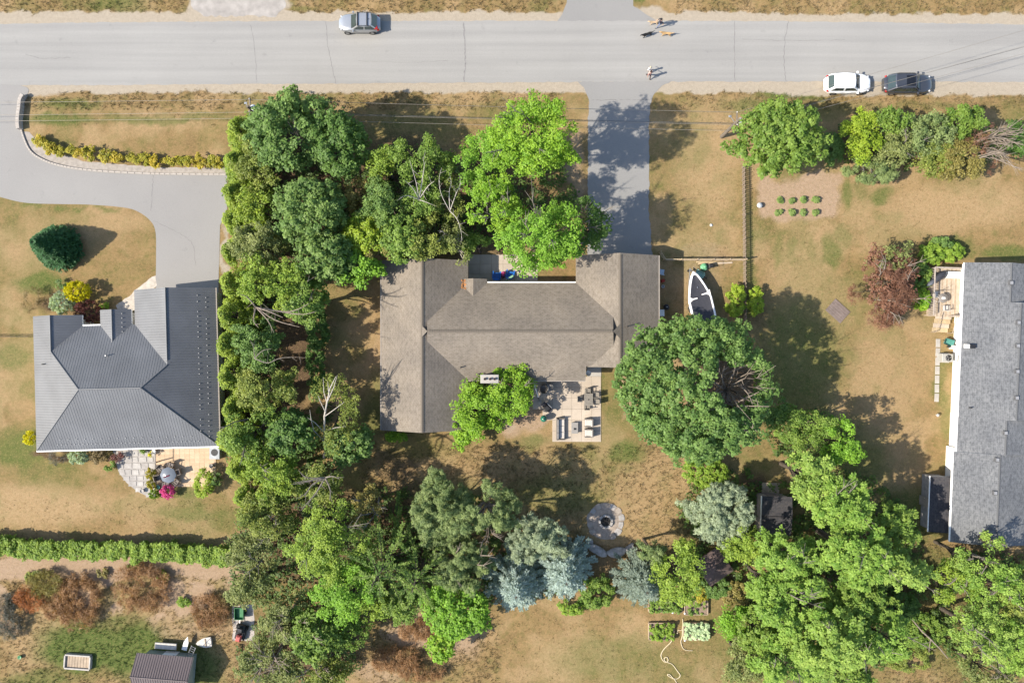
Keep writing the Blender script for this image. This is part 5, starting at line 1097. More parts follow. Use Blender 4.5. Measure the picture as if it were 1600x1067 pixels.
rock([(918,850),(926,849),(936,853),(946,860),(947,868),(938,868),(927,862),(920,857)], .45, 'stone_bench', 'long stone bench slab left below the fire pit', GB)
rock([(948,861),(958,856),(970,854),(977,857),(975,864),(966,870),(955,869),(949,865)], .45, 'stone_bench', 'long stone bench slab in the middle below the fire pit', GB)
rock([(976,856),(983,850),(989,848),(988,856),(983,864),(980,865)], .5, 'stone_bench', 'small triangular stone at the right end of the benches', GB)
rock([(919,842),(923,840),(926,843),(926,848),(921,848)], .35, 'boulder', 'small round boulder above the left stone bench', GB)

# ------------------------------------------------------------------ vehicles
def car(px_, py_, L, Wc, Hc, heading, paint, label, roofbars=False, sunroof=False, wx=(.62,.90,-1.55,-1.9), name='parked_car', redtail=.16):
    """local +x is forward. wx = windshield base/roof front/roof rear/rear glass base x positions"""
    x_, y_ = P(px_, py_, .7); root = empty(name, (x_, y_, 0), heading, label, 'car', 'cars parked along the road')
    mb = MB(); st = 17; rows = []
    for i in range(st):
        t = i/(st-1)*2-1; x = t*L/2*(1 if abs(t) < .99 else 1)
        wv = Wc/2*(1-abs(t)**7)**.5*(1-.07*max(0, t)**2-.04*max(0, -t)**2) if abs(t) < .985 else Wc/2*.60
        wv = max(wv, Wc/2*.60)
        hood = .98 if x < wx[0] else .98-.20*((x-wx[0])/(L/2-wx[0]))**1.5
        if x < wx[3]: hood = .98-.06*((wx[3]-x)/(L/2+wx[3]))
        if i in (0, st-1): hood -= .10
        zb = .24 if abs(t) < .9 else .32
        half = [(0, hood+.035), (wv*.5, hood+.03), (wv*.82, hood+.005), (wv*.95, hood-.06), (wv, hood-.22), (wv*.995, .55), (wv*.95, zb)]
        rows.append([(x, -a, z) for a, z in half[::-1]]+[(x, a, z) for a, z in half[1:]])
    k = len(rows[0]); vs_ = [p for r_ in rows for p in r_]
    mb.add(vs_, [(i*k+j, i*k+j+1, (i+1)*k+j+1, (i+1)*k+j) for i in range(st-1) for j in range(k-1)], 0, True)
    mb.add(rows[0], [tuple(range(k))], 0); mb.add(rows[-1], [tuple(range(k-1, -1, -1))], 0)
    mb.add([vs_[i*k] for i in range(st)]+[vs_[i*k+k-1] for i in range(st)], [(i, st+i, st+i+1, i+1) for i in range(st-1)], 0)
    body = mb.build('body', paint, root)
    a0, a1, r1, r0 = wx; wb, wr, zb, zt = Wc*.450, Wc*.405, .97, Hc
    # cabin shell
    mb = MB(); base = [(a0,-wb*.94),(a0,wb*.94),(r0,wb*.94),(r0,-wb*.94)]; mid = [(a0-.05,-wb),(r0+.1,-wb)]
    def ringp(xf, xr, w_, z, bow): return [(xf,0,z+bow*.5),(xf-.03,w_*.55,z+bow*.35),(xf-.10,w_*.93,z),((xf+xr)/2,w_,z+bow*.2),(xr+.06,w_*.93,z),(xr,w_*.5,z+bow*.3),(xr,0,z+bow*.4),(xr,-w_*.5,z+bow*.3),(xr+.06,-w_*.93,z),((xf+xr)/2,-w_,z+bow*.2),(xf-.10,-w_*.93,z),(xf-.03,-w_*.55,z+bow*.35)]
    A = ringp(a0, r0, wb, zb, 0); B = ringp(a1, r1, wr, zt-.05, .03); C_ = [(p[0]*.96+(a1+r1)/2*.04, p[1]*.92, zt) for p in B]; n = 12
    mb.add(A+B+C_, [(i, (i+1) % n, n+(i+1) % n, n+i) for i in range(n)]+[(n+i, n+(i+1) % n, 2*n+(i+1) % n, 2*n+i) for i in range(n)], 0, False)
    mb.add(C_+[((a1+r1)/2, 0, zt+.035)], [(i, (i+1) % n, n) for i in range(n)], 0, True)
    roof = mb.build('cabin', paint, root)
    def panel(name, quad, off, m):
        q = [V(p) for p in quad]; nn_ = (q[1]-q[0]).cross(q[3]-q[0]).normalized()
        if nn_.dot(sum(q, V())/4-V((0,0,.6))) < 0: nn_ = -nn_
        c = sum(q, V())/4; q = [c+(p-c)*.93+nn_*off for p in q]; b_ = [p-nn_*.012 for p in q]
        o = MB().add(q+b_, [(0,1,2,3),(7,6,5,4),(0,4,5,1),(1,5,6,2),(2,6,7,3),(3,7,4,0)]).build(name, m, root); return o
    G_ = glass_mat('car_glass', (.035,.055,.055), .05)
    A_, B_ = A, B
    panel('windshield', [(a0+.01,-wb*.88,zb+.02),(a0+.01,wb*.88,zb+.02),(a1-.02,wr*.86,zt-.06),(a1-.02,-wr*.86,zt-.06)], .035, G_)
    panel('rear_window', [(r0-.01,wb*.84,zb+.03),(r0-.01,-wb*.84,zb+.03),(r1+.01,-wr*.8,zt-.07),(r1+.01,wr*.8,zt-.07)], .03, G_)
    for s in (-1, 1):
        for (u0, u1) in ((.03, .48), (.52, .97)):
            xa_, xb_ = a0-.10+(r0+.10-a0+.10)*u0, a0-.10+(r0+.10-a0+.10)*u1; ya_, yb_ = a1-.12+(r1+.08-a1+.12)*u0, a1-.12+(r1+.08-a1+.12)*u1
            panel('side_window', [(xa_,s*wb*.97,zb+.03),(xb_,s*wb*.97,zb+.03),(yb_,s*wr*.965,zt-.07),(ya_,s*wr*.965,zt-.07)], .03, G_)
        MB().bbox((0,0,0), (.16,.20,.13), .03).build('mirror', paint, root, (a0-.18, s*(Wc/2+.07), 1.0))
        MB().bbox((0,0,0), (.14,.30,.09), .03).build('headlight', mat('lamp_glass', (.6,.6,.62), .15, .1, 3), root, (L/2-.26, s*Wc*.33, .755), s*-.35)
        MB().bbox((0,0,0), (.18,.30,.13), .03).build('tail_light', mat('tail_red', (.45,.02,.02), .25, .15, 3), root, (-L/2+redtail+.07, s*Wc*.35, .74), s*.3)
        for xx in (L*.31, -L*.29):
            wh = MB().lathe([(.20,-.09),(.31,-.10),(.33,-.05),(.33,.05),(.31,.10),(.20,.09)], (0,0,0), 18).build('wheel', RUBBER, root, (xx, s*(Wc/2-.10), .33)); wh.rotation_euler = (R(90), 0, 0)
            rm = MB().lathe([(0,.07),(.08,.08),(.20,.085),(.21,0),(.20,-.085),(.08,-.08),(0,-.07)], (0,0,0), 14).build('rim', STEEL, wh)
    if roofbars:
        for xx in (.62, -.28): 
            bar = MB().bbox((0,0,0), (.10, wr*1.9, .05), .015).build('roof_bar', DARK, root, ((a1+r1)/2+xx-.05, 0, zt+.10))
        for s in (-1, 1): MB().tube([(a1-.2, s*wr*.93, zt+.0), (a1-.35, s*wr*.93, zt+.07), (r1+.3, s*wr*.93, zt+.07), (r1+.12, s*wr*.93, zt)], .028, 6).build('roof_rail', DARK, root)
    if sunroof:
        MB().bbox((0,0,0), (.86, wr*1.32, .02), .01).build('sunroof', glass_mat('sunroof_glass', (.012,.013,.016), .08), root, (a1-.62, 0, zt+.03))
        for s in (-1, 1): MB().tube([(a1-.2, s*wr*.95, zt-.01), (a1-.35, s*wr*.95, zt+.05), (r1+.3, s*wr*.95, zt+.05), (r1+.12, s*wr*.95, zt-.01)], .022, 6).build('roof_rail', DARK, root)
    MB().tube([(r1+.3, 0, zt+.02), (r1+.2, 0, zt+.12)], [.035, .01], 6).build('antenna', DARK, root)
    for s in (-1, 1):
        MB().box((0,0,0), (1.9, .012, .03)).build('sill_trim', DARK, root, (-.1, s*(Wc/2+.004), .42))
    return root
SILV = mat('silver_paint', (.46,.47,.48), .28, .04, 1, .55, .5, 0, coat=.7); WPAINT = mat('white_car_paint', (.80,.80,.80), .3, .03, 1, 0, .5, 0, coat=.7); GPAINT = mat('graphite_paint', (.085,.09,.105), .3, .06, 1, .5, .5, 0, coat=.8)
c1 = car(562, 36.5, 4.0, 1.72, 1.56, math.pi, SILV, 'silver hatchback with black roof bars parked on the far side of the road', True, wx=(.75,.18,-1.28,-1.72))
c2 = car(1324.5, 131, 4.35, 1.84, 1.62, 0, WPAINT, 'white crossover parked on the gravel shoulder', wx=(1.02,.42,-1.62,-2.0))
c3 = car(1418, 131.5, 4.65, 1.86, 1.62, 0, GPAINT, 'dark grey crossover with glass roof panel parked on the gravel shoulder', sunroof=True, wx=(1.05,.48,-1.55,-2.05))
# red cover inside the silver car's rear corner
MB().bbox((0,0,0), (.36,.34,.12), .05).build('rear_lamp_cluster', mat('tail_red', (.45,.02,.02), .25), c1, (-1.62, .58, 1.04), .15)

# ------------------------------------------------------------------ boat on its trailer
bxm, bym = P(1094, 470, 1.2); bang = math.atan2(m_px(58), m_px(-14.5))
boat = empty('motor_boat', (bxm, bym, 0), bang, 'white bow-rider motor boat with a black cover, its stern under the huge maple', 'boat')
L = 5.6; st = 15; hull = MB(); rows = []; GW_ = []
def bw(t): return 1.16*min(1, ((1-t)*2.1)**.62) if t > .25 else 1.16*(.93+.07*min(1, t/.25))
for i in range(st):
    t = i/(st-1); x = -2.7+L*t; w2 = max(bw(t), .03); sh = 1.28+.16*t*t; ke = .55+.55*max(0, t-.55)**1.5*2.0
    rows.append([(x, -w2, sh), (x, -w2*.92, sh-.35), (x, -w2*.55, ke+.14), (x, 0, ke), (x, w2*.55, ke+.14), (x, w2*.92, sh-.35), (x, w2, sh)])
vs_ = [p for r_ in rows for p in r_]; hull.add(vs_, [(i*7+j, (i+1)*7+j, (i+1)*7+j+1, i*7+j+1) for i in range(st-1) for j in range(6)], 0, True); hull.add(rows[0], [tuple(range(7))])
BW = mat('gelcoat', (.80,.76,.73), .3, .05, 2, 0, .5, 0); hull.build('hull', BW, boat)
gun = MB()
for s in (-1, 1):
    pts = [(r_[0][0], s*(abs(r_[0][1])-.0), r_[0][2]) for r_ in rows]; n = len(pts)
    inn = [(p[0]-.02 if i < n-1 else p[0]-.36, s*max(abs(p[1])-.20, .0), p[2]+.03) for i, p in enumerate(pts)]
    mid = [(p[0], s*max(abs(p[1])-.06, 0), p[2]+.07) for p in pts]
    f_ = [(i, i+1, n+i+1, n+i) for i in range(n-1)]+[(n+i, n+i+1, 2*n+i+1, 2*n+i) for i in range(n-1)]
    gun.add(pts+mid+inn, f_ if s == -1 else [q[::-1] for q in f_], 0, True)
gun.build('gunwale', BW, boat)
def deck(t0, t1, name, z, m, sag=.06):
    mb = MB(); k = 10; vs_ = []
    for i in range(k+1):
        t = t0+(t1-t0)*i/k; w2 = max(bw(t)-.19, .02); x = -2.7+L*t; zz = 1.28+.16*t*t+z
        for j in range(7): u = j/3-1; vs_.append((x, u*w2, zz-sag*(1-u*u)*(1+.3*math.sin(i*2.1+j))))
    mb.add(vs_, [(i*7+j, (i+1)*7+j, (i+1)*7+j+1, i*7+j+1) for i in range(k) for j in range(6)], 0, True); return mb.build(name, m, boat)
deck(.0, .55, 'stern_cover', .035, CHAR); deck(.55, .95, 'bow_cover', .035, CHAR)
for s in (-1, 1):
    tt = .56 if s == -1 else .56
    xx = -2.7+L*tt+(.12 if s == -1 else -.12); w2 = bw(tt)
    pts = [(xx-.30, s*w2*.98), (xx+.30, s*w2*.98), (xx+.06, s*w2*.62), (xx+.03, s*w2*.22), (xx-.06, s*w2*.22), (xx-.08, s*w2*.62)]
    MB().prism(pts, 1.32, 1.43).build('windscreen_console', BW, boat)
MB().tube([(1.3,0,1.4),(1.3,0,1.48)], .05, 8).build('cover_strap_button', STEEL, boat)
om = MB().bbox((-2.95,0,1.15), (.45,.42,.75), .12).build('outboard_motor', DARK, boat); MB().box((-2.95,0,.6), (.18,.14,.6)).build('motor_leg', DARK, om)
trl = empty('boat_trailer', (bxm, bym, 0), bang, 'galvanised boat trailer under the white motor boat', 'trailer')
fm = MB(); 
for s in (-1, 1): fm.tube([(-2.3, s*.7, .45), (1.4, s*.62, .45), (3.3, 0, .48)], .05, 6)
for xx in (-2.0, -.4, 1.2): fm.tube([(xx, -.72, .45), (xx, .72, .45)], .04, 6)
fm.build('frame', GREY, trl); MB().tube([(3.0,0,.48),(3.05,0,.9)], .05, 6).build('winch_post', GREY, trl)
for s in (-1, 1):
    wh = MB().lathe([(.0,-.08),(.18,-.09),(.29,-.08),(.30,0),(.29,.08),(.18,.09),(.0,.08)], (0,0,0), 16).build('wheel', RUBBER, trl, (-.6, s*.95, .30)); wh.rotation_euler = (R(90), 0, 0)
    MB().bbox((0,0,0), (.8,.24,.06), .02).build('fender', GREY, trl, (-.6, s*.95, .66))
    MB().bbox((0,0,0), (3.2,.12,.10), .01).build('bunk', WOOD, trl, (-.5, s*.45, .54))
MB().lathe([(.0,-.05),(.10,-.05),(.13,0),(.10,.05),(0,.05)], (0,0,0), 12).build('jack_wheel', RUBBER, trl, (3.1,.12,.13))

# ------------------------------------------------------------------ picket fence, gate rail and yard things by the boat
ft, fb = P(1164, 258, .9), P(1167, 524, .9); fl = math.hypot(fb[0]-ft[0], fb[1]-ft[1]); fa = math.atan2(fb[1]-ft[1], fb[0]-ft[0])
fen = empty('picket_fence', (*ft, 0), fa, 'long weathered wooden board fence running down the right side of the boat yard', 'fence')
FW = mat('fence_wood', (.27,.21,.16), .88, .2, 3)
pk = MB().bbox((0,0,.45), (.11,.024,.90), .01).mesh('picket', FW); n = int(fl/.205)
for i in range(n): inst('picket', pk, fen, ((i+.5)*fl/n, .03 if i % 2 else -.03, 0), rp.uniform(-.02,.02), (1,1,1+rp.uniform(-.03,.03)))
for z in (.25, .7): box_part('rail', (fl/2, 0, z), (fl, .035, .08), FW, fen)
for i in range(8): box_part('post', (fl*i/7, 0, .46), (.09,.05,.92), FW, fen)
gt = empty('rail_fence', (*P(1038, 406, .6), 0), 0, 'low pale wooden rail fence between the garage and the board fence', 'fence')
a_ = V((0,0,0)); b_ = P(1164, 404.5, .6); ln = b_[0]-gt.location.x
for z in (.35, .75, 1.15): MB().bbox((ln/2, 0, z), (ln, .07, .11), .01).build('rail', NEWWOOD if z > 1 else WOOD, gt)
for i in range(6): MB().bbox((ln*i/5, 0, .65), (.11,.11,1.3), .02).build('post', NEWWOOD if i < 2 else WOOD, gt)
gl_ = empty('open_gate', (*P(1035, 400, .6), 0), R(-58), 'short open wooden gate leaf beside the garage corner', 'gate')
for z in (.3, .7, 1.1): MB().bbox((0, 0, z), (.95, .05, .10), .01).build('gate_rail', NEWWOOD, gl_)
for xx in (-.45, .45): MB().bbox((xx, 0, .65), (.09,.08,1.25), .02).build('gate_post', NEWWOOD, gl_)
for k, (a, b_, ln_, rz, hh, l_) in enumerate([(1107,410,2.4,-2,.05,'long fresh yellow board lying along the rail fence'),(1112,411.5,2.7,2,.05,'second pale board lying beside the fresh yellow board'),(1104,412.6,1.5,-4,.04,'short board lying in front of the longer boards'),(1133,411,1.4,3,.05,'pale whitish board lying at the right end of the boards')]):
    x_, y_ = P(a, b_); MB().bbox((0,0,hh/2+.004), (ln_,.15,hh), .008).build('board', NEWWOOD if k != 3 else DECKW, None, (x_, y_, k*.004), R(rz), label=l_, cat='board', group='boards by the rail fence')
def wheel_y(parent, loc, r, wd, name='wheel', m=RUBBER, n=12):
    o = MB().lathe([(0,-wd/2),(r*.6,-wd/2),(r,-wd*.35),(r,wd*.35),(r*.6,wd/2),(0,wd/2)], (0,0,0), n).build(name, m, parent, loc); o.rotation_euler = (R(90),0,0); return o
# green push mower
x_, y_ = P(1101, 417, .4); mw = empty('lawn_mower', (x_, y_, 0), R(10), 'green push mower with a black grass bag beside the boards', 'mower')
GREENL = mat('light_green_paint', (.16,.42,.22), .45, .12, 5)
MB().lathe([(0,.34),(.20,.34),(.36,.26),(.38,.12),(.36,.10)], (0,0,0), 14).build('deck', GREENL, mw); MB().lathe([(0,.62),(.14,.60),(.18,.52),(.18,.34)], (0,0,0), 12).build('engine', GREENL, mw)
for s in (-1,1):
    for xx in (-.33,.33): wheel_y(mw, (xx, s*.30, .12), .12, .06)
    MB().tube([(.3, s*.2, .3),(.95, s*.2, .95)], .018, 6).build('handle_bar', DARK, mw)
MB().tube([(.95,-.2,.95),(.95,.2,.95)], .02, 6).build('handle_grip', DARK, mw); MB().bbox((.62,0,.42), (.5,.42,.4), .1).build('grass_bag', DARK, mw)
# wheelbarrow
x_, y_ = P(1093, 428, .4); wbw = empty('wheelbarrow', (x_, y_, 0), R(-30), 'pale green wheelbarrow at the bow of the motor boat', 'wheelbarrow')
TEALP = mat('pale_green_enamel', (.26,.42,.34), .5, .15, 5)
tb = MB(); o_ = [(-.45,-.28),(.35,-.33),(.48,-.2),(.48,.2),(.35,.33),(-.45,.28)]; n = 6
tb.add([(p[0],p[1],.62) for p in o_]+[(p[0]*.6,p[1]*.6,.36) for p in o_], [(i,(i+1)%n,n+(i+1)%n,n+i) for i in range(n)]+[tuple(range(n,2*n))], 0); tb.build('tray', TEALP, wbw)
for s in (-1,1): MB().tube([(.75,s*.06,.2),(0,s*.22,.35),(-.95,s*.27,.62)], .022, 6).build('handle', WOOD, wbw); MB().tube([(-.3,s*.2,.4),(-.4,s*.24,0)], .018, 6).build('leg', GREY, wbw)
wheel_y(wbw, (.72,0,.18), .18, .07)
# small things along the garage wall
def lathe_thing(name, px_, py_, prof, m, label, cat, z=0, group=None, n=14):
    x_, y_ = P(px_, py_, z); return MB().lathe(prof, (0,0,0), n).build(name, m, None, (x_, y_, z), label=label, cat=cat, group=group)
GX_ = 'things kept along the garage wall'
x_, y_ = P(1034, 425, .4); lc = empty('folding_chair', (x_, y_, 0), R(80), 'pale blue folded lawn chair leaning by the garage wall', 'chair', GX_)
PBL = mat('pale_blue_fabric', (.42,.52,.60), .8, .1, 8)
MB().bbox((0,0,.42), (.5,.45,.05), .01).build('seat', PBL, lc); MB().box((-.27,0,.7), (.05,.45,.55), 0, 0, 0, -.2).build('backrest', PBL, lc)
for s in (-1,1): MB().tube([(-.25,s*.23,0),(.2,s*.23,.42)], .015, 6).build('leg', STEEL, lc); MB().tube([(.25,s*.23,0),(-.2,s*.23,.42)], .015, 6).build('leg', STEEL, lc)
gc = MB().bbox((0,0,.2), (.36,.28,.4), .06).build('fuel_can', REDP, None, (*P(1035,439), 0), R(15), label='red fuel can by the garage wall', cat='can', group=GX_); MB().tube([(.1,0,.4),(.2,0,.5)], .03, 6).build('spout', DARK, gc)
lathe_thing('bucket', 1035, 448, [(0,.02),(.13,.02),(.16,.33),(.17,.34),(.15,.34),(.12,.04),(0,.04)], mat('white_plastic', (.6,.6,.58), .5), 'small pale bucket by the garage wall', 'bucket', group=GX_)
kg = empty('kettle_barbecue', (*P(1041, 480, .6), 0), 0, 'round black kettle barbecue behind the garage', 'barbecue', GX_)
MB().lathe([(0,.42),(.2,.46),(.29,.62),(.30,.70)], (0,0,0), 16).build('bowl', DARK, kg); MB().lathe([(.30,.70),(.26,.84),(.14,.93),(0,.96)], (0,0,0), 16).build('lid', DARK, kg); MB().bbox((0,0,.98), (.12,.05,.05), .01).build('lid_handle', STEEL, kg)
for i in range(3): a = i*2.094; MB().tube([(.14*math.cos(a),.14*math.sin(a),.5),(.3*math.cos(a),.3*math.sin(a),0)], .015, 6).build('leg', STEEL, kg)
bn = MB().bbox((0,0,.3), (.45,.6,.6), .04).build('storage_bin', mat('grey_plastic', (.42,.42,.42), .5), None, (*P(1033, 489, .3), 0), 0, label='grey storage bin with pale lid against the garage', cat='bin', group=GX_); MB().bbox((0,0,.63), (.49,.64,.06), .02).build('lid', WHITE, bn)
# brown board panel lying on the right lawn
bpn = empty('plank_platform', (*P(1309, 486, .05), 0), R(-42), 'dark brown plank panel lying flat on the right lawn', 'panel')
for i in range(6): MB().bbox((0, -.62+i*.25, .06+rp.uniform(-.004,.004)), (1.95,.235,.04), .006).build('plank', BROWNB, bpn)
for xx in (-.7,.7): MB().box((xx,0,.02), (.09,1.4,.036)).build('batten', BROWNB, bpn)
# white lid/bucket by the fence and white ball things
lathe_thing('bucket', 1185, 322, [(0,.02),(.2,.02),(.24,.36),(.27,.37),(.27,.40),(0,.41)], mat('white_plastic', (.6,.6,.58), .5), 'white bucket with lid standing beside the tilled garden bed', 'bucket')
lathe_thing('lawn_light', 1462, 648, [(.03,0),(.03,.3),(.13,.32),(.15,.42),(0,.46)], mat('white_plastic', (.6,.6,.58), .5), 'small white lawn lamp by the white wall', 'lamp')
lathe_thing('flower_pot', 1450, 763, [(0,.02),(.16,.02),(.24,.34),(.26,.42),(.22,.42),(.2,.36),(0,.36)], REDP, 'red pot at the corner of the lean-to', 'pot')
lathe_thing('lawn_stone', 1111, 352, [(.14,0),(.15,.06),(.09,.12),(0,.13)], mat('white_plastic', (.6,.6,.58), .5), 'small pale stone on the dry lawn beside the driveway', 'stone', n=9)

# ------------------------------------------------------------------ patio furniture
def chair(name, px_, py_, rz, m_, label, cat='chair', group=None, w_=.5, sh=.44, bh=.88, arms=True, cush=None):
    x_, y_ = P(px_, py_, .5); r_ = empty(name, (x_, y_, 0), rz, label, cat, group)     # local +x is the front
    MB().bbox((0,0,sh-.03), (w_,w_,.06), .02).build('seat', m_, r_); b = MB().box((-w_/2+.02,0,(sh+bh)/2), (.05,w_,bh-sh), 0, 0, 0, -.12); b.build('backrest', m_, r_)
    for s in (-1,1):
        for q in (-1,1): MB().tube([(q*w_*.44,s*w_*.44,0),(q*w_*.42,s*w_*.44,sh-.05)], .018, 6).build('leg', m_, r_)
        if arms: MB().bbox((.02,s*w_*.52,sh+.20), (w_*.9,.06,.04), .01).build('armrest', m_, r_)
    if cush: MB().bbox((.02,0,sh+.03), (w_-.06,w_-.06,.07), .03).build('cushion', cush, r_)
    return r_
x_, y_ = P(876, 670, .4); sf = empty('patio_sofa', (x_, y_, 0), 0, 'long grey wicker patio sofa with pale cushions', 'sofa')
MB().bbox((0,0,.17), (.80,2.1,.30), .02).build('base', WICKER, sf); MB().bbox((-.37,0,.42), (.10,2.1,.76), .03).build('backrest', WICKER, sf)
for s in (-1,1): MB().bbox((.03,s*1.02,.34), (.80,.09,.60), .02).build('armrest', WICKER, sf)
for k in (-1,0,1): MB().bbox((.10,k*.63,.40), (.58,.62,.15), .05).build('seat_cushion', CUSH, sf); MB().bbox((-.27,k*.63,.60), (.16,.62,.40), .05).build('back_cushion', CUSHD, sf)
x_, y_ = P(898, 668.5, .4); ct = empty('fire_table', (x_, y_, 0), 0, 'grey wicker fire table in front of the patio sofa', 'table')
MB().bbox((0,0,.2), (.58,1.0,.40), .01).build('base', WICKER, ct); MB().bbox((0,0,.43), (.66,1.08,.06), .015).build('table_top', CUSHD, ct); MB().bbox((.02,-.08,.48), (.24,.18,.05), .02).build('burner_tray', DARK, ct)
for k, (py_, l_) in enumerate(((660.5, 'upper of two pale-cushioned wicker armchairs on the patio'), (676.5, 'lower of two pale-cushioned wicker armchairs on the patio'))):
    x_, y_ = P(920, py_, .4); ac = empty('patio_armchair', (x_, y_, 0), math.pi, l_, 'armchair', 'wicker armchairs on the patio')
    MB().bbox((0,0,.17), (.78,.80,.30), .02).build('base', WICKER, ac); MB().bbox((-.36,0,.42), (.10,.80,.76), .03).build('backrest', WICKER, ac); MB().bbox((.08,0,.40), (.60,.64,.15), .05).build('seat_cushion', CUSH, ac); MB().bbox((-.25,0,.60), (.14,.62,.38), .05).build('back_cushion', CUSH, ac)
    for s in (-1,1): MB().bbox((.03,s*.37,.34), (.74,.08,.58), .02).build('armrest', WICKER, ac)
x_, y_ = P(919.5, 624, .6); dt = empty('dining_table', (x_, y_, 0), 0, 'grey-brown square dining table on the patio', 'table')
TAUPM = mat('taupe_table', (.24,.215,.18), .6, .15, 5)
for i in range(7): MB().bbox((-.36+i*.12,0,.72), (.11,1.2,.03), .008).build('slat', TAUPM, dt)
MB().box((0,0,.69), (.8,1.1,.03)).build('apron', TAUPM, dt)
for s in (-1,1):
    for q in (-1,1): MB().box((q*.36,s*.52,.34), (.06,.06,.68)).build('leg', TAUPM, dt)
MB().tube([(0,0,.73),(0,0,.80)], [.06,.04], 8).build('umbrella_collar', DARK, dt)
GC_ = 'chairs round the dining table'
for a, b_, rz, l_ in ((918,611,-math.pi/2,'dining chair at the top end of the patio table'),(906,623.5,0,'dining chair on the left of the patio table'),(931,617,math.pi,'dining chair on the right of the patio table, upper one'),(932,628,math.pi,'dining chair on the right of the patio table, lower one'),(917,636,math.pi/2,'dining chair at the bottom end of the patio table')):
    chair('dining_chair', a, b_, rz, TAUPM, l_, group=GC_)
x_, y_ = P(855, 637, .9); bq = empty('gas_barbecue', (x_, y_, 0), R(-45), 'black gas barbecue with a bright handle on the patio', 'barbecue')
MB().bbox((0,0,.40), (.62,.5,.78), .02).build('cabinet', DARK, bq); ld = MB().bbox((0,0,.96), (.66,.52,.34), .14).build('lid', DARK, bq); MB().tube([(-.3,.30,.98),(.3,.30,.98)], .035, 8).build('handle', STEEL, ld)
for s in (-1,1): MB().bbox((s*.46,0,.82), (.28,.46,.04), .01).build('side_shelf', CHAR, bq); wheel_y(bq, (s*.28,-.2,.07), .07, .04)
x_, y_ = P(849.5, 654, .7); eg = empty('ceramic_grill', (x_, y_, 0), 0, 'round green ceramic egg grill at the edge of the patio', 'grill')
EGG = mat('green_ceramic', (.03,.17,.11), .25, .15, 6, 0, .5); MB().lathe([(0,.34),(.18,.36),(.29,.52),(.33,.72)], (0,0,0), 18).build('base', EGG, eg); MB().lathe([(.33,.74),(.30,.90),(.19,1.04),(.07,1.10),(0,1.11)], (0,0,0), 18).build('dome', EGG, eg); MB().lathe([(0,1.20),(.06,1.19),(.07,1.10)], (0,0,0), 10).build('chimney_cap', DARK, eg)
for i in range(4): a = i*math.pi/2+.7; MB().tube([(.25*math.cos(a),.25*math.sin(a),0),(.27*math.cos(a),.27*math.sin(a),.55)], .02, 6).build('leg', DARK, eg)
chair('lounge_chair', 859, 605, -2.9, GREY, 'grey lounge chair under the south eave beside the tree', w_=.6, cush=CUSHD)
x_, y_ = P(838, 609, 1.2); um = empty('folded_umbrella', (x_, y_, 0), 0, 'closed white patio umbrella leaning under the vivid green tree', 'umbrella')
MB().tube([(-.25,.75,1.9),(.2,-.75,.5)], [.03,.05], 8).build('canopy_roll', WHITE, um); MB().tube([(.2,-.75,.5),(.36,-1.2,.06)], .025, 6).build('pole', GREY, um); MB().lathe([(0,.1),(.2,.08),(.24,0)], (.36,-1.2,0), 12).build('base', CONC, um)
st_ = MB(); pts = [(.55*math.cos(a)+.1, .9*math.sin(a)+.1, 1.0+.9*math.sin(a*.5+.4)) for a in np.linspace(-1.3, 1.5, 12)]
x_, y_ = P(846, 610, 1.0); hs = empty('hanging_chair', (x_, y_, 0), 0, 'curved metal stand of a hanging chair beside the white umbrella', 'chair'); MB().tube(pts, .03, 6).build('stand', GREY, hs); MB().lathe([(0,.35),(.3,.42),(.42,.62),(.40,.78)], (.25,.1,0), 14).build('basket', WICKER, hs); MB().lathe([(0,.03),(.45,.02),(.5,0)], (.3,-.6,0), 14).build('foot', GREY, hs)
x_, y_ = P(919, 583, 1.0); sd = empty('satellite_dish', (x_, y_, 0), 0, 'small white round dish beside the porch corner', 'dish'); MB().lathe([(0,1.2),(.16,1.23),(.26,1.32)], (0,0,0), 16).build('bowl', mat('white_plastic', (.6,.6,.58), .5), sd); MB().tube([(0,0,0),(0,0,1.2)], .03, 8).build('post', GREY, sd)
# blue chairs on the north terrace
for a, b_, rz, l_ in ((776,430,1.5,'left of the two blue plastic chairs on the north terrace'),(797,428,1.35,'right of the two blue plastic chairs on the north terrace')):
    x_, y_ = P(a, b_, .5); bc = empty('blue_chair', (x_, y_, 0), rz, l_, 'chair', 'blue chairs on the north terrace')
    for i in range(5): MB().bbox((-.02+i*.0+.0, -.24+i*.12, .36), (.55,.11,.03), .008).build('seat_slat', BLUEP, bc); MB().box((-.42, -.24+i*.12, .72), (.03,.11,.75), 0, 0, 0, -.35).build('back_slat', BLUEP, bc)
    for s in (-1,1): MB().bbox((.0,s*.36,.56), (.78,.12,.03), .008).build('armrest', BLUEP, bc); MB().box((.28,s*.33,.28), (.08,.04,.55)).build('leg', BLUEP, bc); MB().box((-.32,s*.33,.22), (.08,.04,.44)).build('leg', BLUEP, bc)
x_, y_ = P(786, 431, .5); stt = empty('side_table', (x_, y_, 0), 0, 'small dark side table with flowers between the blue chairs', 'table'); MB().lathe([(0,.5),(.24,.5),(.25,.47),(0,.47)], (0,0,0), 14).build('table_top', mat('plum_paint', (.10,.03,.06), .5), stt)
for i in range(3): a = i*2.09; MB().tube([(.1*math.cos(a),.1*math.sin(a),.48),(.2*math.cos(a),.2*math.sin(a),0)], .018, 6).build('leg', DARK, stt)
plant('globe', 786.5, 428, 2.6, 2.6, .95, 'pink', 'pot of pink and white flowers on the table between the blue chairs', None, name='potted_flowers', cat='flowers', zc=.72)
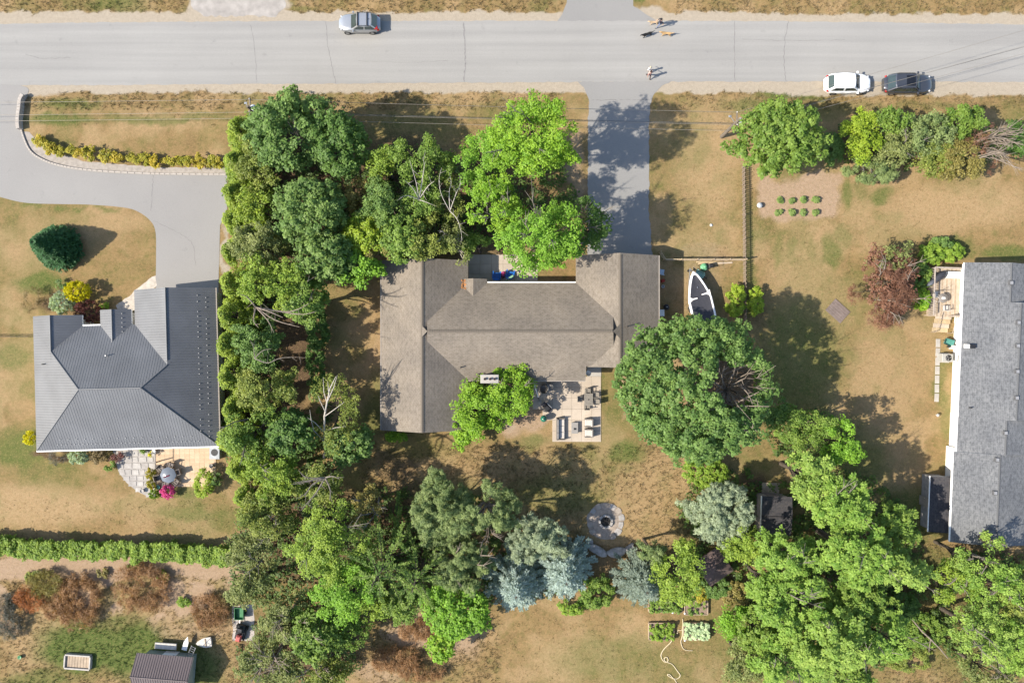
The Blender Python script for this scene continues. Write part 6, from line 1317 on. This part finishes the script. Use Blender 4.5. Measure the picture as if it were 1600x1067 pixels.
x_, y_ = P(795, 436, .8); gu = empty('green_umbrella', (x_, y_, 0), R(35), 'furled pale green umbrella beside the right blue chair', 'umbrella'); MB().tube([(-.5,0,.5),(.1,0,.85),(.55,0,1.1)], [.03,.14,.10], 8).build('canopy_roll', mat('sage_fabric', (.20,.36,.24), .8), gu); MB().tube([(-.9,0,.02),(-.5,0,.5)], .022, 6).build('pole', STEEL, gu)
# left house patio
x_, y_ = P(263, 742, .7); gtb = empty('glass_table', (x_, y_, 0), 0, 'large round grey glass garden table on the buff patio', 'table')
MB().lathe([(0,.735),(.78,.735),(.80,.72),(.78,.705),(0,.705)], (0,0,0), 8).build('table_top', mat('smoked_glass', (.17,.19,.22), .12, .1, 2, 0, .5, 0), gtb); MB().bbox((-.15,-.12,.755), (.62,.14,.03), .01, 0, .35).build('table_runner', mat('maroon_cloth', (.10,.02,.04), .9), gtb)
for i in range(4): a = i*math.pi/2+.8; MB().tube([(.55*math.cos(a),.55*math.sin(a),.70),(.62*math.cos(a),.62*math.sin(a),0)], .02, 6).build('leg', DARK, gtb)
BR = mat('bronze_metal', (.16,.13,.11), .5, .15, 6)
for i in range(6):
    a = i*math.pi/3+.3; chair('garden_chair', 263+17*math.cos(a), 742-16*math.sin(a), a+math.pi, BR, 'bronze garden chair at the %s of the round glass table' % ('right','upper right','upper left','left','lower left','lower right')[i], group='garden chairs round the glass table')
x_, y_ = P(244.5, 722, 1.0); pp = empty('pergola_post', (x_, y_, 0), 0, 'thin dark trellis post between the flagstone path and the buff patio', 'post'); MB().bbox((0,0,.6), (.09,.09,1.2), .01).build('post', BR, pp); MB().bbox((0,.3,1.17), (.05,1.5,.05), .01).build('arm', BR, pp)
for k, (a, b_, m_, l_) in enumerate(((224,766,STONE,'grey stone pot at the lower end of the flagstone path'),(249,760,TEAL,'teal pot beside the clipped shrubs'),(243,705,WHITE,'white pot beside the yellow flowers'),(332,727,CUSHD,'grey stone slab planter at the right end of the buff patio'))):
    lathe_thing('garden_pot', a, b_, [(0,.02),(.13,.02),(.2,.3),(.22,.34),(.17,.34),(.15,.28),(0,.28)], m_, l_, 'pot', group='garden pots by the metal-roofed house')
box_ = MB().bbox((0,0,.3), (1.0,1.3,.6), .03).build('heat_pump', mat('pale_grey_metal', (.40,.42,.44), .5), None, (*P(337, 706, .3), 0), 0, label='pale grey cabinet at the south-east corner of the metal-roofed house', cat='cabinet'); MB().lathe([(0,.61),(.34,.61)], (0,0,0), 16).build('fan_grille', DARK, box_)
wf = empty('wire_fence', (*P(-20, 526), 0), 0, 'thin dark wire fence meeting the left wall of the metal-roofed house', 'fence')
for i in range(6): MB().tube([(i*.9,0,0),(i*.9,0,.9)], .025, 6).build('post', DARK, wf)
for z in (.3,.6,.88): MB().tube([(0,0,z),(4.5,0,z)], .018, 5).build('wire', DARK, wf)

# ------------------------------------------------------------------ deck of the right house
dk = empty('wooden_deck', (*P(1478, 457, .7), 0), R(-2), 'pale wooden deck with railings against the grey-roofed house', 'deck')
dw, dh, dz = m_px(55), m_px(75), .68
nb_ = 24
for i in range(nb_): MB().bbox((-dw/2+(i+.5)*dw/nb_, 0, dz), (dw/nb_-.012, dh, .04), .006).build('deck_board', DECKW if i > 4 and i % 3 else WOOD, dk)
MB().box((0,0,dz-.14), (dw-.05,dh-.05,.2)).build('joist_frame', WOOD, dk)
for x2 in (-dw/2+.1, dw/2-.1):
    for y2 in (-dh/2+.1, 0, dh/2-.1): MB().box((x2,y2,.25), (.12,.12,.5)).build('post', WOOD, dk)
RAILW = mat('rail_wood', (.44,.37,.31), .85, .2, 4)
def railing(p0, p1):
    p0, p1 = V(p0), V(p1); d = p1-p0; an = math.atan2(d.y, d.x); c = (p0+p1)/2
    MB().bbox((0,0,dz+.98), (d.length,.12,.05), .01).build('hand_rail', RAILW, dk, (c.x,c.y,0), an); k = int(d.length/.16)
    bal = MB().box((0,0,dz+.5), (.035,.035,.92)).mesh('baluster', RAILW)
    for i in range(k+1): q = p0+d*(i/k); inst('baluster', bal, dk, (q.x,q.y,0), an)
railing((-dw/2+.06,-dh/2+.06,0), (-dw/2+.06,dh/2-.06,0)); railing((-dw/2+.06,dh/2-.06,0), (dw/2-.2,dh/2-.06,0)); railing((.25,-dh/2+.06,0), (dw/2-.2,-dh/2+.06,0))
stx = empty('deck_stairs', (*P(1471, 507, .3), 0), R(-4), 'wooden stairs going down from the south side of the deck', 'stairs')
for i in range(4): MB().bbox((0,.72-i*.42,.55-i*.15), (1.55,.42,.04), .008).build('tread', NEWWOOD if i % 2 else DECKW, stx); MB().box((0,.72-i*.42+.2,.47-i*.15), (1.5,.03,.13)).build('riser', WOOD, stx)
for s in (-1,1): MB().tube([(s*.8,.95,1.4),(s*.8,-.8,.85)], .035, 6).build('hand_rail', WOOD, stx); MB().tube([(s*.8,-.8,0),(s*.8,-.8,.85)], .04, 6).build('post', WOOD, stx)
x_, y_ = P(1466, 433, 1.3); cg = empty('covered_barbecue', (x_, y_, dz+.02), R(37), 'barbecue under a dark grey cover on the deck', 'barbecue'); MB().lathe([(.46,0),(.44,.5),(.38,.9),(.22,1.02),(0,1.05)], (0,0,0), 10).build('cover', CHAR, cg); cg.scale = (1.9,.80,1); MB().lathe([(0,1.0),(.2,.95),(.24,.6)], (-.5,0,0), 10).build('cover_end', mat('grey_cover', (.12,.13,.15), .7), cg)
MB().bbox((0,0,.3), (1.4,.62,.55), .03).build('deck_box', WHITE, None, (*P(1491, 430, 1.0), dz+.02), R(-2), label='long white storage box on the deck', cat='box')
x_, y_ = P(1473, 466, 1.3); dgt = empty('deck_table', (x_, y_, dz+.02), 0, 'round glass table in the middle of the deck', 'table'); MB().lathe([(0,.72),(.43,.72),(.45,.70),(.43,.68),(0,.68)], (0,0,0), 20).build('table_top', mat('pale_glass', (.26,.23,.20), .15, .1, 2, 0, .5, 0), dgt); MB().bbox((0,0,.76), (.32,.2,.06), .02).build('tray', WHITE, dgt)
for i in range(4): a = i*math.pi/2+.8; MB().tube([(.4*math.cos(a),.4*math.sin(a),.69),(.45*math.cos(a),.45*math.sin(a),0)], .018, 6).build('leg', WHITE, dgt)
WCH = mat('white_mesh', (.55,.52,.48), .8, .1, 8)
for a, b_, rz, l_ in ((1456,461,0,'pale deck chair on the left of the deck table'),(1472,482,1.57,'pale deck chair below the deck table')):
    o = chair('deck_chair', a, b_, rz, WCH, l_, group='chairs on the deck'); o.location.z = dz+.02
x_, y_ = P(1483, 535, .6); tu = empty('teal_cart', (x_, y_, 0), R(-20), 'teal plastic garden cart against the white wall', 'cart'); tb = MB(); o_ = [(-.45,-.3),(.45,-.36),(.45,.36),(-.45,.3)]; tb.add([(p[0],p[1],.66) for p in o_]+[(p[0]*.75,p[1]*.75,.3) for p in o_], [(0,1,5,4),(1,2,6,5),(2,3,7,6),(3,0,4,7),(4,5,6,7)]); tb.build('tub', TEAL, tu); wheel_y(tu, (.35,-.36,.2), .2, .08); wheel_y(tu, (.35,.36,.2), .2, .08); MB().tube([(-.4,0,.6),(-.8,0,.9)], .025, 6).build('handle', DARK, tu)
x_, y_ = P(1478, 559, .5); acu = empty('air_conditioner', (x_, y_, 0), R(-2), 'square white air conditioner with a round fan beside the white wall', 'air conditioner'); MB().bbox((0,0,.42), (1.05,.78,.80), .03).build('cabinet', mat('white_metal', (.40,.39,.36), .45, .05), acu); MB().lathe([(.10,.825),(.30,.825),(.30,.835),(0,.836)], (.08,0,0), 18).build('fan_opening', DARK, acu)
fan_ = MB()
for i in range(3): a = i*2.094; fan_.add([(.08,0,.845),(.08+.27*math.cos(a),.27*math.sin(a),.85),(.08+.27*math.cos(a+.5),.27*math.sin(a+.5),.85)], [(0,1,2)])
fan_.build('fan_blades', STEEL, acu); MB().box((0,0,.01), (1.2,.95,.06)).build('pad', CONC, acu)
MB().bbox((0,0,.5), (.4,.35,.9), .02).build('meter_box', CREAM, None, (*P(1490, 542.5, .5), 0), R(-2), label='white wall cupboard beside the teal cart', cat='cupboard')

# ------------------------------------------------------------------ sheds and canopy
def shed(name, loc, rz, w_, d_, he, hr, roofm, wallm, label, ribs=False, over=.15):
    r_ = empty(name, (loc[0], loc[1], 0), rz, label, 'shed'); pr = (hr-he)/(d_/2)
    x0, x1, y0, y1 = -w_/2-over, w_/2+over, -d_/2-over, d_/2+over; ze = he-over*pr
    o, z, ym_ = gable('roof', x0, x1, y0, y1, ze, (hr-ze)/((y1-y0)/2), 'x', [roofm, wallm, wallm], r_, fas=.06)
    if ribs:
        rb = MB()
        for i in range(int((x1-x0)/.23)+1):
            xx = x0+.05+i*.23
            for s in (-1,1): rb.tube([(xx, ym_+s*.03, z+.01), (xx, ym_+s*(y1-y0)/2, ze+.012)], .022, 4, cap=False)
        rb.build('roof_ribs', roofm, o, kind='stuff')
    box_part('wall', (0,0,he/2-.04), (w_,d_,he-.1), wallm, r_); MB().tube([(x0,ym_,z),(x1,ym_,z)], .06, 6).build('ridge_cap', roofm, r_); return r_
SAGE = mat('sage_siding', (.30,.34,.30), .8, .1, 3)
sx_, sy_ = P(253, 1056, 2.1)
s1 = shed('garden_shed', (sx_, sy_), R(-4.6), 4.6, 2.9, 2.0, 2.75, METALROOF2, SAGE, 'garden shed with a ribbed brown metal roof and sage walls at the bottom left', True, over=.42)
door_part(s1, (0, 1.45, .95), 1.3, 1.85, 'n', WHITE); window_part(s1, (2.3, 0, 1.2), .8, .7, 'e')
s2 = shed('garden_shed', P(1213, 806, 2.2), R(-2), 2.6, 3.4, 2.2, 2.45, SHING3, mat('old_shed_wall', (.34,.28,.23), .9), 'dark shingled garden shed half hidden by the light green trees')
for o in s2.children:
    if o.name.startswith('roof'): pass
box_part('fascia', (-1.47,0,2.2), (.06,3.7,.20), CREAM, s2); door_part(s2, (0,1.7,.95), 1.2,1.8,'n', BROWNB); box_part('ramp', (.1,2.25,.12), (1.7,1.0,.1), WOOD, s2)
cn = empty('brown_canopy', (*P(1116, 886, 2.0), 0), R(35), 'brown fabric canopy half hidden among the trees by the vegetable beds', 'canopy'); BRF = mat('brown_fabric', (.115,.082,.075), .9, .15, 5)
q = 1.35; MB().add([(-q,-q,1.9),(q,-q,1.9),(q,q,1.9),(-q,q,1.9),(0,0,2.5),(-q,-q,1.72),(q,-q,1.72),(q,q,1.72),(-q,q,1.72)], [(0,1,4),(1,2,4),(2,3,4),(3,0,4),(5,6,1,0),(6,7,2,1),(7,8,3,2),(8,5,0,3)]).build('canopy_cloth', BRF, cn)
for a in (-1,1):
    for b_ in (-1,1): MB().tube([(a*q*.97,b_*q*.97,0),(a*q*.97,b_*q*.97,1.88)], .03, 6).build('pole', DARK, cn)
# things behind the brown-roofed shed
MB().bbox((0,0,.55), (2.1,.6,.12), .03).build('white_trough', mat('off_white_panel', (.60,.56,.50), .7), None, (*P(259, 1009, .55), 0), R(-4), label='long off-white trough lid propped behind the brown metal shed', cat='lid')
x_, y_ = P(299, 1019, 1.2); ldr = empty('ladder', (x_, y_, 0), R(60), 'aluminium ladder leaning on the back of the brown metal shed', 'ladder')
for s in (-1,1): MB().tube([(-.7,s*.22,1.0),(.9,s*.22,1.7)], .03, 6).build('rail', STEEL, ldr)
for i in range(6): t = i/5.0; MB().tube([(-.6+1.4*t,-.22,1.04+.61*t),(-.6+1.4*t,.22,1.04+.61*t)], .02, 6).build('rung', STEEL, ldr)
for s in (-1,1): MB().tube([(-.7,s*.22,1.0),(-.9,s*.22,0)], .03, 6).build('foot', STEEL, ldr)
def hullshape(px_, py_, ln_, wd, rz, label, nm='small_dinghy', h=.32):
    x_, y_ = P(px_, py_, h); r_ = empty(nm, (x_, y_, 0), rz, label, 'boat'); n = 8; mb = MB(); vs_ = []
    for i in range(n+1):
        t = i/n; w2 = wd/2*min(1, ((1-t)*1.7)**.6+.02); x = -ln_/2+ln_*t
        vs_ += [(x,-w2,h),(x,-w2*.5,.05),(x,w2*.5,.05),(x,w2,h)]
    mb.add(vs_, [(i*4+j,(i+1)*4+j,(i+1)*4+j+1,i*4+j+1) for i in range(n) for j in range(3)]+[(0,1,2,3)]); mb.add([vs_[i*4] for i in range(n+1)]+[vs_[i*4+3] for i in range(n+1)], [(i,n+1+i,n+2+i,i+1) for i in range(n)]); mb.build('hull', mat('off_white_panel', (.60,.56,.50), .7), r_)
    MB().bbox((-.2,0,h+.03), (.1,wd*.8,.05), .01).build('thwart', WOOD, r_); return r_
hullshape(318, 1004, 1.5, .95, math.pi+.12, 'small white upturned dinghy on the grass beside the brown metal shed')
MB().prism([(-.25,-.6),(.25,-.6),(.22,.2),(0,.75),(-.22,.2)], .55, .6).build('white_board', WHITE, None, (*P(290, 1006, .6), 0), R(-15), label='pointed white board standing behind the brown metal shed', cat='board')
# trailer + mower pad
sheet('mower_pad', [(363,946),(396,944),(398,1000),(364,1001)], .012, mat('pad_concrete', (.45,.40,.36), .92, .15, 2), label='pale concrete pad under the green trailer and the mower', wob=.8, step=6)
x_, y_ = P(374, 958, .5); gtr = empty('garden_trailer', (x_, y_, 0), R(90), 'dark green garden cart on the concrete pad', 'cart')
tb = MB(); a, b_, c_ = .55, .42, .5
for p, d in (((0,0,.32),(1.1,.84,.04)), ((0,.42,.5),(1.1,.04,.36)), ((0,-.42,.5),(1.1,.04,.36)), ((.55,0,.5),(.04,.88,.36)), ((-.55,0,.5),(.04,.88,.36))): tb.box(p, d)
tb.build('tub', GREENP, gtr); MB().tube([(-.55,0,.3),(-1.0,0,.35)], .03, 6).build('tow_bar', STEEL, gtr); wheel_y(gtr, (0,-.5,.2), .2, .1); wheel_y(gtr, (0,.5,.2), .2, .1)
x_, y_ = P(375, 988, .6); rm_ = empty('riding_mower', (x_, y_, 0), R(-105), 'black and red riding mower on the concrete pad', 'mower')
MB().bbox((.1,0,.28), (1.3,.95,.16), .06).build('cutting_deck', DARK, rm_); MB().bbox((-.35,0,.52), (.75,.72,.42), .12).build('rear_fender', DARK, rm_); MB().bbox((-.30,0,.80), (.42,.46,.14), .06).build('seat', DARK, rm_); MB().box((-.52,0,.98), (.10,.44,.36)).build('seat_back', CHAR, rm_)
MB().bbox((.58,0,.55), (.62,.5,.38), .14).build('hood', mat('faded_red', (.55,.12,.10), .5), rm_); MB().lathe([(.13,-.015),(.16,0),(.13,.015)], (.2,0,.95), 14).build('steering_wheel', DARK, rm_); MB().tube([(.32,0,.6),(.2,0,.95)], .025, 6).build('steering_column', DARK, rm_)
for s in (-1,1): wheel_y(rm_, (-.42,s*.46,.26), .26, .2); wheel_y(rm_, (.68,s*.40,.18), .18, .14); MB().tube([(-.1,s*.3,.6),(.05,s*.34,.95)], .02, 6).build('lever', STEEL, rm_)
# sand box
x_, y_ = P(121, 1034, .3); sb = empty('sand_box', (x_, y_, 0), R(-4), 'pale framed wooden sand box on the green lawn at the bottom left', 'sand box')
w2, h2 = 2.45, 1.3; PALEW = mat('pale_painted_wood', (.48,.44,.39), .8, .12, 3)
for p, d in (((0,h2/2,.2),(w2,.14,.4)), ((0,-h2/2,.2),(w2,.14,.4)), ((w2/2,0,.2),(.14,h2-.14,.4)), ((-w2/2,0,.2),(.14,h2-.14,.4))): MB().bbox(p, d, .015).build('frame_board', PALEW, sb)
for i in range(8): MB().bbox((-.98+i*.28,0,.22), (.26,h2-.18,.04), .006).build('lid_plank', WOOD, sb)
lathe_thing('garden_pot', 33, 1025, [(0,.02),(.14,.02),(.2,.26),(.16,.26),(0,.2)], GREENP, 'small green pot on the straw-coloured patch at the bottom left', 'pot')

# ------------------------------------------------------------------ vegetable beds and hose
GV = 'raised vegetable beds'
def bed(px0_, py0_, px1_, py1_, pal, label, fill=True, rows=False, tall=.35, ls=1.0):
    x0, y1 = P(px0_, py0_, .3); x1, y0 = P(px1_, py1_, .3); cx, cy = (x0+x1)/2, (y0+y1)/2; r_ = empty('raised_bed', (cx, cy, 0), 0, label, 'garden bed', GV); a, b_ = x1-x0, y1-y0
    for p, d in (((0,b_/2,.17),(a,.07,.34)), ((0,-b_/2,.17),(a,.07,.34)), ((a/2,0,.17),(.07,b_-.07,.34)), ((-a/2,0,.17),(.07,b_-.07,.34))): MB().bbox(p, d, .01).build('frame_board', WOOD, r_)
    MB().box((0,0,.14), (a-.07,b_-.07,.26)).build('soil', SOIL, r_)
    _seed[0] += 1; rng = np.random.RandomState(_seed[0]); n = int(a*b_*(26 if fill else 7)); c = np.stack([rng.uniform(-a/2+.05,a/2-.05,n), rng.uniform(-b_/2+.05,b_/2-.05,n), rng.uniform(.30,.30+tall,n)], 1)
    st = leaf_cloud(rng, c, np.full(n,.15), 12, .17*ls, .13*ls, 'leaf', .7, .8, .5, .6, *PAL[pal]); o = mesh_obj('vegetables', *st, r_, kind='stuff')
    return r_
bed(1014,973,1053,999,'salad','raised bed full of bright green leaves left of the hose'); bed(1068,973,1107,999,'cabbage','raised bed full of pale blue-green cabbages right of the hose', ls=1.5); bed(1070,938,1106,960,'mid','sparsely planted wooden raised bed showing bare soil', False); bed(1014,930,1066,956,'mid','green raised bed under the yellow-green tree')
hose_pts = [(1067,966,.05),(1067,978,.05),(1067,990,.05),(1064,1004,.05),(1069,1014,.05),(1078,1017,.05)]
hz = [(1051,996,.3),(1048,1003,.05),(1038,1013,.03),(1033,1022,.03),(1035,1030,.03),(1040,1034,.03),(1044,1031,.04),(1042,1026,.05),(1038,1028,.05),(1040,1033,.04),(1050,1037,.03),(1058,1047,.03),(1063,1055,.03),(1057,1060,.03),(1049,1058,.03),(1043,1054,.04),(1046,1053,.05),(1051,1058,.04),(1056,1064,.03),(1064,1080,.03)]
HOSE = mat('cream_hose', (.62,.52,.34), .55, .08, 4)
MB().tube([P3(*q) for q in smooth_poly(hz, 5)], .045, 6).build('garden_hose', HOSE, None, label='cream garden hose looping over the lawn at the bottom edge', cat='hose')
MB().tube([P3(*q) for q in smooth_poly([(1058,990,.05),(1060,984,.05),(1066,983,.06),(1067,966,.05),(1066,992,.05),(1064,1003,.04),(1069,1014,.04),(1082,1016,.04)], 5)], .04, 6).build('garden_hose', HOSE, None, label='second cream hose lying between the two front vegetable beds', cat='hose')
for k, (a, b_) in enumerate(((1050,955),(1069,956),(1069,998))): lathe_thing('solar_light', a, b_, [(.02,0),(.02,.25),(.09,.27),(.10,.33),(0,.37)], WHITE, 'small white garden light %s' % ('at the green bed under the tree','at the corner of the bare-soil bed','at the corner of the cabbage bed')[k], 'lamp', group='garden lights at the beds', n=10)
# fallen branch in the gap
x_, y_ = P(1440, 985); fbk = empty('fallen_branch', (x_, y_, 0), 0, 'pale fallen branch lying in the grassy gap at the lower right', 'branch')
def rel(px_, py_, z): q = P(px_, py_, z); return (q[0]-x_, q[1]-y_, z)
MB().tube([rel(1424,966,1.4), rel(1440,985,1.5), rel(1454,998,1.5), rel(1468,1012,1.2), rel(1481,1028,.6)], [.05,.075,.08,.07,.04], 6).build('main_limb', DEADWOOD, fbk); MB().tube([rel(1454,998,1.5), rel(1452,1012,1.3), rel(1451,1022,.9)], [.05,.035,.015], 5).build('side_limb', DEADWOOD, fbk)

# ------------------------------------------------------------------ utility poles and wires
def pole(px_, py_, h, label, rz):
    x_, y_ = P(px_, py_, h); r_ = empty('utility_pole', (x_, y_, 0), rz, label, 'utility pole', 'utility poles')
    PW = mat('pole_wood', (.20,.165,.13), .92, .25, 3); MB().tube([(0,0,-.02),(0,0,h)], [.19,.13], 12).build('pole', PW, r_); MB().bbox((0,0,h-.7), (.12,1.9,.12), .01).build('cross_arm', PW, r_)
    for yy in (-.85, -.3, .85): MB().lathe([(.03,0),(.06,.04),(.05,.10),(.03,.15),(0,.15)], (0,yy,h-.64), 8).build('insulator', mat('porcelain', (.6,.58,.55), .3), r_)
    tr_ = MB().lathe([(0,-1.0),(.24,-1.0),(.26,-.95),(.26,-.15),(.22,-.08),(0,-.05)], (.30,.1,h-.5), 16).build('transformer', mat('pale_steel', (.62,.64,.66), .45, .08), r_); MB().lathe([(.04,0),(.05,.12),(0,.14)], (.30,.1,h-.56), 8).build('bushing', STEEL, tr_)
    MB().tube([(0,0,h-1.2),(-.4,.5,h-1.05)], .03, 6).build('lamp_arm', STEEL, r_); MB().bbox((-.5,.6,h-1.05), (.26,.2,.1), .03).build('street_lamp_head', STEEL, r_); return r_
p1_ = pole(386, 166, 5.8, 'utility pole with a pale transformer at the head of the west grove', R(0)); p2_ = pole(1155, 187, 5.6, 'utility pole with a pale transformer beside the round maple', R(0))
WIRE = mat('aluminium_wire', (.34,.30,.25), .5, .1, 3, .3)
def wire(pts, r_, label, sag=.5, m=WIRE):
    out = []
    for i in range(len(pts)-1):
        a, b_ = V(pts[i]), V(pts[i+1])
        for k in range(16): t = k/16; q = a.lerp(b_, t); q.z -= sag*4*t*(1-t); out.append(q)
    out.append(V(pts[-1])); return MB().tube(out, r_, 5).build('power_line', m, None, label=label, cat='power line', group='power lines along the road')
a1, a2 = p1_.location, p2_.location
far = P3(2050, -60, 5.0); lft = P3(-500, 178, 5.0)
for k, (yy, l_, dz_) in enumerate(((.85,'upper pale power line strung between the two utility poles',5.0),(-.3,'middle pale power line strung between the two utility poles',5.0),(-.85,'lower pale power line strung between the two utility poles',5.0))):
    wire([(lft.x, lft.y+yy*1.0, 5.0), (a1.x, a1.y+yy, dz_), (a2.x, a2.y+yy, dz_), (far.x, far.y+yy*1.5, 5.0)], .014, l_, .2)
wire([(a1.x, a1.y, 4.4), (a2.x, a2.y, 4.4), (far.x, far.y-.6, 4.4)], .018, 'low grey cable strung beneath the power lines', .3, mat('grey_cable', (.12,.12,.12), .6))

# ------------------------------------------------------------------ people and dogs
def skin_mesh(name, verts, edges, radii, root, zones, parent, sub=1):
    me = bpy.data.meshes.new(name); me.from_pydata(verts, edges, []); o = bpy.data.objects.new(name, me); COL.objects.link(o)
    sk = o.modifiers.new('skin', 'SKIN'); sk.use_smooth_shade = True
    lay = me.skin_vertices[0] if me.skin_vertices else None
    if lay is None:
        bpy.context.view_layer.objects.active = o; bpy.ops.mesh.customdata_skin_add(); lay = me.skin_vertices[0]
    for i, r_ in enumerate(radii): lay.data[i].radius = (r_, r_) if not isinstance(r_, tuple) else r_; lay.data[i].use_root = (i == root)
    ss = o.modifiers.new('sub', 'SUBSURF'); ss.levels = sub; ss.render_levels = sub
    dg = bpy.context.evaluated_depsgraph_get(); em = bpy.data.meshes.new_from_object(o.evaluated_get(dg)); bpy.data.objects.remove(o); em.name = name
    em.materials.clear()
    mats = []
    for p in em.polygons:
        m_ = zones(p.center)
        if m_ not in mats: mats.append(m_)
        p.material_index = mats.index(m_); p.use_smooth = True
    for m_ in mats: em.materials.append(m_)
    b = bpy.data.objects.new(name, em); COL.objects.link(b); b.parent = parent; return b
SKINM = mat('skin', (.52,.33,.24), .6, .06, 10, bmp=0)
def person(px_, py_, rz, hgt, top, bottom, hair, label, arm=.3, stride=.25):
    x_, y_ = P(px_, py_, .1); r_ = empty('person', (x_, y_, 0), rz, label, 'person'); k = hgt/1.72
    v_ = []; e_ = []; rr = []
    def a(p, r, par=None): v_.append(tuple(c*k for c in p)); rr.append(r*k); e_.append((par, len(v_)-1)) if par is not None else None; return len(v_)-1
    pel = a((0,0,.95), .135); ch_ = a((.02,0,1.20), .125, pel); sh = a((.02,0,1.40), .13, ch_); nk = a((.02,0,1.50), .055, sh); hd = a((.04,0,1.59), .095, nk); a((.035,0,1.68), .085, hd)
    for s in (-1,1):
        hp = a((0,s*.10,.90), .10, pel); kn = a((s*stride*.5+.04,s*.11,.50), .062, hp); an = a((s*stride-.04,s*.11,.09), .043, kn); a((s*stride+.14,s*.12,.045), .036, an)
        so_ = a((.0,s*.19,1.38), .062, sh); el = a((-s*arm*.5-.03,s*.25,1.12), .043, so_); wr_ = a((-s*arm+.05,s*.26,.90), .03, el); pm_ = a((-s*arm+.08,s*.26,.83), .032, wr_)
        for f in range(4): kf = a((-s*arm+.10+.008*f,s*(.235+f*.017),.765-.004*abs(f-1.5)), .0095, pm_); a((-s*arm+.115+.006*f,s*(.235+f*.017),.725+.008*abs(f-1.5)), .008, kf)
        th = a((-s*arm+.13,s*.235,.815), .010, pm_); a((-s*arm+.15,s*.225,.785), .009, th)
    def zones(c):
        z = c.z/k
        if z > 1.645 or (z > 1.53 and c.x/k < .03): return hair
        if z > 1.47: return SKINM
        if abs(c.y)/k > .205 and z < 1.12: return SKINM
        return top if z > .98 else (bottom if z > .10 else DARK)
    b = skin_mesh('body', v_, e_, rr, 0, zones, r_)
    for s in (-1,1): MB().lathe([(0,-.014),(.012,-.008),(.014,0),(.012,.008),(0,.014)], (0,0,0), 8).build('eye', DARK, r_, (.125*k, s*.034*k, 1.60*k)); MB().lathe([(0,-.03),(.02,0),(0,.03)], (0,0,0), 8).build('ear', SKINM, r_, (.04*k, s*.097*k, 1.59*k))
    MB().add([(.13*k,-.012*k,1.56*k),(.13*k,.012*k,1.56*k),(.155*k,0,1.562*k),(.13*k,0,1.60*k)], [(0,1,2),(0,2,3),(1,3,2)]).build('nose', SKINM, r_)
    MB().box((.128*k,0,1.528*k), (.012,.045*k,.010)).build('mouth', mat('lips', (.35,.12,.10), .6), r_)
    MB().lathe([(.0,.125),(.06,.115),(.10,.07),(.108,.0),(.095,-.06)], (0,0,0), 14).build('hair', hair, r_, (.02*k, 0, 1.62*k)); return r_
JEAN = mat('blue_jeans', (.18,.22,.34), .85, .15, 8); NAVY = mat('navy_shirt', (.03,.03,.05), .85, .15, 8); WSH = mat('white_shirt', (.75,.73,.72), .85, .06, 8); PINKS = mat('salmon_shirt', (.62,.38,.33), .85, .08, 8); BHAIR = mat('brown_hair', (.05,.03,.022), .7, .2, 20); DHAIR = mat('dark_hair', (.02,.018,.018), .7, .2, 20); MAROON = mat('maroon_shorts', (.09,.04,.04), .85, .15, 8)
person(1029, 41, R(200), 1.72, NAVY, JEAN, DHAIR, 'person in a dark top and blue jeans walking among the dogs')
person(1013, 121, R(100), 1.68, PINKS, MAROON, BHAIR, 'person in a salmon-pink top at the mouth of the driveway')
person(1013.5, 112, R(100), 1.25, WSH, WSH, mat('fair_hair', (.55,.45,.33), .7, .1, 20), 'small person all in white just beside the salmon-pink top')
def dog(px_, py_, rz, coat, label, k=1.0):
    x_, y_ = P(px_, py_, .3); r_ = empty('dog', (x_, y_, 0), rz, label, 'dog', 'dogs on the road'); v_ = []; e_ = []; rr = []
    def a(p, r, par=None): v_.append(tuple(c*k for c in p)); rr.append(r*k); e_.append((par, len(v_)-1)) if par is not None else None; return len(v_)-1
    bl = a((0,0,.48), .125); chs = a((.28,0,.47), .155, bl); hp = a((-.30,0,.50), .12, bl); nk = a((.45,0,.60), .085, chs); hd = a((.58,0,.70), .085, nk); mz = a((.70,0,.66), .048, hd); a((.77,0,.645), .035, mz)
    t1 = a((-.45,0,.56), .045, hp); t2 = a((-.60,0,.62), .035, t1); a((-.74,0,.68), .018, t2)
    for s in (-1,1):
        q = a((.30,s*.10,.36), .06, chs); w_ = a((.27+.05*s,s*.10,.18), .034, q); f = a((.29+.07*s,s*.10,.04), .03, w_); a((.34+.07*s,s*.10,.025), .028, f)
        kn = a((-.25-.02*s,s*.10,.33), .07, hp); hk = a((-.42-.05*s,s*.10,.20), .034, kn); f2 = a((-.40-.05*s,s*.10,.04), .028, hk); a((-.35-.05*s,s*.10,.025), .027, f2)
    skin_mesh('body', v_, e_, rr, 0, lambda c: coat if c.x/k < .755 else DARK, r_)
    for s in (-1,1): MB().add([(.55*k,s*.07*k,.77*k),(.60*k,s*.085*k,.74*k),(.56*k,s*.12*k,.64*k),(.54*k,s*.10*k,.70*k)], [(0,1,2,3),(3,2,1,0)]).build('ear', coat, r_)
    MB().lathe([(.085*k,-.02),(.09*k,0),(.085*k,.02)], (.45*k,0,.60*k), 12).build('collar', REDP, r_); return r_
GOLDF = mat('golden_fur', (.52,.33,.15), .9, .15, 12); BLKF = mat('black_fur', (.018,.017,.017), .75, .2, 12); TANF = mat('pale_golden_fur', (.58,.42,.26), .9, .15, 12)
dog(1011, 54.5, R(198), BLKF, 'black dog leading on the left of the group', 1.0); dog(1041, 53.5, R(176), GOLDF, 'golden dog walking on the right of the group', 1.0); dog(1022, 36, R(180), TANF, 'pale golden dog right beside the person in jeans', .9)
